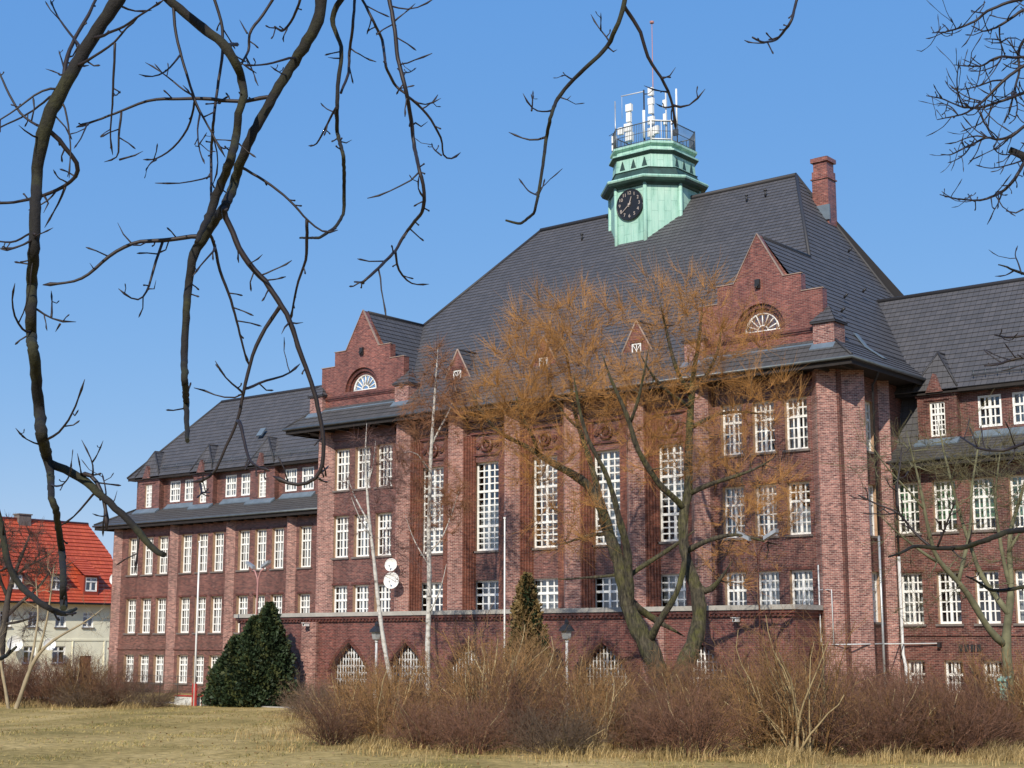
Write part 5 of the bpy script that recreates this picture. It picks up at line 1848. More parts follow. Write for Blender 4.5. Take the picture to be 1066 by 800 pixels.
CHESTNUT_NEAR_AT=[22.67, -60.18, 2.3]
CHESTNUT_NEAR=[[[[2.45,1.089,5.43,0.0419],[2.37,1.04,5.287,0.0376],[2.287,0.982,5.116,0.0367],[2.261,0.9,4.925,0.0365],[2.185,0.873,4.79,0.0406],[2.155,0.837,4.642,0.0414],[2.098,0.846,4.513,0.0359],[2.057,0.866,4.367,0.0317],[2.232,0.757,4.136,0.0301],[2.268,0.738,3.874,0.0308],[2.017,0.898,3.743,0.031],[2.154,0.813,3.534,0.0313],[2.034,0.902,3.436,0.0305],[2.36,0.707,3.298,0.0288],[2.194,0.845,3.153,0.0304],[2.084,0.95,2.992,0.0323],[2.347,0.798,2.831,0.0317],[1.99,1.076,2.764,0.0298],[2.02,1.084,2.684,0.0225],[2.551,0.746,2.456,0.018],[2.588,0.749,2.418,0.0184],[2.275,0.988,2.32,0.0184],[2.012,1.194,2.223,0.0205],[2.418,0.933,2.075,0.0172],[2.551,0.846,1.992,0.0182],[2.402,0.957,1.926,0.0216],[2.73,0.733,1.876,0.0173]],[[2.004,1.08,2.724,0.0252],[2.118,1.116,2.682,0.0251],[2.224,1.147,2.634,0.0232],[2.32,1.169,2.568,0.0222],[2.426,1.199,2.484,0.0221],[2.53,1.228,2.407,0.0198],[2.634,1.257,2.308,0.0219],[2.728,1.278,2.221,0.0183],[2.793,1.274,2.181,0.0173],[2.851,1.266,2.175,0.0146]],[[2.223,1.146,2.637,0.0134],[2.247,1.147,2.657,0.0134],[2.295,1.167,2.661,0.0133],[2.338,1.184,2.599,0.0133],[2.372,1.192,2.535,0.0133],[2.406,1.201,2.45,0.0124],[2.423,1.196,2.32,0.0088]],[[2.634,1.257,2.308,0.0087],[2.637,1.258,2.249,0.0071],[2.636,1.255,2.189,0.0055],[2.629,1.247,2.081,0.0039]],[[2.261,0.871,2.809,0.0087],[2.345,0.842,2.809,0.0076],[2.455,0.835,2.822,0.0066],[2.562,0.826,2.895,0.0057],[2.658,0.808,2.99,0.0047],[2.745,0.782,3.089,0.0037]],[[2.168,0.937,2.799,0.007],[2.23,0.887,2.786,0.006],[2.266,0.814,2.782,0.005],[2.288,0.731,2.797,0.004],[2.319,0.655,2.85,0.003]],[[2.23,1.147,2.642,0.0067],[2.313,1.088,2.653,0.0048],[2.377,1.013,2.743,0.0029]],[[2.306,1.171,2.645,0.0062],[2.318,1.166,2.654,0.0054],[2.326,1.158,2.696,0.0045],[2.331,1.146,2.719,0.0036],[2.289,1.097,2.835,0.0028]],[[2.33,1.149,2.711,0.0058],[2.412,1.121,2.74,0.0041],[2.496,1.095,2.812,0.0025]],[[2.286,0.915,2.567,0.007],[2.408,0.842,2.55,0.0061],[2.539,0.776,2.528,0.0052],[2.686,0.722,2.52,0.0044],[2.829,0.666,2.558,0.0036],[2.946,0.588,2.619,0.0029]],[[2.4,1.192,2.505,0.0066],[2.318,1.261,2.519,0.0055],[2.221,1.318,2.601,0.0043],[2.117,1.368,2.68,0.0031]],[[2.452,1.207,2.464,0.0053],[2.431,1.213,2.455,0.0043],[2.432,1.236,2.499,0.0034],[2.426,1.254,2.55,0.0024]],[[2.347,1.177,2.547,0.0084],[2.296,1.189,2.542,0.0073],[2.207,1.17,2.445,0.0062],[2.117,1.15,2.375,0.005],[2.043,1.144,2.359,0.0039]],[[2.41,1.2,2.417,0.0057],[2.491,1.14,2.393,0.0046],[2.545,1.058,2.385,0.0036],[2.598,0.975,2.392,0.0025]],[[2.287,0.982,5.116,0.0087],[2.131,1.04,5.23,0.0077],[1.946,1.075,5.388,0.0066],[1.781,1.126,5.519,0.0054],[1.613,1.174,5.697,0.0042]],[[2.242,0.893,4.891,0.0157],[2.177,0.933,4.927,0.0146],[2.115,0.976,5.091,0.0134],[2.069,1.031,5.202,0.0123],[2.042,1.102,5.342,0.0111],[2.027,1.182,5.484,0.0099],[1.992,1.247,5.615,0.0087],[1.95,1.305,5.737,0.0075]],[[2.328,1.011,5.202,0.0109],[2.438,0.986,5.161,0.0098],[2.549,0.963,5.16,0.0087],[2.69,0.963,5.148,0.0077],[2.819,0.954,5.175,0.0066],[2.957,0.952,5.188,0.0056],[3.084,0.941,5.199,0.0046]],[[2.274,0.941,5.02,0.0109],[2.316,0.925,4.997,0.0099],[2.391,0.936,5.016,0.0088],[2.491,0.966,5.059,0.0078],[2.58,0.988,5.095,0.0068],[2.658,1.002,5.17,0.0058],[2.745,1.022,5.219,0.0048]],[[2.43,1.077,5.395,0.0096],[2.372,1.113,5.449,0.0083],[2.353,1.181,5.448,0.0071],[2.361,1.271,5.436,0.0058],[2.388,1.376,5.48,0.0045]],[[2.58,0.988,5.095,0.0077],[2.53,1.024,4.95,0.0069],[2.481,1.061,4.816,0.0061],[2.43,1.095,4.744,0.0053],[2.375,1.127,4.607,0.0044],[2.343,1.177,4.522,0.0036]],[[2.481,1.061,4.816,0.0061],[2.37,1.145,4.879,0.005],[2.268,1.238,4.924,0.004],[2.171,1.333,5.006,0.0029]],[[2.223,0.886,4.857,0.0091],[2.216,0.858,4.872,0.0083],[2.219,0.836,4.876,0.0074],[2.146,0.753,4.817,0.0066],[2.106,0.698,4.731,0.0057],[2.04,0.621,4.653,0.0049],[1.974,0.544,4.589,0.0041]],[[2.204,0.88,4.824,0.0092],[2.089,0.905,4.869,0.0082],[2.002,0.954,4.89,0.0073],[1.829,0.932,4.823,0.0063],[1.618,0.88,4.774,0.0054],[1.446,0.859,4.75,0.0043]],[[2.155,0.837,4.642,0.01],[2.11,0.852,4.649,0.0091],[2.05,0.854,4.677,0.0083],[1.933,0.81,4.766,0.0074],[1.842,0.788,4.9,0.0065],[1.76,0.773,5.036,0.0056],[1.683,0.761,5.166,0.0046]],[[2.121,0.837,4.579,0.007],[2.139,0.773,4.576,0.0057],[2.154,0.707,4.588,0.0044],[2.182,0.651,4.597,0.0031]],[[2.161,0.944,4.968,0.0062],[2.141,0.96,4.992,0.0053],[2.105,0.964,5.016,0.0045],[2.042,0.946,5.048,0.0037],[1.983,0.931,5.07,0.0028]],[[2.125,0.961,5.056,0.0066],[1.997,1.029,5.152,0.0049],[1.863,1.093,5.268,0.0031]],[[2.155,0.837,4.642,0.0153],[2.151,0.89,4.633,0.0146],[2.175,0.967,4.543,0.0139],[2.199,1.043,4.476,0.0132],[2.173,1.079,4.432,0.0125],[2.098,1.075,4.381,0.0117],[1.992,1.045,4.342,0.011],[1.894,1.023,4.327,0.0103],[1.785,0.991,4.315,0.0095],[1.677,0.96,4.307,0.0088],[1.577,0.935,4.32,0.008],[1.464,0.9,4.343,0.0073]],[[2.204,0.88,4.824,0.007],[2.231,0.903,4.806,0.0063],[2.238,0.91,4.765,0.0057],[2.263,0.932,4.605,0.0051],[2.274,0.943,4.501,0.0044],[2.267,0.939,4.43,0.0038],[2.268,0.941,4.338,0.0031]],[[2.05,1.064,4.359,0.0081],[2.013,1.07,4.302,0.0066],[1.958,1.061,4.231,0.0051],[1.892,1.043,4.133,0.0037]],[[2.069,1.066,4.379,0.0067],[2.184,0.972,4.345,0.0054],[2.278,0.862,4.316,0.0041],[2.381,0.76,4.322,0.0029]],[[2.259,0.743,3.939,0.0064],[2.336,0.702,3.938,0.0052],[2.43,0.676,3.921,0.004],[2.549,0.669,3.934,0.0028]],[[2.336,0.702,3.938,0.0085],[2.249,0.739,3.977,0.0076],[2.15,0.766,3.989,0.0068],[2.026,0.773,3.961,0.0059],[1.883,0.764,3.99,0.0049],[1.764,0.774,4.024,0.004]],[[2.259,0.743,3.939,0.0081],[2.275,0.725,3.925,0.0072],[2.272,0.692,3.902,0.0063],[2.235,0.631,3.857,0.0054],[2.22,0.588,3.832,0.0045],[2.222,0.559,3.844,0.0036]],[[2.064,0.88,3.461,0.0084],[2.138,0.821,3.432,0.0074],[2.192,0.748,3.415,0.0064],[2.228,0.659,3.482,0.0054],[2.297,0.597,3.558,0.0045],[2.391,0.555,3.627,0.0036]],[[2.12,0.834,3.585,0.0087],[2.113,0.846,3.596,0.0078],[2.123,0.872,3.571,0.0068],[2.177,0.934,3.523,0.0059],[2.205,0.974,3.494,0.0049],[2.264,1.039,3.51,0.004]],[[2.177,0.933,3.529,0.007],[2.116,0.976,3.607,0.0051],[2.046,1.01,3.72,0.0032]],[[2.205,0.974,3.494,0.007],[2.116,1.006,3.467,0.0032]],[[1.894,1.023,4.332,0.0072],[1.957,1.017,4.265,0.0052],[1.976,0.976,4.194,0.0032]]],[[[2.555,0.272,2.495,0.0184],[2.641,0.343,2.421,0.0176],[2.627,0.403,2.314,0.0169],[2.694,0.393,2.191,0.0168],[2.751,0.377,2.08,0.0167],[2.772,0.442,1.985,0.016],[3.085,0.34,1.901,0.0146],[3.176,0.365,1.855,0.0138],[2.81,0.69,1.847,0.0131],[2.62,0.886,1.881,0.0084]],[[2.751,0.377,2.08,0.0079],[2.705,0.381,2.062,0.0058],[2.646,0.375,2.054,0.0036]],[[2.675,0.394,2.228,0.006],[2.706,0.371,2.283,0.0043],[2.741,0.352,2.329,0.0027]]],[[[2.196,0.496,1.601,0.0135],[2.351,0.623,1.618,0.0109],[2.168,0.784,1.641,0.0104],[2.236,0.79,1.683,0.0065]],[[2.213,0.743,1.634,0.0077],[2.215,0.762,1.669,0.0056],[2.209,0.775,1.741,0.0035]]],[[[2.718,2.466,5.835,0.0382],[2.716,2.449,5.68,0.0377],[2.627,2.394,5.5,0.0358],[2.517,2.382,5.378,0.0321],[2.488,2.298,5.211,0.0329],[2.442,2.23,5.038,0.0309],[2.425,2.147,4.874,0.0298],[2.322,2.165,4.737,0.03],[2.174,2.239,4.642,0.0305],[2.42,1.964,4.369,0.0293],[2.111,2.14,4.388,0.0304],[2.046,2.127,4.301,0.0315],[1.956,2.118,4.212,0.0326],[1.99,2.058,4.08,0.0275],[1.94,2.087,3.979,0.0252],[2.081,1.965,3.767,0.0232],[2.052,1.983,3.625,0.0233],[2.136,1.92,3.441,0.0235],[2.387,1.73,3.253,0.0209],[1.852,2.174,3.23,0.02],[2.062,2.016,3.066,0.0161],[2.349,1.798,2.898,0.0131]],[[2.023,2.125,4.279,0.0163],[1.997,2.104,4.298,0.0154],[1.927,2.048,4.281,0.0145],[1.819,1.961,4.26,0.0136],[1.709,1.873,4.26,0.0127],[1.623,1.804,4.224,0.0118],[1.55,1.745,4.16,0.0109],[1.487,1.695,4.076,0.01],[1.425,1.645,4.002,0.0091],[1.338,1.576,3.981,0.0082],[1.226,1.485,3.969,0.0073]],[[1.666,1.838,4.242,0.0069],[1.664,1.83,4.247,0.0056],[1.627,1.795,4.303,0.0044],[1.6,1.766,4.378,0.0031]],[[1.487,1.695,4.076,0.0059],[1.52,1.657,4.063,0.0043],[1.542,1.611,4.088,0.0026]],[[1.819,1.961,4.254,0.0094],[1.817,1.904,4.077,0.0083],[1.832,1.861,3.94,0.0072],[1.829,1.803,3.818,0.0062],[1.812,1.734,3.833,0.0051],[1.788,1.659,3.893,0.0041]],[[1.831,1.846,3.91,0.0063],[1.832,1.862,3.922,0.0052],[1.846,1.889,3.925,0.004],[1.844,1.903,3.984,0.0029]],[[2.476,2.281,5.167,0.0145],[2.44,2.271,5.196,0.0138],[2.349,2.218,5.153,0.0131],[2.231,2.142,5.16,0.0124],[2.124,2.076,5.181,0.0117],[2.024,2.015,5.194,0.011],[1.902,1.936,5.192,0.0103],[1.802,1.874,5.206,0.0096],[1.702,1.814,5.175,0.0088],[1.603,1.753,5.128,0.0081],[1.493,1.684,5.083,0.0074],[1.35,1.588,5.029,0.0067]],[[1.603,1.754,5.122,0.0079],[1.566,1.765,4.956,0.0068],[1.548,1.794,4.819,0.0057],[1.482,1.782,4.834,0.0047],[1.416,1.771,4.826,0.0036]],[[1.548,1.794,4.819,0.0074],[1.639,1.848,4.844,0.0054],[1.692,1.872,4.868,0.0033]],[[1.421,1.636,5.056,0.0069],[1.537,1.541,4.992,0.0055],[1.639,1.434,4.845,0.0042],[1.733,1.322,4.731,0.003]],[[2.572,2.388,5.439,0.0102],[2.618,2.329,5.427,0.009],[2.652,2.258,5.386,0.0078],[2.629,2.142,5.32,0.0067],[2.595,2.017,5.271,0.0055],[2.595,1.919,5.25,0.0044]],[[2.509,2.361,5.336,0.0073],[2.578,2.287,5.301,0.0059],[2.63,2.2,5.268,0.0045],[2.658,2.094,5.279,0.0032]],[[2.285,2.183,4.714,0.0117],[2.28,2.198,4.735,0.0109],[2.291,2.226,4.708,0.0101],[2.383,2.32,4.638,0.0093],[2.496,2.431,4.518,0.0085],[2.554,2.497,4.413,0.0077],[2.571,2.53,4.379,0.0069],[2.664,2.624,4.283,0.0061],[2.7,2.672,4.332,0.0053]],[[2.566,2.521,4.391,0.0113],[2.493,2.592,4.284,0.0102],[2.421,2.663,4.177,0.009],[2.302,2.697,4.058,0.0078],[2.202,2.746,3.879,0.0066],[2.119,2.809,3.836,0.0054]],[[2.42,1.964,4.369,0.0208],[2.385,1.965,4.38,0.0202],[2.391,2.0,4.327,0.0196],[2.437,2.067,4.127,0.019],[2.474,2.127,4.028,0.0185],[2.537,2.209,3.929,0.0179],[2.602,2.291,3.778,0.0173],[2.632,2.345,3.681,0.0167],[2.651,2.391,3.529,0.016],[2.675,2.44,3.397,0.0154],[2.7,2.491,3.262,0.0148],[2.712,2.53,3.107,0.0142],[2.721,2.567,2.971,0.0136],[2.702,2.582,2.799,0.013],[2.663,2.58,2.717,0.0123],[2.596,2.555,2.671,0.0117],[2.523,2.526,2.667,0.0111],[2.458,2.503,2.694,0.0104],[2.374,2.465,2.739,0.0098]],[[2.685,2.583,2.752,0.0083],[2.623,2.667,2.776,0.0061],[2.57,2.758,2.818,0.0038]],[[2.663,2.58,2.717,0.0083],[2.606,2.677,2.705,0.0061],[2.554,2.777,2.716,0.0038]],[[2.474,2.127,4.028,0.0072],[2.529,2.074,4.021,0.0058],[2.633,2.06,4.013,0.0045],[2.713,2.027,4.036,0.0031]],[[2.061,2.129,4.318,0.0118],[2.028,2.205,4.302,0.0108],[1.999,2.284,4.097,0.0098],[2.004,2.391,3.916,0.0088],[1.981,2.475,3.753,0.0077],[1.958,2.559,3.588,0.0067],[1.92,2.631,3.525,0.0056]],[[2.602,2.291,3.778,0.0154],[2.577,2.293,3.778,0.0148],[2.555,2.298,3.745,0.0142],[2.486,2.264,3.651,0.0136],[2.43,2.24,3.533,0.0131],[2.39,2.23,3.416,0.0125],[2.356,2.225,3.299,0.0119],[2.329,2.226,3.18,0.0113],[2.304,2.228,3.086,0.0107],[2.274,2.225,3.028,0.0101],[2.216,2.201,2.909,0.0095],[2.169,2.185,2.778,0.0089],[2.134,2.178,2.719,0.0083],[2.06,2.141,2.685,0.0077],[2.004,2.118,2.699,0.0071]],[[2.296,2.227,3.071,0.0137],[2.396,2.157,3.057,0.012],[2.512,2.101,2.91,0.0104],[2.622,2.041,2.79,0.0088],[2.748,1.993,2.73,0.0073],[2.899,1.965,2.694,0.0058]],[[2.06,2.141,2.685,0.0084],[2.205,2.041,2.608,0.006],[2.313,1.91,2.562,0.0036]],[[2.205,2.041,2.614,0.0068],[2.425,1.927,2.591,0.003]],[[2.35,2.226,3.27,0.0102],[2.324,2.281,3.274,0.0093],[2.296,2.336,3.308,0.0084],[2.315,2.428,3.356,0.0075],[2.357,2.539,3.385,0.0066],[2.355,2.614,3.427,0.0057],[2.353,2.689,3.496,0.0048]],[[2.343,2.226,3.24,0.0088],[2.395,2.174,3.24,0.0075],[2.438,2.114,3.241,0.0062],[2.422,2.007,3.296,0.005],[2.431,1.921,3.393,0.0038]],[[2.021,2.225,4.251,0.0094],[2.114,2.154,4.206,0.008],[2.195,2.073,4.15,0.0067],[2.24,1.963,4.058,0.0053],[2.278,1.847,3.931,0.004]],[[2.63,2.344,3.675,0.0077],[2.626,2.397,3.679,0.0056],[2.626,2.453,3.694,0.0035]],[[2.63,2.344,3.681,0.0077],[2.644,2.285,3.633,0.0056],[2.67,2.236,3.579,0.0034]]],[[[2.031,1.651,5.823,0.0284],[2.149,1.715,5.708,0.0293],[2.249,1.833,5.584,0.0312],[2.459,1.907,5.398,0.031],[2.504,1.951,5.283,0.0272],[2.424,2.068,5.233,0.0267],[2.51,2.015,5.088,0.025],[2.537,1.947,4.955,0.0253],[2.476,1.993,4.839,0.0255],[2.682,1.785,4.584,0.0265],[2.464,1.898,4.518,0.0272],[2.402,1.872,4.334,0.0254],[2.526,1.708,4.151,0.0193],[2.578,1.627,4.047,0.0118]],[[2.459,1.907,5.405,0.0169],[2.377,2.02,5.476,0.0124],[2.297,2.135,5.528,0.0078]],[[2.149,1.715,5.708,0.0113],[2.153,1.721,5.696,0.0106],[2.15,1.72,5.619,0.0099],[2.175,1.742,5.445,0.0093],[2.211,1.773,5.287,0.0086],[2.255,1.811,5.116,0.0079],[2.268,1.824,5.045,0.0072],[2.333,1.879,4.903,0.0065],[2.389,1.926,4.763,0.0058],[2.42,1.954,4.694,0.0051]],[[2.188,1.754,5.362,0.0076],[2.247,1.692,5.31,0.0065],[2.265,1.598,5.184,0.0054],[2.265,1.489,5.11,0.0043],[2.273,1.386,5.103,0.0033]],[[2.258,1.814,5.098,0.0076],[2.225,1.828,5.107,0.0065],[2.108,1.772,5.211,0.0055],[2.017,1.738,5.298,0.0045],[1.915,1.694,5.366,0.0034]],[[2.265,1.821,5.052,0.0085],[2.192,1.877,5.053,0.0076],[2.098,1.915,4.938,0.0068],[1.954,1.912,4.839,0.0059],[1.797,1.899,4.794,0.0049],[1.658,1.9,4.824,0.004]],[[1.797,1.899,4.794,0.0069],[1.907,1.772,4.717,0.0049],[2.024,1.651,4.612,0.003]],[[2.3,1.851,4.974,0.008],[2.406,1.756,4.937,0.0068],[2.508,1.658,4.776,0.0056],[2.634,1.579,4.591,0.0045],[2.774,1.511,4.465,0.0034]],[[2.602,1.598,4.636,0.0054],[2.692,1.53,4.61,0.0044],[2.797,1.473,4.602,0.0033],[2.901,1.416,4.604,0.0023]],[[2.392,1.928,4.763,0.0066],[2.355,1.997,4.776,0.0048],[2.323,2.07,4.809,0.003]]],[[[2.015,2.153,5.925,0.0104],[2.045,2.21,5.737,0.0099],[2.03,2.223,5.518,0.0099],[2.029,2.186,5.266,0.0094],[2.143,2.077,5.03,0.0092],[1.79,2.353,4.973,0.0097],[1.853,2.309,4.798,0.0091],[2.023,2.178,4.549,0.0079]]],[[[2.166,2.533,6.015,0.0101],[2.089,2.509,5.91,0.0096],[2.069,2.401,5.755,0.0095],[2.017,2.471,5.684,0.0091],[2.118,2.31,5.489,0.008]],[[2.067,2.399,5.755,0.007],[2.016,2.416,5.809,0.0051],[1.953,2.424,5.891,0.0032]]],[[[2.317,2.656,6.07,0.0096],[2.34,2.623,5.996,0.009],[2.129,2.744,5.94,0.0087],[2.051,2.73,5.877,0.0083],[2.295,2.439,5.754,0.0065]]],[[[2.628,2.78,6.038,0.022],[2.606,2.745,5.964,0.0209],[2.495,2.752,5.86,0.0171],[2.548,2.782,5.722,0.0136],[2.626,2.748,5.595,0.0134],[2.655,2.688,5.361,0.0134],[2.74,2.599,5.128,0.0132],[2.452,2.881,5.103,0.0132],[2.817,2.593,4.783,0.0121],[2.484,2.928,4.748,0.0122],[2.398,3.018,4.58,0.0114],[2.553,2.79,4.401,0.0105],[2.718,2.49,4.236,0.0092],[2.16,2.839,4.408,0.0067]],[[2.74,2.599,5.128,0.0088],[2.639,2.696,5.197,0.0077],[2.478,2.743,5.08,0.0066],[2.336,2.805,5.013,0.0054],[2.191,2.866,5.061,0.0042]],[[2.544,2.809,5.022,0.0065],[2.498,2.854,5.025,0.0054],[2.492,2.931,5.033,0.0042],[2.477,3.0,5.076,0.003]],[[2.633,2.733,5.536,0.0065],[2.622,2.727,5.538,0.0053],[2.59,2.705,5.54,0.0041],[2.558,2.682,5.547,0.0029]]],[[[2.383,3.097,6.235,0.0114],[2.398,3.076,6.138,0.0109],[2.445,3.02,5.908,0.0103],[2.294,3.136,5.787,0.0105],[2.39,3.045,5.593,0.0098],[2.501,2.864,5.366,0.0086]]],[[[2.978,2.807,5.974,0.0147],[2.981,2.824,5.885,0.0147],[3.039,2.821,5.66,0.0141],[3.036,2.853,5.466,0.0137],[3.111,2.854,5.243,0.0136],[3.023,3.003,5.104,0.0134],[3.014,3.042,4.93,0.0129],[3.304,2.782,4.641,0.0119],[3.289,2.854,4.516,0.012],[3.247,2.892,4.413,0.0116],[2.864,3.133,4.384,0.0111],[2.892,3.004,4.225,0.0105],[3.047,2.697,4.03,0.0096],[3.054,2.548,3.904,0.0081],[2.721,2.807,4.01,0.006]],[[2.893,3.004,4.232,0.0085],[2.834,3.092,4.122,0.007],[2.832,3.226,4.048,0.0055],[2.852,3.378,4.082,0.0039]],[[3.089,2.891,5.209,0.0098],[3.044,2.953,5.242,0.0092],[3.006,3.019,5.244,0.0086],[3.039,3.143,5.178,0.0079],[3.044,3.245,5.071,0.0073],[3.023,3.325,5.023,0.0067],[2.958,3.37,4.954,0.006],[2.966,3.474,4.945,0.0054],[2.962,3.568,5.032,0.0047]],[[3.007,3.02,5.244,0.0074],[3.113,3.036,5.167,0.0054],[3.231,3.062,5.212,0.0033]],[[2.96,3.372,4.961,0.0067],[2.824,3.434,5.054,0.0049],[2.728,3.529,5.141,0.0031]],[[3.021,3.013,5.06,0.0069],[2.998,3.07,5.1,0.0057],[2.989,3.137,5.094,0.0045],[2.984,3.208,5.149,0.0032]],[[3.024,2.822,5.716,0.0068],[3.036,2.825,5.736,0.0056],[3.092,2.864,5.774,0.0043],[3.144,2.9,5.839,0.0031]],[[3.073,2.854,5.354,0.0063],[2.975,2.969,5.424,0.0053],[2.905,3.107,5.483,0.0041],[2.837,3.246,5.578,0.003]],[[3.275,2.861,4.483,0.0077],[3.3,2.762,4.505,0.0055],[3.377,2.704,4.575,0.0034]]],[[[2.32,3.174,6.267,0.0105],[2.395,3.158,6.168,0.0105],[2.488,3.189,5.973,0.0104],[2.343,3.42,5.966,0.0107],[2.6,3.19,5.627,0.0098],[2.409,3.485,5.622,0.0102],[2.538,3.461,5.526,0.0085]]],[[[4.033,4.051,6.126,0.0172],[4.022,4.031,6.011,0.0166],[4.028,4.02,5.922,0.0161],[3.994,3.965,5.789,0.0151],[3.874,4.048,5.714,0.0148],[3.811,3.915,5.564,0.0137],[3.616,3.946,5.487,0.0134],[3.547,3.889,5.362,0.0129],[3.745,3.566,5.103,0.0124],[3.585,3.726,5.042,0.0116],[3.75,3.481,4.764,0.0103],[3.773,3.404,4.547,0.0097],[3.754,3.384,4.412,0.0092],[3.269,3.839,4.524,0.0094],[3.224,3.739,4.539,0.0067]],[[4.025,4.025,5.966,0.0146],[3.996,4.086,5.975,0.0136],[4.041,4.207,5.836,0.0125],[4.032,4.285,5.675,0.0114],[4.071,4.401,5.555,0.0103],[4.088,4.5,5.433,0.0092],[4.066,4.566,5.331,0.008],[4.036,4.627,5.249,0.0069]],[[4.077,4.533,5.389,0.0099],[4.133,4.518,5.337,0.0085],[4.22,4.529,5.337,0.0071],[4.291,4.528,5.382,0.0058],[4.351,4.516,5.438,0.0044]],[[4.084,4.475,5.463,0.0078],[4.056,4.495,5.489,0.0068],[4.022,4.511,5.494,0.0057],[3.941,4.488,5.507,0.0046],[3.875,4.478,5.566,0.0036]],[[4.077,4.533,5.382,0.0073],[3.976,4.578,5.401,0.0054],[3.875,4.622,5.477,0.0034]],[[4.071,4.401,5.555,0.0072],[4.102,4.378,5.533,0.0059],[4.159,4.375,5.539,0.0046],[4.211,4.368,5.583,0.0032]],[[3.904,4.027,5.733,0.0081],[3.885,4.038,5.746,0.007],[3.871,4.054,5.789,0.0059],[3.806,4.027,5.861,0.0048],[3.756,4.014,5.974,0.0037]],[[3.824,4.035,5.844,0.0066],[3.881,3.957,5.852,0.0048],[3.938,3.878,5.889,0.0029]],[[3.665,3.938,5.507,0.0072],[3.726,3.821,5.45,0.0058],[3.775,3.692,5.433,0.0044],[3.828,3.568,5.368,0.0031]],[[3.646,3.727,5.231,0.0081],[3.68,3.667,5.193,0.0069],[3.677,3.577,5.161,0.0058],[3.66,3.475,5.145,0.0046],[3.658,3.387,5.239,0.0035]],[[3.66,3.475,5.145,0.0064],[3.58,3.587,5.26,0.0047],[3.498,3.696,5.389,0.003]],[[3.585,3.726,5.049,0.0086],[3.532,3.709,5.022,0.007],[3.47,3.684,5.036,0.0055],[3.351,3.614,5.104,0.0039]],[[3.769,3.399,4.514,0.0078],[3.7,3.503,4.566,0.0068],[3.604,3.585,4.61,0.0058],[3.49,3.652,4.671,0.0048],[3.363,3.708,4.801,0.0037]],[[3.564,3.903,5.393,0.0072],[3.583,3.901,5.378,0.0059],[3.621,3.916,5.359,0.0045],[3.65,3.922,5.382,0.0032]],[[3.876,4.05,5.71,0.0066],[3.947,4.006,5.65,0.0048],[4.012,3.959,5.632,0.0029]]],[[[4.853,4.975,6.19,0.0103],[4.809,5.01,6.129,0.0104],[4.878,4.785,5.865,0.0096],[4.678,4.942,5.844,0.0094],[4.776,4.562,5.674,0.008],[4.75,4.478,5.694,0.006]]]]
CHESTNUT_FAR_AT=[29.7, -49.96, 2.1]
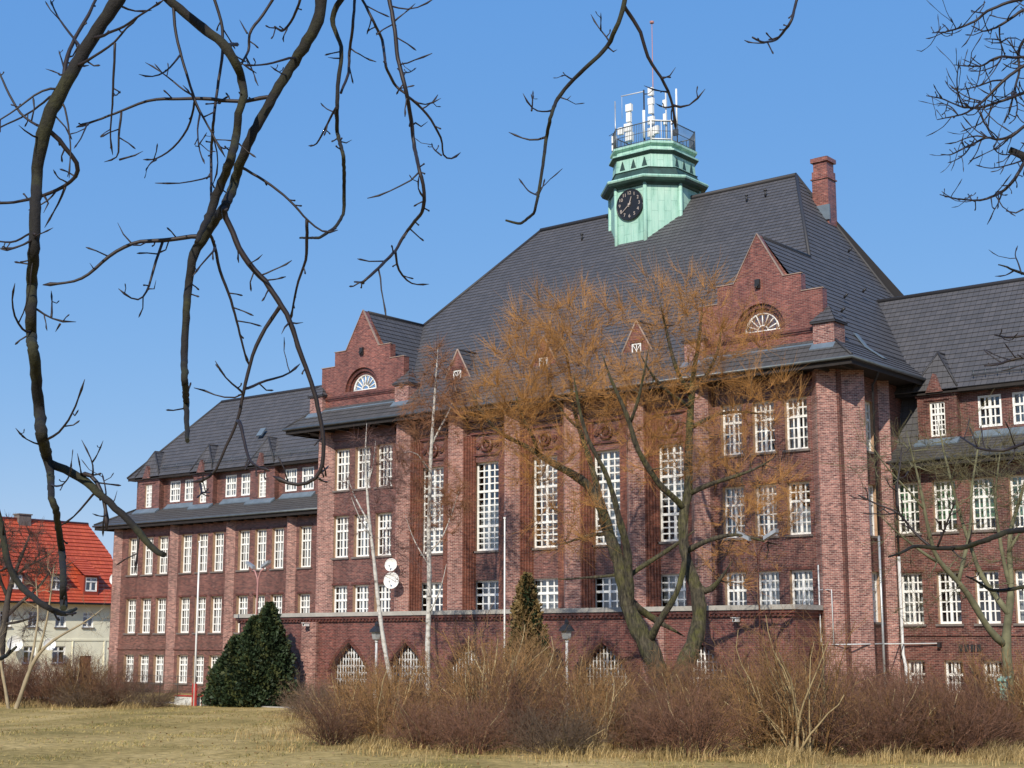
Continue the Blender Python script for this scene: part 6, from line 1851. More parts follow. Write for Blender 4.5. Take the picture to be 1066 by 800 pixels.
CHESTNUT_FAR=[[[[-1.74,-2.059,2.816,0.0252],[-1.962,-2.175,2.796,0.0241],[-2.015,-2.409,2.77,0.0225],[-2.126,-2.551,2.702,0.0212],[-2.387,-2.392,2.657,0.0198],[-2.548,-2.546,2.656,0.0179],[-2.666,-2.665,2.678,0.014],[-2.649,-2.989,2.6,0.0106],[-2.829,-2.822,2.584,0.007]],[[-2.573,-2.573,2.663,0.014],[-2.644,-2.591,2.727,0.0125],[-2.714,-2.61,2.807,0.011],[-2.807,-2.646,2.957,0.0095],[-2.946,-2.721,3.015,0.0079],[-3.091,-2.8,3.104,0.0064]],[[-2.807,-2.646,2.957,0.0103],[-2.819,-2.626,3.061,0.0089],[-2.832,-2.606,3.182,0.0075],[-2.812,-2.559,3.344,0.0061],[-2.811,-2.528,3.498,0.0047]],[[-2.54,-2.539,2.656,0.0108],[-2.43,-2.604,2.824,0.0078],[-2.311,-2.661,3.024,0.0048]],[[-2.325,-2.434,2.668,0.0083],[-2.294,-2.441,2.75,0.006],[-2.269,-2.451,2.849,0.0037]],[[-2.459,-2.462,2.656,0.0089],[-2.393,-2.456,2.585,0.0065],[-2.325,-2.45,2.552,0.004]]],[[[-1.902,-1.674,2.39,0.0183],[-2.142,-1.763,2.361,0.0164],[-2.279,-1.788,2.332,0.0152],[-2.341,-2.003,2.328,0.0131],[-2.401,-2.127,2.411,0.0091],[-2.398,-2.327,2.436,0.0064]]],[[[-1.878,-1.398,4.348,0.0132],[-2.063,-1.669,4.292,0.0125],[-2.182,-1.663,4.287,0.0119],[-2.225,-1.82,4.227,0.0105],[-2.325,-1.884,4.221,0.0066]]],[[[-1.869,-1.39,4.533,0.0132],[-2.091,-1.562,4.5,0.0119],[-2.203,-1.622,4.488,0.01],[-2.206,-1.919,4.466,0.0065]]],[[[-1.774,-1.829,3.571,0.0141],[-1.972,-2.035,3.511,0.0128],[-2.062,-2.25,3.434,0.0114],[-2.271,-2.224,3.469,0.0096],[-2.545,-1.941,3.626,0.0066]]],[[[-1.955,-0.944,7.837,0.0178],[-2.078,-1.086,7.728,0.0164],[-2.228,-1.065,7.759,0.0151],[-2.317,-1.124,7.707,0.0138],[-2.39,-1.177,7.681,0.0131],[-2.489,-1.117,7.644,0.0118],[-2.543,-1.219,7.576,0.0104],[-2.646,-1.245,7.548,0.009],[-2.619,-1.635,7.375,0.0074],[-2.927,-1.177,7.603,0.0049]],[[-2.439,-1.146,7.677,0.0083],[-2.555,-1.032,7.757,0.0061],[-2.65,-0.901,7.848,0.0038]],[[-2.64,-1.343,7.505,0.0069],[-2.588,-1.436,7.469,0.0056],[-2.566,-1.554,7.47,0.0043],[-2.543,-1.671,7.489,0.003]],[[-2.622,-1.535,7.427,0.0068],[-2.676,-1.464,7.503,0.005],[-2.738,-1.399,7.569,0.0031]]],[[[-1.993,-0.718,7.813,0.0167],[-2.162,-0.862,7.735,0.0153],[-2.268,-0.93,7.646,0.0139],[-2.336,-1.002,7.574,0.0118],[-2.513,-0.827,7.632,0.0099],[-2.472,-1.107,7.519,0.0076],[-2.654,-0.889,7.693,0.005]],[[-2.285,-0.948,7.628,0.0083],[-2.28,-1.002,7.606,0.0068],[-2.202,-0.998,7.718,0.0052],[-2.129,-0.997,7.745,0.0037]],[[-2.344,-1.008,7.564,0.0083],[-2.392,-0.894,7.501,0.0069],[-2.419,-0.762,7.436,0.0054],[-2.473,-0.652,7.407,0.0038]],[[-2.396,-0.859,7.494,0.0077],[-2.504,-0.766,7.563,0.0057],[-2.627,-0.686,7.621,0.0035]],[[-2.401,-0.825,7.478,0.0077],[-2.46,-0.89,7.472,0.0056],[-2.51,-0.948,7.495,0.0035]],[[-2.401,-0.825,7.488,0.0084],[-2.358,-0.762,7.535,0.0069],[-2.309,-0.695,7.544,0.0054],[-2.262,-0.63,7.514,0.0038]]],[[[-1.984,-0.839,7.242,0.0151],[-2.16,-0.946,7.235,0.0131],[-2.259,-1.067,7.217,0.0131],[-2.263,-1.2,7.199,0.0116],[-2.338,-1.24,7.169,0.0103],[-2.503,-1.1,7.184,0.009],[-2.477,-1.562,7.039,0.0068],[-2.787,-1.032,7.292,0.0042]],[[-2.263,-1.2,7.19,0.0082],[-2.276,-1.298,7.08,0.007],[-2.313,-1.416,7.016,0.0059],[-2.357,-1.538,6.962,0.0047],[-2.411,-1.669,6.944,0.0036]],[[-2.51,-1.106,7.18,0.007],[-2.625,-1.014,7.275,0.0051],[-2.749,-0.929,7.372,0.0032]],[[-2.51,-1.106,7.17,0.007],[-2.504,-1.187,7.022,0.005],[-2.518,-1.284,6.885,0.0031]]],[[[-1.916,-0.913,7.201,0.0178],[-2.126,-1.054,7.118,0.0157],[-2.19,-1.134,7.035,0.0144],[-2.284,-1.204,6.945,0.0137],[-2.401,-1.22,6.839,0.0124],[-2.466,-1.297,6.749,0.011],[-2.504,-1.553,6.594,0.0088],[-2.559,-1.729,6.53,0.0067],[-2.755,-1.581,6.588,0.0041]],[[-2.269,-1.194,6.963,0.0089],[-2.391,-1.13,7.012,0.0077],[-2.537,-1.085,7.005,0.0066],[-2.698,-1.053,7.016,0.0054],[-2.845,-1.009,7.083,0.0042]],[[-2.45,-1.277,6.772,0.0082],[-2.452,-1.234,6.792,0.0071],[-2.547,-1.264,6.824,0.006],[-2.641,-1.294,6.893,0.0049],[-2.734,-1.324,7.0,0.0037]],[[-2.489,-1.428,6.671,0.0075],[-2.483,-1.615,6.671,0.0054],[-2.492,-1.813,6.633,0.0033]],[[-2.532,-1.641,6.557,0.0067],[-2.608,-1.574,6.675,0.0055],[-2.7,-1.52,6.749,0.0043],[-2.801,-1.474,6.786,0.0031]]],[[[-2.031,-0.62,7.021,0.0168],[-2.256,-0.728,6.977,0.0147],[-2.346,-0.989,6.851,0.0132],[-2.583,-0.933,6.849,0.0113],[-2.582,-1.393,6.717,0.0089],[-2.879,-1.168,6.943,0.007],[-2.86,-1.544,6.853,0.0041]],[[-2.582,-1.392,6.721,0.0082],[-2.581,-1.494,6.801,0.0071],[-2.558,-1.578,6.917,0.0059],[-2.508,-1.641,7.014,0.0047],[-2.468,-1.711,7.054,0.0036]],[[-2.581,-1.494,6.801,0.0075],[-2.612,-1.369,6.846,0.0062],[-2.724,-1.31,6.946,0.0048],[-2.808,-1.228,7.085,0.0035]],[[-2.879,-1.168,6.943,0.0078],[-2.817,-1.275,6.894,0.0063],[-2.807,-1.425,6.913,0.0048],[-2.782,-1.563,6.94,0.0034]],[[-2.459,-0.957,6.855,0.0084],[-2.501,-0.982,6.745,0.0072],[-2.563,-1.024,6.654,0.0061],[-2.636,-1.075,6.628,0.0049],[-2.723,-1.138,6.584,0.0038]]],[[[-1.907,-1.035,6.639,0.0163],[-2.099,-1.227,6.478,0.0142],[-2.174,-1.334,6.363,0.0135],[-2.336,-1.22,6.403,0.0123],[-2.366,-1.451,6.374,0.0108],[-2.511,-1.37,6.364,0.0096],[-2.42,-1.853,6.172,0.0073],[-2.588,-1.726,6.179,0.0054],[-2.58,-1.957,6.126,0.004]],[[-2.369,-1.454,6.374,0.0081],[-2.441,-1.447,6.419,0.007],[-2.528,-1.453,6.418,0.0059],[-2.631,-1.472,6.363,0.0048],[-2.732,-1.49,6.38,0.0037]],[[-2.484,-1.487,6.318,0.0075],[-2.491,-1.66,6.175,0.006],[-2.509,-1.842,6.079,0.0046],[-2.504,-2.005,6.019,0.0033]],[[-2.174,-1.334,6.363,0.0088],[-2.232,-1.211,6.41,0.0076],[-2.352,-1.137,6.364,0.0065],[-2.457,-1.052,6.372,0.0053],[-2.49,-0.908,6.482,0.0041]]],[[[-1.851,-1.246,6.343,0.0174],[-2.062,-1.389,6.085,0.0154],[-2.064,-1.543,5.941,0.0146],[-2.117,-1.557,5.869,0.0139],[-2.256,-1.414,5.852,0.0128],[-2.214,-1.762,5.717,0.0112],[-2.286,-1.845,5.677,0.0092],[-2.481,-1.586,5.775,0.0081],[-2.505,-1.896,5.724,0.0066],[-2.473,-2.282,5.661,0.0039]],[[-2.475,-1.581,5.775,0.0074],[-2.552,-1.423,5.862,0.0055],[-2.631,-1.266,5.942,0.0034]],[[-2.062,-1.389,6.085,0.0087],[-2.061,-1.519,6.139,0.0074],[-2.104,-1.684,6.087,0.0062],[-2.13,-1.837,6.071,0.005],[-2.116,-1.956,6.105,0.0038]],[[-2.062,-1.421,6.098,0.008],[-2.057,-1.592,6.032,0.0068],[-2.1,-1.801,5.953,0.0057],[-2.141,-2.008,5.892,0.0046],[-2.177,-2.212,5.881,0.0035]],[[-2.08,-1.549,5.925,0.008],[-2.116,-1.649,5.812,0.0057],[-2.147,-1.744,5.812,0.0035]],[[-2.022,-1.572,5.613,0.0079],[-2.088,-1.579,5.589,0.0065],[-2.165,-1.596,5.617,0.005],[-2.164,-1.548,5.662,0.0036]]],[[[-2.016,-0.994,5.106,0.015],[-2.179,-1.227,5.122,0.0136],[-2.248,-1.267,5.16,0.0109],[-2.22,-1.523,5.14,0.008],[-2.361,-1.327,5.219,0.0054]],[[-2.194,-1.234,5.122,0.0082],[-2.245,-1.169,5.267,0.0067],[-2.299,-1.106,5.341,0.0052],[-2.298,-0.999,5.453,0.0037]],[[-2.248,-1.267,5.16,0.0082],[-2.335,-1.229,5.128,0.006],[-2.446,-1.211,5.149,0.0037]]],[[[-2.038,-0.496,7.633,0.0169],[-2.259,-0.629,7.552,0.0141],[-2.332,-0.602,7.435,0.0128],[-2.321,-0.613,7.237,0.0113],[-2.335,-0.758,7.006,0.0098],[-2.306,-0.967,6.751,0.0083],[-2.474,-0.673,6.75,0.0057]],[[-2.324,-0.61,7.286,0.0085],[-2.301,-0.665,7.244,0.0069],[-2.351,-0.78,7.222,0.0053],[-2.384,-0.88,7.256,0.0038]],[[-2.335,-0.758,6.997,0.0084],[-2.269,-0.864,6.818,0.0068],[-2.245,-1.003,6.643,0.0052],[-2.257,-1.173,6.544,0.0037]],[[-2.326,-0.602,7.386,0.0078],[-2.364,-0.656,7.494,0.0057],[-2.367,-0.683,7.583,0.0035]]]]
WILLOW_AT=[-3.82, -9.0, 0.5]
WILLOW_LIMBS=[[[-0.22,-0.18,1.39,0.453],[-0.49,-0.4,2.69,0.423],[-0.9,-0.73,3.7,0.408],[-1.48,-0.94,4.85,0.348],[-1.72,-1.01,5.97,0.303],[-1.99,-1.1,7.35,0.267],[-2.28,-1.33,8.27,0.255],[-2.64,-1.38,9.64,0.244],[-3.18,-1.56,10.51,0.214],[-4.1,-2.04,11.13,0.169],[-4.88,-2.42,11.59,0.141],[-5.51,-2.8,12.16,0.117],[-6.58,-3.54,12.78,0.086],[-7.21,-3.93,13.54,0.068],[-7.58,-4.1,14.31,0.049]],[[-1.48,-0.95,4.73,0.212],[-1.21,-1.24,5.87,0.193],[-1.15,-1.45,6.77,0.18],[-1.0,-1.71,7.74,0.173],[-1.08,-2.16,8.58,0.149],[-1.0,-2.61,9.58,0.118],[-1.07,-3.19,10.77,0.1],[-1.31,-3.9,11.75,0.088],[-1.47,-4.28,12.75,0.076],[-1.53,-4.59,13.96,0.058]],[[-2.64,-1.38,9.64,0.152],[-3.04,-1.18,10.66,0.135],[-3.62,-0.88,11.81,0.124],[-4.15,-0.79,12.96,0.106],[-4.5,-0.82,14.09,0.094],[-4.72,-0.74,15.46,0.075],[-4.91,-0.77,16.61,0.056]],[[-0.7,-0.57,3.58,0.181],[-0.11,-0.86,4.27,0.156],[0.26,-0.95,4.71,0.143],[0.64,-0.77,5.19,0.131],[0.9,-0.56,5.92,0.119],[1.04,-0.44,6.57,0.119],[1.06,-0.3,7.56,0.107]],[[-1.46,-0.93,6.38,0.109],[-1.22,-0.61,6.72,0.109],[-0.76,-0.1,7.1,0.109],[-0.32,0.39,7.52,0.097],[0.05,0.68,7.82,0.085]],[[-1.49,-0.7,5.23,0.182],[-1.53,-0.21,4.99,0.171],[-1.32,0.22,4.74,0.159],[-1.03,0.46,4.49,0.153]],[[-1.84,-1.11,6.47,0.073],[-2.69,-1.15,6.37,0.067],[-3.51,-1.31,6.38,0.055],[-4.41,-1.53,6.27,0.037]],[[-2.21,-1.28,8.23,0.097],[-2.94,-1.36,8.26,0.086],[-3.7,-1.46,8.12,0.068],[-4.41,-1.52,7.89,0.049]],[[0.49,-0.37,1.41,0.449],[0.6,-0.29,2.09,0.419],[0.99,0.03,3.1,0.389],[1.24,0.36,4.15,0.33],[1.24,0.49,5.17,0.315],[0.92,0.49,6.2,0.271],[0.57,0.46,7.12,0.229],[0.35,0.54,8.26,0.212],[0.29,0.75,9.2,0.213],[0.44,1.0,9.93,0.195],[0.39,1.09,11.34,0.183],[0.36,1.32,13.13,0.165],[0.39,1.48,14.45,0.153],[0.43,1.64,15.66,0.11],[0.6,1.9,17.0,0.086],[0.63,2.06,18.13,0.061]],[[0.32,0.78,9.32,0.152],[0.24,0.45,9.73,0.145],[-0.07,-0.32,10.11,0.138],[-0.28,-1.0,10.95,0.126],[-0.52,-1.58,11.75,0.119],[-0.56,-2.01,12.84,0.107],[-0.64,-2.32,13.53,0.089],[-0.84,-2.74,14.34,0.071],[-0.97,-3.11,15.14,0.053]],[[-0.56,-2.0,12.93,0.077],[-0.07,-2.12,13.71,0.071],[0.24,-2.26,14.49,0.059],[0.54,-2.39,15.28,0.047]],[[0.37,0.95,9.93,0.122],[0.97,1.04,10.23,0.115],[1.74,1.15,10.45,0.102],[2.38,1.29,10.58,0.084],[3.13,1.51,10.8,0.06],[3.78,1.79,11.11,0.042]],[[0.57,0.47,7.41,0.133],[1.3,0.41,7.75,0.114],[2.06,0.52,7.97,0.095],[2.86,0.78,8.15,0.077],[3.59,1.12,7.94,0.059],[4.12,1.41,7.68,0.041]],[[0.43,1.38,13.0,0.092],[0.72,2.13,13.45,0.086],[1.07,2.8,13.76,0.074],[1.59,3.61,13.9,0.056],[2.33,4.47,13.75,0.037]],[[0.39,1.48,14.45,0.11],[0.22,0.82,15.13,0.097],[0.13,0.37,16.08,0.085],[0.09,0.07,17.0,0.066],[0.05,-0.22,17.83,0.048]],[[0.43,1.51,14.63,0.092],[0.65,2.33,15.42,0.086],[0.82,2.99,16.38,0.074],[0.88,3.29,17.41,0.056]],[[0.41,1.36,13.87,0.092],[0.11,0.35,14.34,0.085],[-0.1,-0.47,14.77,0.072],[-0.2,-1.07,15.34,0.054]],[[0.98,0.54,6.2,0.151],[1.28,0.66,5.46,0.168],[1.77,0.66,5.77,0.138],[2.02,0.74,6.1,0.09]],[[-5.15,-2.64,11.89,0.092],[-5.09,-2.98,12.59,0.08],[-5.27,-3.51,13.19,0.061],[-5.31,-3.8,13.81,0.046]],[[-4.5,-0.82,14.09,0.075],[-4.29,-0.14,14.91,0.069],[-4.11,0.53,15.57,0.057]],[[-4.15,-0.79,13.04,0.068],[-5.03,-1.0,13.9,0.063],[-5.61,-0.95,14.86,0.05],[-5.9,-0.93,15.79,0.041]]]
WILLOW_CROWN=[[-5.06, -4.11, 15.04, 2.31, 2.31], [-3.9, -3.17, 17.0, 2.52, 2.1], [-2.4, -1.95, 17.65, 1.89, 1.76], [-3.08, -2.5, 14.82, 3.36, 2.31], [-5.72, -4.65, 13.53, 2.1, 1.68], [-0.06, -0.05, 18.31, 2.1, 1.76], [1.45, 1.18, 18.75, 1.34, 1.26], [0.74, 0.6, 16.12, 2.52, 2.1], [2.57, 2.09, 16.56, 1.89, 1.89], [3.18, 2.58, 13.96, 2.1, 1.47], [-1.11, -0.9, 13.96, 2.52, 2.1], [-3.44, -2.79, 8.87, 2.1, 1.68], [3.09, 2.51, 9.71, 2.1, 2.1], [2.38, 1.93, 6.79, 1.89, 1.26], [-4.41, -3.58, 11.4, 2.52, 1.47], [-0.47, -0.38, 11.82, 1.68, 1.68], [1.49, 1.21, 11.82, 2.52, 1.68]]
PALE_TREE_AT=[12.56, -12.99, 0.5]
PALE_TREE_LIMBS=[[[-0.11,-0.09,1.09,0.219],[-0.09,-0.07,2.05,0.191],[-0.08,-0.06,2.85,0.18],[-0.12,-0.1,3.56,0.164],[0.02,0.01,4.47,0.137],[0.09,0.33,5.46,0.109],[-0.05,0.48,6.46,0.093],[-0.03,0.75,7.48,0.077],[0.21,1.2,8.51,0.06],[0.39,1.61,9.55,0.044]],[[-0.13,-0.11,3.44,0.137],[-0.3,-0.5,3.66,0.126],[-0.55,-0.96,4.31,0.115],[-0.74,-1.38,5.11,0.109],[-0.95,-1.8,5.59,0.098],[-1.22,-2.15,6.0,0.087],[-1.45,-2.46,6.22,0.077],[-1.48,-2.75,7.02,0.066],[-1.52,-3.04,7.98,0.055],[-1.52,-3.3,8.93,0.044],[-1.63,-3.65,9.89,0.033]],[[-0.95,-1.8,5.59,0.071],[-0.81,-1.43,6.57,0.066],[-0.67,-1.06,7.57,0.055],[-0.72,-0.97,8.57,0.046],[-0.56,-0.71,9.75,0.036],[-0.5,-0.4,10.62,0.025]],[[0.02,0.01,4.47,0.109],[-0.45,0.02,5.2,0.098],[-0.89,-0.08,5.8,0.087],[-1.12,-0.01,6.65,0.071],[-1.49,-0.05,7.84,0.06],[-1.74,-0.13,9.21,0.049],[-2.03,-0.11,10.61,0.036]],[[0.03,0.29,5.4,0.082],[-0.17,0.25,6.29,0.071],[-0.27,0.3,7.3,0.06],[-0.39,0.33,8.48,0.049],[-0.24,0.58,9.85,0.033]],[[-1.42,-2.44,6.22,0.055],[-1.83,-3.03,6.63,0.046],[-2.1,-3.51,7.01,0.038],[-2.38,-4.0,7.38,0.027]],[[-1.52,-3.04,7.98,0.041],[-1.88,-3.46,8.62,0.033],[-2.32,-3.95,9.26,0.025],[-2.63,-4.33,9.9,0.019]],[[-0.04,0.48,6.63,0.06],[0.29,0.62,7.29,0.049],[0.74,0.86,7.78,0.038]]]
YOUNG_BIRCH_AT=[-17.46, -11.61, 0.5]
YOUNG_BIRCH_LIMBS=[[[0.04,0.03,-0.05,0.128],[-0.15,-0.12,1.27,0.116],[-0.38,-0.31,2.61,0.11],[-0.57,-0.46,3.95,0.104],[-0.77,-0.62,5.75,0.097],[-0.93,-0.76,7.57,0.085],[-1.13,-0.92,9.41,0.073],[-1.22,-0.99,10.8,0.061],[-1.31,-1.07,12.19,0.046],[-1.29,-1.05,13.36,0.03]],[[-1.13,-0.92,9.18,0.049],[-1.68,-0.98,9.99,0.04],[-2.08,-1.05,10.61,0.03],[-2.37,-1.03,11.1,0.021]],[[-1.01,-0.82,8.49,0.043],[-1.17,-1.34,9.15,0.034],[-1.29,-1.69,9.83,0.024]],[[-1.23,-1.0,11.03,0.037],[-1.16,-0.68,11.75,0.03],[-1.17,-0.56,12.7,0.021]]]
TALL_BIRCH_AT=[-17.0, -9.95, 0.5]
TALL_BIRCH_LIMBS=[[[0.02,0.02,0.12,0.136],[-0.03,-0.03,3.05,0.13],[-0.01,-0.01,4.87,0.124],[0.01,0.01,6.7,0.117],[-0.04,-0.03,8.56,0.111],[-0.01,-0.01,10.43,0.102],[0.01,0.01,12.31,0.093],[0.07,0.06,13.74,0.08],[0.13,0.11,15.17,0.068],[0.2,0.16,16.38,0.053],[0.23,0.19,17.34,0.034]],[[0.08,0.06,13.17,0.056],[0.16,0.52,14.02,0.046],[0.32,0.9,14.67,0.037],[0.41,1.23,15.28,0.028],[0.41,1.37,15.88,0.022]],[[-0.02,-0.02,11.75,0.049],[-0.08,-0.45,12.28,0.04],[-0.17,-0.78,12.82,0.031],[-0.28,-1.0,12.71,0.025]],[[-0.03,-0.03,7.86,0.046],[0.16,0.39,8.11,0.037],[0.31,0.77,8.82,0.031],[0.49,1.05,9.77,0.025],[0.61,1.27,10.48,0.019]],[[-0.01,-0.01,4.87,0.046],[0.41,0.07,5.55,0.037],[0.75,0.09,6.23,0.031],[0.89,0.08,6.68,0.022]],[[0.01,0.01,7.17,0.04],[-0.38,-0.05,7.73,0.034],[-0.81,-0.15,8.3,0.028],[-1.21,-0.21,9.16,0.022]]]
MULTISTEM_AT=[-42.44, -16.45, 0.5]
MULTISTEM_LIMBS=[[[0.21,0.17,-1.16,0.132],[0.56,0.45,0.13,0.124],[0.83,0.68,1.42,0.115],[1.19,0.96,2.72,0.106],[1.65,1.34,3.4,0.088],[1.95,1.97,3.92,0.071],[2.62,2.9,4.56,0.053],[3.06,3.51,5.09,0.035]],[[0.27,0.22,-0.65,0.106],[0.03,0.03,0.9,0.088],[-0.18,-0.14,1.94,0.079],[-0.41,-0.33,3.5,0.062]],[[0.97,0.79,2.04,0.079],[0.89,1.11,3.5,0.066],[0.82,1.31,5.08,0.053],[0.5,1.31,6.42,0.04]],[[1.34,1.09,2.98,0.071],[1.86,1.13,4.54,0.057],[2.15,1.1,5.85,0.044],[2.31,1.1,7.16,0.031]]]
DARK_TREE_AT=[-53.76, -10.18, 0.5]
DARK_TREE_LIMBS=[[[0.23,0.19,-1.53,0.328],[0.26,0.21,0.82,0.303],[0.34,0.27,2.31,0.272],[0.36,0.29,3.8,0.242],[0.48,0.39,5.3,0.222],[0.26,0.6,6.51,0.182],[0.31,0.9,7.74,0.141],[0.46,1.28,8.97,0.101],[0.54,1.59,9.9,0.071]],[[0.49,0.4,5.18,0.151],[0.58,0.99,5.79,0.131],[0.77,1.66,6.41,0.101],[0.97,2.33,7.03,0.081],[1.24,2.94,8.03,0.061]],[[0.37,0.3,3.62,0.131],[-0.07,-0.06,5.0,0.111],[-0.44,-0.35,6.81,0.091],[-0.42,-0.34,8.63,0.071]],[[0.26,0.6,6.39,0.121],[0.11,0.09,7.41,0.101],[0.13,-0.28,8.61,0.081],[0.53,-0.21,9.99,0.061]],[[0.32,0.9,7.61,0.091],[0.41,1.5,8.24,0.076],[0.71,2.12,8.63,0.061],[1.1,2.7,9.01,0.045]],[[0.42,0.34,4.7,0.101],[1.43,0.64,4.81,0.081],[2.33,0.86,4.99,0.061]]]


# --- the old willow in the middle
wl = [list(map(list, l)) for l in WILLOW_LIMBS]
for k in range(len(wl)):
    if wl[k][0][2] < 2.0 and wl[k][0][3] > .4:
        a = wl[k][0]
        wl[k].insert(0, [a[0] * .45, a[1] * .45, -.2, a[3] * 1.15])
tree('willow_tree', WILLOW_AT, wl, 'old two-stemmed willow with bright orange bare twigs in front of the school', 'tree',
     WILLOW_CROWN, 1000,
     [(8, 1.25, .0062, .38, .85, .0, [5]), (3, 1.0, .0058, .5, .6, .0, [3, 4]), (2, .8, .0055, .8, .1, .4, [1, 2])],
     'willow_bark', 'willow_branch', 'willow_twig', foot=False, grow_r=(.028, .009))
stub = MB()

# --- tree with pale green limbs at the right
pc = [[l[-1][0], l[-1][1], l[-1][2] - .3, 1.5, 1.5] for l in PALE_TREE_LIMBS] + [[-1.5, -1.2, 7.5, 2.2, 2.2], [.5, .4, 9, 1.6, 1.8]]
pt, _ = tree('bare_tree', PALE_TREE_AT, PALE_TREE_LIMBS, 'bare tree with pale greenish limbs in front of the right wing', 'tree',
             pc + [[-2.2, -1.8, 5.2, 1.8, 1.6], [.3, .2, 6.4, 1.6, 1.6], [-1.0, -.8, 9.2, 2.0, 1.5]], 300, [(3, .9, .0062, .5, .5, 0, [4, 5]), (2, .7, .0055, .7, .3, 0, [2, 3])], 'pale_bark', 'pale_bark', 'pale_twig')
nb = thing('nest_box', (PALE_TREE_AT[0] - .05, PALE_TREE_AT[1] - .3, 2.7), 'small green nest box low on the trunk of the pale limbed tree', 'nest box')
m_ = MB()
x, y = PALE_TREE_AT[0] - .12, PALE_TREE_AT[1] - .38
m_.box(x - .12, x + .12, y - .12, y + .12, 2.1, 2.75)
m_.build('box', 'copper', nb)
m_ = MB()
m_.hexa([(x - .17, y - .2, 2.74), (x + .17, y - .2, 2.74), (x + .17, y + .16, 2.86), (x - .17, y + .16, 2.86), (x - .17, y - .2, 2.78), (x + .17, y - .2, 2.78), (x + .17, y + .16, 2.9), (x - .17, y + .16, 2.9)])
m_.build('lid', 'copper', nb)
m_ = MB()
m_.disc((x, y - .125, 2.55), (0, 1, 0), .04, .02, 10)
m_.build('entrance_hole', 'clock_black', nb)

# --- birches
bc = [[l[-1][0], l[-1][1], l[-1][2] - .2, .9, 1.0] for l in TALL_BIRCH_LIMBS[:4]] + [[.3, .3, 16.9, 1.0, 1.3], [.9, .7, 15.6, 1.5, 1.5], [-.5, -.4, 15.4, 1.5, 1.3], [.2, .2, 14.0, 1.9, 1.2], [.2, .2, 10.5, 1.8, 2.5]]
tree('birch_tree', TALL_BIRCH_AT, TALL_BIRCH_LIMBS, 'taller birch with a straight white trunk and orange twigs reaching above the eaves', 'tree',
     bc, 300, [(7, .75, .0075, .6, .3, .2, [4, 5]), (4, .6, .007, .7, .2, .2, [3])], 'birch_bark', 'birch_twig', 'birch_twig', 'birches before the arcade', grow_r=(.012, .006))
bc = [[l[-1][0], l[-1][1], l[-1][2] - .4, .7, .9] for l in YOUNG_BIRCH_LIMBS] + [[-.3, -.2, 12.2, 1.3, 1.7], [-.4, -.3, 10.6, 1.6, 1.2], [.2, .1, 8.0, 1.4, 1.8]]
tree('birch_tree', YOUNG_BIRCH_AT, YOUNG_BIRCH_LIMBS, 'slimmer leaning white birch with thin purplish twigs left of the taller one', 'tree',
     bc, 170, [(6, .7, .006, .5, .3, .3, [4, 5]), (3, .6, .006, .6, .1, .3, [3])], 'birch_bark', 'birch_twig_purple', 'birch_twig_purple', 'birches before the arcade', grow_r=(.011, .006))

# --- trees at the left edge
dc_ = [[l[-1][0], l[-1][1], l[-1][2], 1.6, 1.6] for l in DARK_TREE_LIMBS] + [[1.0, .8, 9.0, 2.3, 1.8], [2.2, 1.8, 8.0, 2.0, 1.5], [-.5, 0, 9.5, 2, 1.5]]
tree('bare_tree', DARK_TREE_AT, DARK_TREE_LIMBS, 'dark bare tree with a dense twiggy crown before the red roof', 'tree',
     dc_, 260, [(5, .8, .009, .6, .3, 0, [4, 5]), (3, .6, .008, .7, .2, 0, [2, 3])], 'dark_bark', 'dark_bark', 'dark_twig')
mc_ = [[l[-1][0], l[-1][1], l[-1][2], 1.1, 1.3] for l in MULTISTEM_LIMBS]
tree('bare_sapling', MULTISTEM_AT, MULTISTEM_LIMBS, 'slender tan sapling with forked stems leaning over the hedge at the left', 'tree',
     mc_, 40, [(3, .8, .006, .4, .5, 0, [4, 5])], 'tan_bark', 'tan_bark', 'tan_bark')
th_ = thing('bare_tree', (-66.5, 9.0, G), 'small twiggy tree in the gap between the cream house and the school corner', 'tree')
sl_ = [[[0, 0, -.1, .13], [.05, 0, 2, .11], [0, .1, 4, .07], [.1, .1, 5.5, .03]], [[.05, 0, 2.5, .07], [-.8, .2, 4.5, .04], [-1.2, .3, 6, .02]], [[0, .05, 3, .06], [.8, -.3, 5, .03]]]
o, _ = limbs_mesh(sl_, 'dark_bark', 'trunk', None)
o.parent = th_
P, Rd = grow(sl_, crown_points([[-.3, 0, 5.6, 1.6, 1.6]], 60))
tb = Tubes()
tb.add(P, Rd, 4)
Q, Rq = shoots(P[:, 5], unit(P[:, 5] - P[:, 4]), 4, .7, .008, .6, .3)
tb.add(Q, Rq, 3, 1)
tb.build('crown', ['dark_bark', 'dark_twig'], th_)


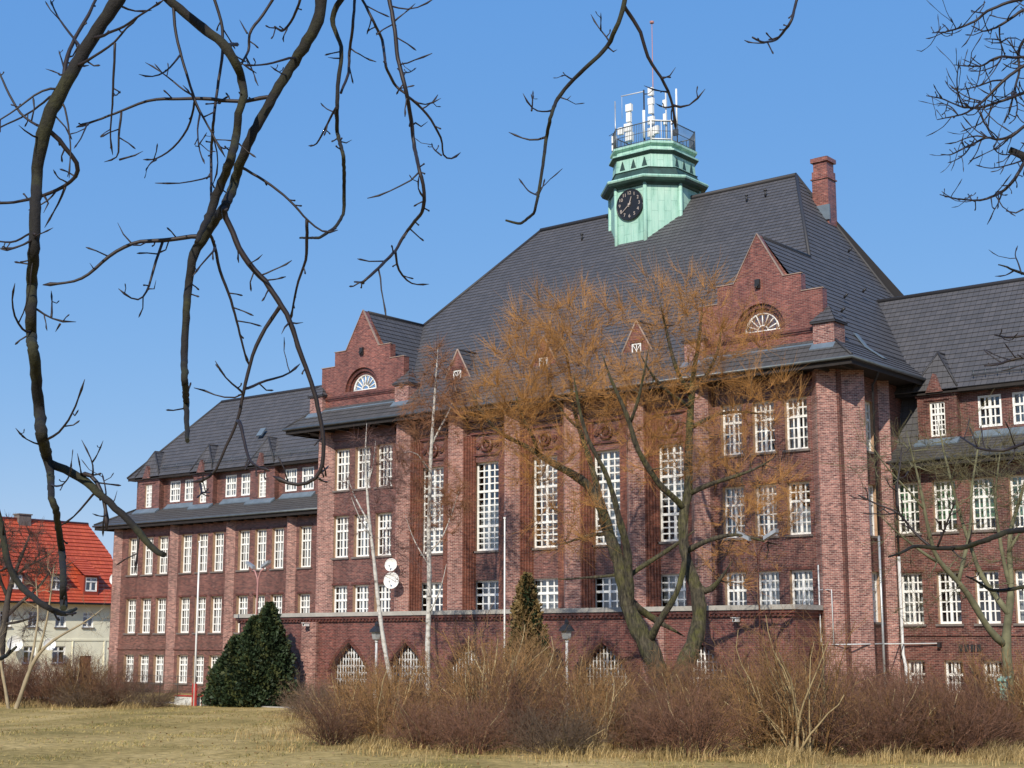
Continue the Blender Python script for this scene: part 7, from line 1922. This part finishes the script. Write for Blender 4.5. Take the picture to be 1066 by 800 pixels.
# --- evergreens: sprays of small leaf faces over the crown's volume
def conifer(name, at, label, lobes, n, mats, wts, size, trunk_h, parent_group=None):
    t_ = thing(name, at, label, 'conifer', parent_group)
    m_ = MB()
    m_.tube([(at[0], at[1], at[2] - .2), (at[0], at[1], at[2] + trunk_h)], [.22, .04], 8)
    o = m_.build('trunk', 'dark_bark', t_)
    c = np.array(lobes, float)                    # x, y, base z, radius, height
    wgt = c[:, 3] ** 2 * c[:, 4] ** .5
    k = NR.choice(len(c), n, p=wgt / wgt.sum())
    h = NR.random(n) ** 1.25
    th = NR.random(n) * 2 * np.pi
    prof = np.where(h < .22, .78 + h, (1 - h) ** .58 * 1.155)
    ragged = 1 + .17 * np.sin(th * 3 + h * 11 + k * 1.7) + .13 * np.sin(th * 7 - h * 23 + k) + .10 * np.sin(th * 13 + h * 41) - .12 * (np.sin(h * 38 + th * 2) > .55)
    rr = np.sqrt(NR.random(n) * .62 + .38) * prof * ragged * c[k, 3]
    pos = np.stack([c[k, 0] + rr * np.cos(th), c[k, 1] + rr * np.sin(th), c[k, 2] + h * c[k, 4] + NR.normal(size=n) * .05], -1)
    out = np.stack([np.cos(th), np.sin(th), .55 + .5 * NR.normal(size=n)], -1)
    d = unit(out + NR.normal(size=(n, 3)) * .45)
    sd = unit(np.cross(d, NR.normal(size=(n, 3))))
    L = size * NR.uniform(.5, 1.3, (n, 1))
    Wd = L * NR.uniform(.22, .42, (n, 1))
    Q = np.stack([pos - sd * Wd * .3, pos + d * L * .5 - sd * Wd, pos + d * L, pos + d * L * .5 + sd * Wd], 1)
    tb = Tubes()
    clump = (np.sin(th * 3 + h * 9 + k * 2.1) + .6 * NR.normal(size=n)) > 1 - 2 * wts
    tb.quads(Q, clump.astype(int))
    tb.build('crown', mats, t_, False)
    return t_


cx, cy = -34.0, -6.2
conifer('conifer_tree', (cx, cy, G), 'large dark evergreen conifer standing before the left end of the arcade',
        [(.75, .6, 0, 1.3, 5.7), (.1, .1, 0, 1.5, 4.9), (-.7, -.55, 0, 1.3, 3.8), (1.15, .9, 0, 1.1, 4.6), (-1.25, -1.0, 0, 1.0, 2.6), (.5, -.4, 0, 1.35, 3.1), (-.3, -.8, 0, 1.2, 2.4), (.2, .8, 0, 1.4, 4.8)],
        62000, ['conifer_dark', 'conifer_light'], .10, .21, 4.8)
conifer('thuja_tree', (-12.5, -8.0, G), 'narrow pointed thuja browned at the foot behind the shrubs', [(0, 0, 0, 1.12, 6.7), (.2, -.2, 0, 1.05, 5.0), (-.2, .1, 0, 1.0, 5.8)],
        30000, ['conifer_dark', 'thuja_brown'], .78, .18, 5.5)


# --- bare shrubs
def shrub_mesh(n, h, spread, mats, r=.008, pale=0., tert=2):
    """stems from one stool, twice branched into a haze of twigs"""
    tb = Tubes()
    a = NR.random(n) * 2 * np.pi
    rb = spread * .42 * np.sqrt(NR.random(n))
    b0 = np.stack([rb * np.cos(a), rb * np.sin(a), np.full(n, -.1)], -1)
    lean = spread * NR.uniform(.1, .95, n) ** .8
    a2 = a + NR.normal(size=n) * .7
    hh = h * NR.uniform(.35, 1.12, n) ** 1.15 * (1 - .30 * (lean / spread) ** 2)
    tip = b0 + np.stack([lean * np.cos(a2), lean * np.sin(a2), hh], -1)
    m1 = b0 + (tip - b0) * .33 + np.stack([-lean * np.cos(a2) * .2, -lean * np.sin(a2) * .2, hh * .12], -1) + NR.normal(size=(n, 3)) * .06 * h
    m2 = b0 + (tip - b0) * .7 + NR.normal(size=(n, 3)) * .07 * h
    P = bez(b0, m1, m2, tip, 8)
    P[:, 2:] += np.cumsum(NR.normal(size=(n, 6, 3)) * .013 * h, 1)
    Rd = NR.uniform(.8, 1.7, (n, 1)) * np.linspace(r * 1.6, r * .55, 8)[None]
    mi = NR.random(n) < pale
    tb.add(P[~mi], Rd[~mi], 3, 0)
    if mi.any():
        tb.add(P[mi], Rd[mi] * 1.5, 4, 1)
    for j in (2, 4, 5, 6):
        dj = unit(P[:, j + 1] - P[:, j - 1])
        Q, Rq = shoots(P[:, j], dj, 2, h * .30, r * .62, .75, .35, .15, 5)
        tb.add(Q, Rq, 3, 0)
        for m in (3, 4):
            dq = unit(Q[:, m] - Q[:, m - 1])
            T, Rt = shoots(Q[:, m], dq, tert, h * .13, r * .45, .8, .3, .1, 3)
            tb.add(T, Rt, 3, 0)
    o = tb.build('shrub_proto', mats)
    me = o.data
    bpy.data.objects.remove(o)
    return me


PROTO = {
    'orange': [shrub_mesh(85, 2.9, 1.6, ['stem_orange', 'stem_straw'], .0105, .14, 1) for _ in range(2)],
    'red': [shrub_mesh(100, 2.7, 1.7, ['stem_red', 'stem_straw'], .010, .04, 2) for _ in range(2)],
    'grey': [shrub_mesh(110, 1.7, 1.5, ['stem_grey', 'stem_straw'], .0085, .02) for _ in range(2)],
    'pale': [shrub_mesh(85, 3.4, 1.8, ['stem_orange', 'stem_straw'], .0115, .42, 1)],
}
used = {}


def shrub(kind, x, y, h, label, group, wide=1.0):
    k = used[kind] = used.get(kind, -1) + 1
    me = PROTO[kind][k % len(PROTO[kind])]
    o = bpy.data.objects.new('bare_shrub', me)
    COL.objects.link(o)
    z = float(ground_z(x, y))
    o.location = (x, y, z)
    base = {'orange': 2.9, 'red': 2.7, 'grey': 1.7, 'pale': 3.4}[kind]
    s_ = h / base
    o.scale = (s_ * wide * 1.05, s_ * wide, s_)
    o.rotation_euler = (0, 0, rng.uniform(0, 6.28))
    tag(o, label, 'shrub', group)
    return o


GA = 'tall bare shrubs in front of the arcade'
GB = 'dense reddish thicket before the right wing'
GC = 'low hedge bushes at the left edge of the lawn'
SH = [
    ('grey', -22.2, -12.2, 1.6, 'low greyish bush at the left end of the shrub row by the lawn', GA, 1.0),
    ('grey', -20.0, -14.0, 1.9, 'low greyish bush between the conifer and the first orange shrub', GA, 1.1),
    ('orange', -9.5, -22.0, 2.9, 'orange shrub at the lawn edge below the leaning birch', GA, 1.0),
    ('orange', -13.0, -17.2, 2.5, 'orange shrub under the leaning birch trunk, behind the one at the lawn edge', GA, 1.0),
    ('orange', -5.0, -25.2, 3.0, 'low orange shrub at the lawn corner right of the birch foot', GA, .95),
    ('red', -9.0, -18.0, 2.8, 'brown shrub at the foot of the tall birch', GA, 1.1),
    ('orange', -4.3, -20.5, 3.9, 'broad tall orange shrub below the bare white flagpole', GA, 1.15),
    ('pale', -1.6, -23.8, 3.8, 'shrub with bent pale dead stems below the narrow thuja', GA, 1.05),
    ('orange', -6.0, -16.0, 3.3, 'orange shrub hiding the foot of the thuja', GA, 1.05),
    ('red', .4, -24.0, 2.5, 'low brown shrub in dry grass below the thuja', GA, 1.0),
    ('orange', -2.6, -17.0, 3.2, 'orange shrub left of the gate-like arch window behind the willow', GA, 1.05),
    ('red', -4.6, -11.5, 2.6, 'reddish shrub directly left of the willow foot', GA, 1.1),
    ('red', -1.6, -12.0, 2.7, 'reddish shrub directly right of the willow foot', GA, 1.1),
    ('grey', .5, -17.5, 1.9, 'low grey brown bush in the dry grass before the willow', GA, 1.0),
    ('red', -.2, -14.6, 2.6, 'reddish shrub in front of the willow trunks', GA, 1.1),
    ('orange', 3.6, -19.0, 3.0, 'orange shrub with fine stems left of the pale stemmed one', GA, 1.0),
    ('red', 1.6, -12.5, 3.0, 'reddish shrub below the right end of the arcade', GA, 1.15),
    ('red', 3.6, -13.6, 3.1, 'reddish shrub before the corner of the arcade', GA, 1.15),
    ('pale', 8.9, -20.9, 4.1, 'tall shrub with pale straw stems fanning from one foot at the front', GA, .9),
    ('orange', 7.1, -20.2, 3.1, 'orange shrub close at the left of the pale stemmed shrub', GA, .95),
    ('red', 6.2, -14.8, 2.7, 'reddish thicket shrub below the corner pier of the main block', GB, 1.2),
    ('red', 8.4, -15.2, 2.6, 'reddish thicket shrub behind the tall pale stemmed shrub', GB, 1.2),
    ('red', 7.4, -11.5, 2.6, 'reddish thicket shrub below the grey rain pipe', GB, 1.2),
    ('red', 9.6, -12.8, 2.6, 'reddish thicket shrub below the first basement window', GB, 1.2),
    ('red', 10.2, -16.2, 2.4, 'front reddish thicket shrub right of the pale stems', GB, 1.2),
    ('red', 10.9, -13.8, 2.3, 'front reddish thicket shrub below the second basement window', GB, 1.15),
    ('red', 10.3, -9.6, 2.5, 'reddish thicket shrub left of the pale limbed tree', GB, 1.2),
    ('orange', 12.5, -13.4, 3.2, 'orange stemmed shrub at the foot of the pale limbed tree', GB, 1.0),
    ('orange', 13.7, -12.6, 3.1, 'orange stemmed shrub cut by the right edge of the picture', GB, 1.1),
    ('red', 12.6, -8.5, 2.4, 'reddish shrub behind the pale limbed tree', GB, 1.2),
    ('red', -51.0, -15.0, 2.6, 'dark hedge bush at the outer left edge of the picture', GC, 1.2),
    ('red', -48.4, -14.2, 2.4, 'dark hedge bush behind the tan sapling', GC, 1.2),
    ('red', -46.0, -13.5, 2.5, 'dark hedge bush below the brown house door', GC, 1.2),
    ('red', -43.8, -12.6, 2.7, 'dark hedge bush right of the brown house door', GC, 1.2),
    ('orange', -41.8, -11.6, 2.8, 'taller brown hedge bush before the corner of the left wing', GC, 1.15),
    ('red', -39.8, -11.0, 2.2, 'hedge bush below the first basement windows of the left wing', GC, 1.2),
    ('grey', -37.6, -10.4, 1.5, 'low grey hedge bush beside the flagpole wall', GC, 1.2),
    ('grey', -40.5, -12.6, 1.5, 'low grey hedge bush in dry grass at the lawn edge', GC, 1.2),
    ('red', -49.6, -11.5, 2.7, 'dark hedge bush against the wire fence', GC, 1.2),
    ('red', -45.2, -9.8, 2.8, 'dark hedge bush between the fence and the school corner', GC, 1.2),
    ('red', -6.2, -26.6, 1.7, 'small brown bush furthest into the lawn, left of the bent dead stems', GA, 1.2),
    ('red', .6, -27.3, 1.6, 'small scrubby bush at the bottom edge below the thuja', GA, 1.3),
    ('grey', 2.6, -25.6, 1.5, 'small grey bush in the dry grass at the bottom edge of the picture', GA, 1.2),
    ('red', 4.2, -22.6, 1.8, 'small scrubby bush at the front, left of the pale stemmed shrub', GA, 1.2),
    ('orange', 11.0, -18.4, 2.2, 'small orange bush at the front right of the pale stemmed shrub', GB, 1.1),
    ('red', 12.6, -15.2, 1.6, 'low reddish bush before the foot of the pale limbed tree', GB, 1.2),
    ('red', -8.6, -14.2, 2.9, 'brown shrub below the larger satellite dish', GA, 1.1),
    ('orange', -15.6, -12.6, 1.8, 'orange brown shrub below the first complete arch window', GA, 1.0),
    ('red', 6.3, -23.2, 2.1, 'low reddish bush at the bottom edge, directly left of the pale stemmed shrub', GA, 1.3),
    ('orange', 2.2, -22.6, 2.6, 'olive brown shrub at the front below the right lantern lamp', GA, 1.1),
    ('red', 10.9, -20.2, 2.2, 'low reddish bush at the bottom edge, right of the pale stemmed shrub', GB, 1.3),
    ('red', 12.4, -17.6, 2.3, 'front reddish bush between the pale stems and the pale limbed tree', GB, 1.3),
    ('red', -1.9, -26.6, 1.7, 'small brown bush at the bottom edge below the bare white flagpole', GA, 1.3),
]
for s_ in SH:
    shrub(*s_)
# dry grass: long tufts round the shrubs, short blades on the lawn
def blades(name, x, y, h, wd, mat, label, lean=.5):
    n = len(x)
    z = ground_z(x, y) - .02
    b0 = np.stack([x, y, z], -1)
    a = NR.random(n) * 2 * np.pi
    d = np.stack([np.cos(a), np.sin(a), np.zeros(n)], -1)
    sd = np.stack([-np.sin(a + .6), np.cos(a + .6), np.zeros(n)], -1) * (wd * NR.uniform(.6, 1.3, n))[:, None]
    hh = h * NR.uniform(.45, 1.25, n) * np.clip(.75 + .45 * np.sin(np.asarray(x) * 1.7 + np.asarray(y) * .9) + .4 * np.sin(np.asarray(y) * 2.3 - np.asarray(x) * .8), .25, 1.5)
    up_ = np.array([0, 0, 1.])
    m1 = b0 + d * (hh * lean * .3)[:, None] + up_ * (hh * .6)[:, None]
    t1 = b0 + d * (hh * lean * 1.1)[:, None] + up_ * (hh * .95)[:, None]
    tb = Tubes()
    mi = (NR.random(n) < .5).astype(int) if isinstance(mat, list) else 0
    tb.quads(np.stack([b0 - sd, b0 + sd, m1 + sd * .7, m1 - sd * .7], 1), mi)
    tb.quads(np.stack([m1 - sd * .7, m1 + sd * .7, t1 + sd * .15, t1 - sd * .15], 1), mi)
    o = tb.build(name, mat, None, False)
    return tag(o, label, 'grass', None, 'stuff')


tx, ty, th2 = [], [], []
for s_ in SH:
    n = 900
    a = NR.random(n) * 6.283
    rr = 2.6 * np.sqrt(NR.random(n))
    tx.append(s_[1] + rr * np.cos(a) + .5)
    ty.append(s_[2] + rr * np.sin(a) - .7)
n = 26000
t_ = NR.random(n)
tx.append(-16 + 31 * t_ + NR.normal(size=n) * 1.2)
ty.append(-17.5 - 5.0 * np.sin(t_ * 3.0) - 3 * t_ * 0 + NR.normal(size=n) * 2.2)
tx, ty = np.concatenate(tx), np.concatenate(ty)
keep = (np.sin(tx * .8 + ty * .55) + np.sin(ty * 1.1 - tx * .5) + NR.normal(size=len(tx)) * .7) > -.55
tx, ty = tx[keep], ty[keep]
blades('dry_grass', tx, ty, .38, .010, ['dry_grass', 'dry_grass_brown'], 'long straw coloured dry grass round the feet of the bare shrubs')
n = 110000
gx_ = NR.uniform(-50, 18, n)
gy_ = NR.uniform(-42, -8, n)
keep = (np.sin(gx_ * .9 + gy_ * .4) + np.sin(gy_ * 1.3 - gx_ * .35) + NR.normal(size=n) * .8) > -.3
blades('lawn_grass', gx_[keep], gy_[keep], .09, .012, ['lawn_blade', 'lawn_blade_green'], 'short dry olive and straw lawn grass', .8)

# fallen leaves and bits of twig under the trees
n = 2600
a = NR.random(n) * 6.283
lx = np.concatenate([NR.uniform(-30, 16, n // 2), NR.uniform(-12, 12, n - n // 2)])
ly = np.concatenate([NR.uniform(-36, -9, n // 2), -19 + NR.normal(size=n - n // 2) * 5])
c0 = np.stack([lx, ly, ground_z(lx, ly) + .03 + .05 * NR.random(n)], -1)
e0 = unit(NR.normal(size=(n, 3)) * [1, 1, .4]) * NR.uniform(.03, .07, (n, 1))
e1 = unit(np.cross(e0, [0, 0, 1.]) + NR.normal(size=(n, 3)) * .02) * NR.uniform(.02, .045, (n, 1))
tb = Tubes()
tb.quads(np.stack([c0 - e0, c0 - e1, c0 + e0, c0 + e1], 1))
tag(tb.build('leaf_litter', 'leaf_litter', None, False), 'scattered brown fallen leaves on the dry grass', 'leaves', None, 'stuff')


# ------------------------------------------------------------------ the two horse chestnuts whose branches hang into view
def chestnut(at, groups, label, scaffold, seed, extra=0.0):
    rs = random.Random(seed)
    t_ = thing('chestnut_tree', at, label, 'tree', 'horse chestnuts over the viewer')
    A0 = Vector(at)
    trunk = MB()
    for l in scaffold:
        d = dens(l, .4)
        trunk.tube((d[:, :3] + np.array(at)).tolist(), d[:, 3].tolist(), 12)
    trunk.build('trunk', 'chestnut_bark', t_)
    sc = np.concatenate([dens(l, .2) for l in scaffold])
    for g in groups:
        mb = MB()
        first = True
        for br in g:
            p = np.array(br, float)
            if first:
                # carry the branch up to the nearest scaffold limb
                q = p[0, :3]
                d_ = unit(p[0, :3] - p[1, :3])
                j = int(np.argmin(np.linalg.norm(sc[:, :3] - (q + d_ * .6), axis=1)))
                tgt = sc[j]
                L = np.linalg.norm(tgt[:3] - q)
                k = np.linspace(1, 0, 7)[:-1, None]
                c1 = q + d_ * L * .4
                ext = (1 - k) ** 2 * q + 2 * k * (1 - k) * c1 + k ** 2 * tgt[:3]
                rr = p[0, 3] + (min(tgt[3] * .8, p[0, 3] * 1.7) - p[0, 3]) * k[:, 0]
                p = np.concatenate([np.concatenate([ext, rr[:, None]], 1), p])
            d = dens(p, .045)
            n = len(d)
            wob = np.array([1 + rs.uniform(-.05, .06) for _ in range(n)])
            off = np.array([[rs.gauss(0, 1) for _ in range(3)] for _ in range(n)]) * d[:, 3:4] * .09
            off[0] = 0
            r_ = d[:, 3] * wob
            thin = d[:, 3].mean() < .016
            pts = d[:, :3] + off + np.array(at)
            if not first and d[-1, 3] < .012:
                r_[-1] = d[-1, 3] * .4
                if n > 4:
                    r_[-2] = d[-1, 3] * 1.9          # swollen end bud
                    r_[-3] = d[-1, 3] * 1.2
            mb.tube(pts.tolist(), r_.tolist(), 6 if thin else 10, 1 if thin else 0)
            # short spurs with buds
            i0 = 0 if not first else 6
            for i in range(i0 + 2, n - 1):
                if rs.random() < (.24 if thin else .06):
                    tg = Vector(pts[min(i + 1, n - 1)] - pts[i - 1]).normalized()
                    sd = (tg.orthogonal().normalized())
                    sd.rotate(__import__('mathutils').Quaternion(tg, rs.uniform(0, 6.28)))
                    ln = rs.uniform(.012, .045) if rs.random() < .75 else rs.uniform(.05, .10)
                    a = Vector(pts[i])
                    e = a + (sd + tg * .5).normalized() * (ln + d[i, 3])
                    e2 = e + (sd + tg * 1.2 + Vector((0, 0, .5))).normalized() * ln * .7
                    rt = min(.0045, d[i, 3] * .6)
                    mb.tube([a, e, e2, e2 + (e2 - e) * .35], [rt * 1.2, rt, rt * 1.5, rt * .4], 5, 1)
            # finer side twigs, each bent upwards to a bud
            for i in range(i0 + 3, n - 2):
                if thin and rs.random() < extra:
                    tg = Vector(pts[i + 1] - pts[i - 1]).normalized()
                    sd = tg.orthogonal().normalized()
                    sd.rotate(__import__('mathutils').Quaternion(tg, rs.uniform(0, 6.28)))
                    dr = (sd * .8 + tg * .6).normalized()
                    ln = rs.uniform(.10, .42)
                    q = [Vector(pts[i])]
                    for k in range(5):
                        dr = (dr + Vector((rs.gauss(0, .12), rs.gauss(0, .12), rs.gauss(.10, .12)))).normalized()
                        q.append(q[-1] + dr * ln / 5)
                    r0 = min(.0062, d[i, 3] * .7)
                    mb.tube(q, [r0, r0 * .9, r0 * .8, r0 * .7, r0 * 1.15, r0 * .4], 5, 1)
            first = False
        mb.build('branch', ['chestnut_bark', 'chestnut_twig'], t_)
    return t_


# scaffold limbs are given relative to the foot of each tree (right of the view = (.776, .631), away = (-.631, .776))
def off(a, b_, z, r_):
    return [a * .776 - b_ * .631, a * .631 + b_ * .776, z, r_]


chestnut(CHESTNUT_NEAR_AT, CHESTNUT_NEAR, 'old horse chestnut with thick mossy branches hanging across the left half of the sky',
         [[off(0, 0, -.3, .42), off(.05, 0, 1.5, .36), off(0, .1, 3.5, .33), off(.2, 0, 5.2, .30), off(.1, -.1, 7.5, .24), off(-.3, .2, 10, .16), off(-.2, .3, 13, .06)],
          [off(.1, 0, 5.0, .2), off(1.2, -.2, 6.6, .17), off(2.6, -.1, 7.5, .15), off(4.0, .1, 7.9, .12), off(5.6, .4, 8.2, .09), off(7.2, .7, 8.3, .06), off(8.6, 1.0, 8.0, .03)],
          [off(.1, 0, 4.2, .16), off(1.0, -.6, 5.4, .13), off(2.0, -.9, 6.2, .10), off(2.8, -.9, 6.6, .06)]], 3, .045)
chestnut(CHESTNUT_FAR_AT, CHESTNUT_FAR, 'horse chestnut whose fine budded twigs and one long branch reach in from the right',
         [[off(0, 0, -.3, .34), off(0, 0, 2, .29), off(.1, .1, 5, .24), off(0, 0, 8, .15), off(.1, .1, 11, .06)],
          [off(0, 0, 2.2, .12), off(-.8, -.1, 2.6, .09), off(-1.8, -.3, 2.9, .06), off(-2.4, -.4, 3.0, .04)],
          [off(0, 0, 4.0, .12), off(-.8, .2, 5.2, .09), off(-1.9, .4, 6.0, .06), off(-2.5, .5, 6.3, .03)],
          [off(0, 0, 5.5, .12), off(-.9, .3, 7.0, .08), off(-2.0, .5, 7.8, .05)],
          [off(0, 0, 3.2, .10), off(-1.0, .1, 4.0, .07), off(-2.3, .2, 4.5, .04)]], 5, .27)
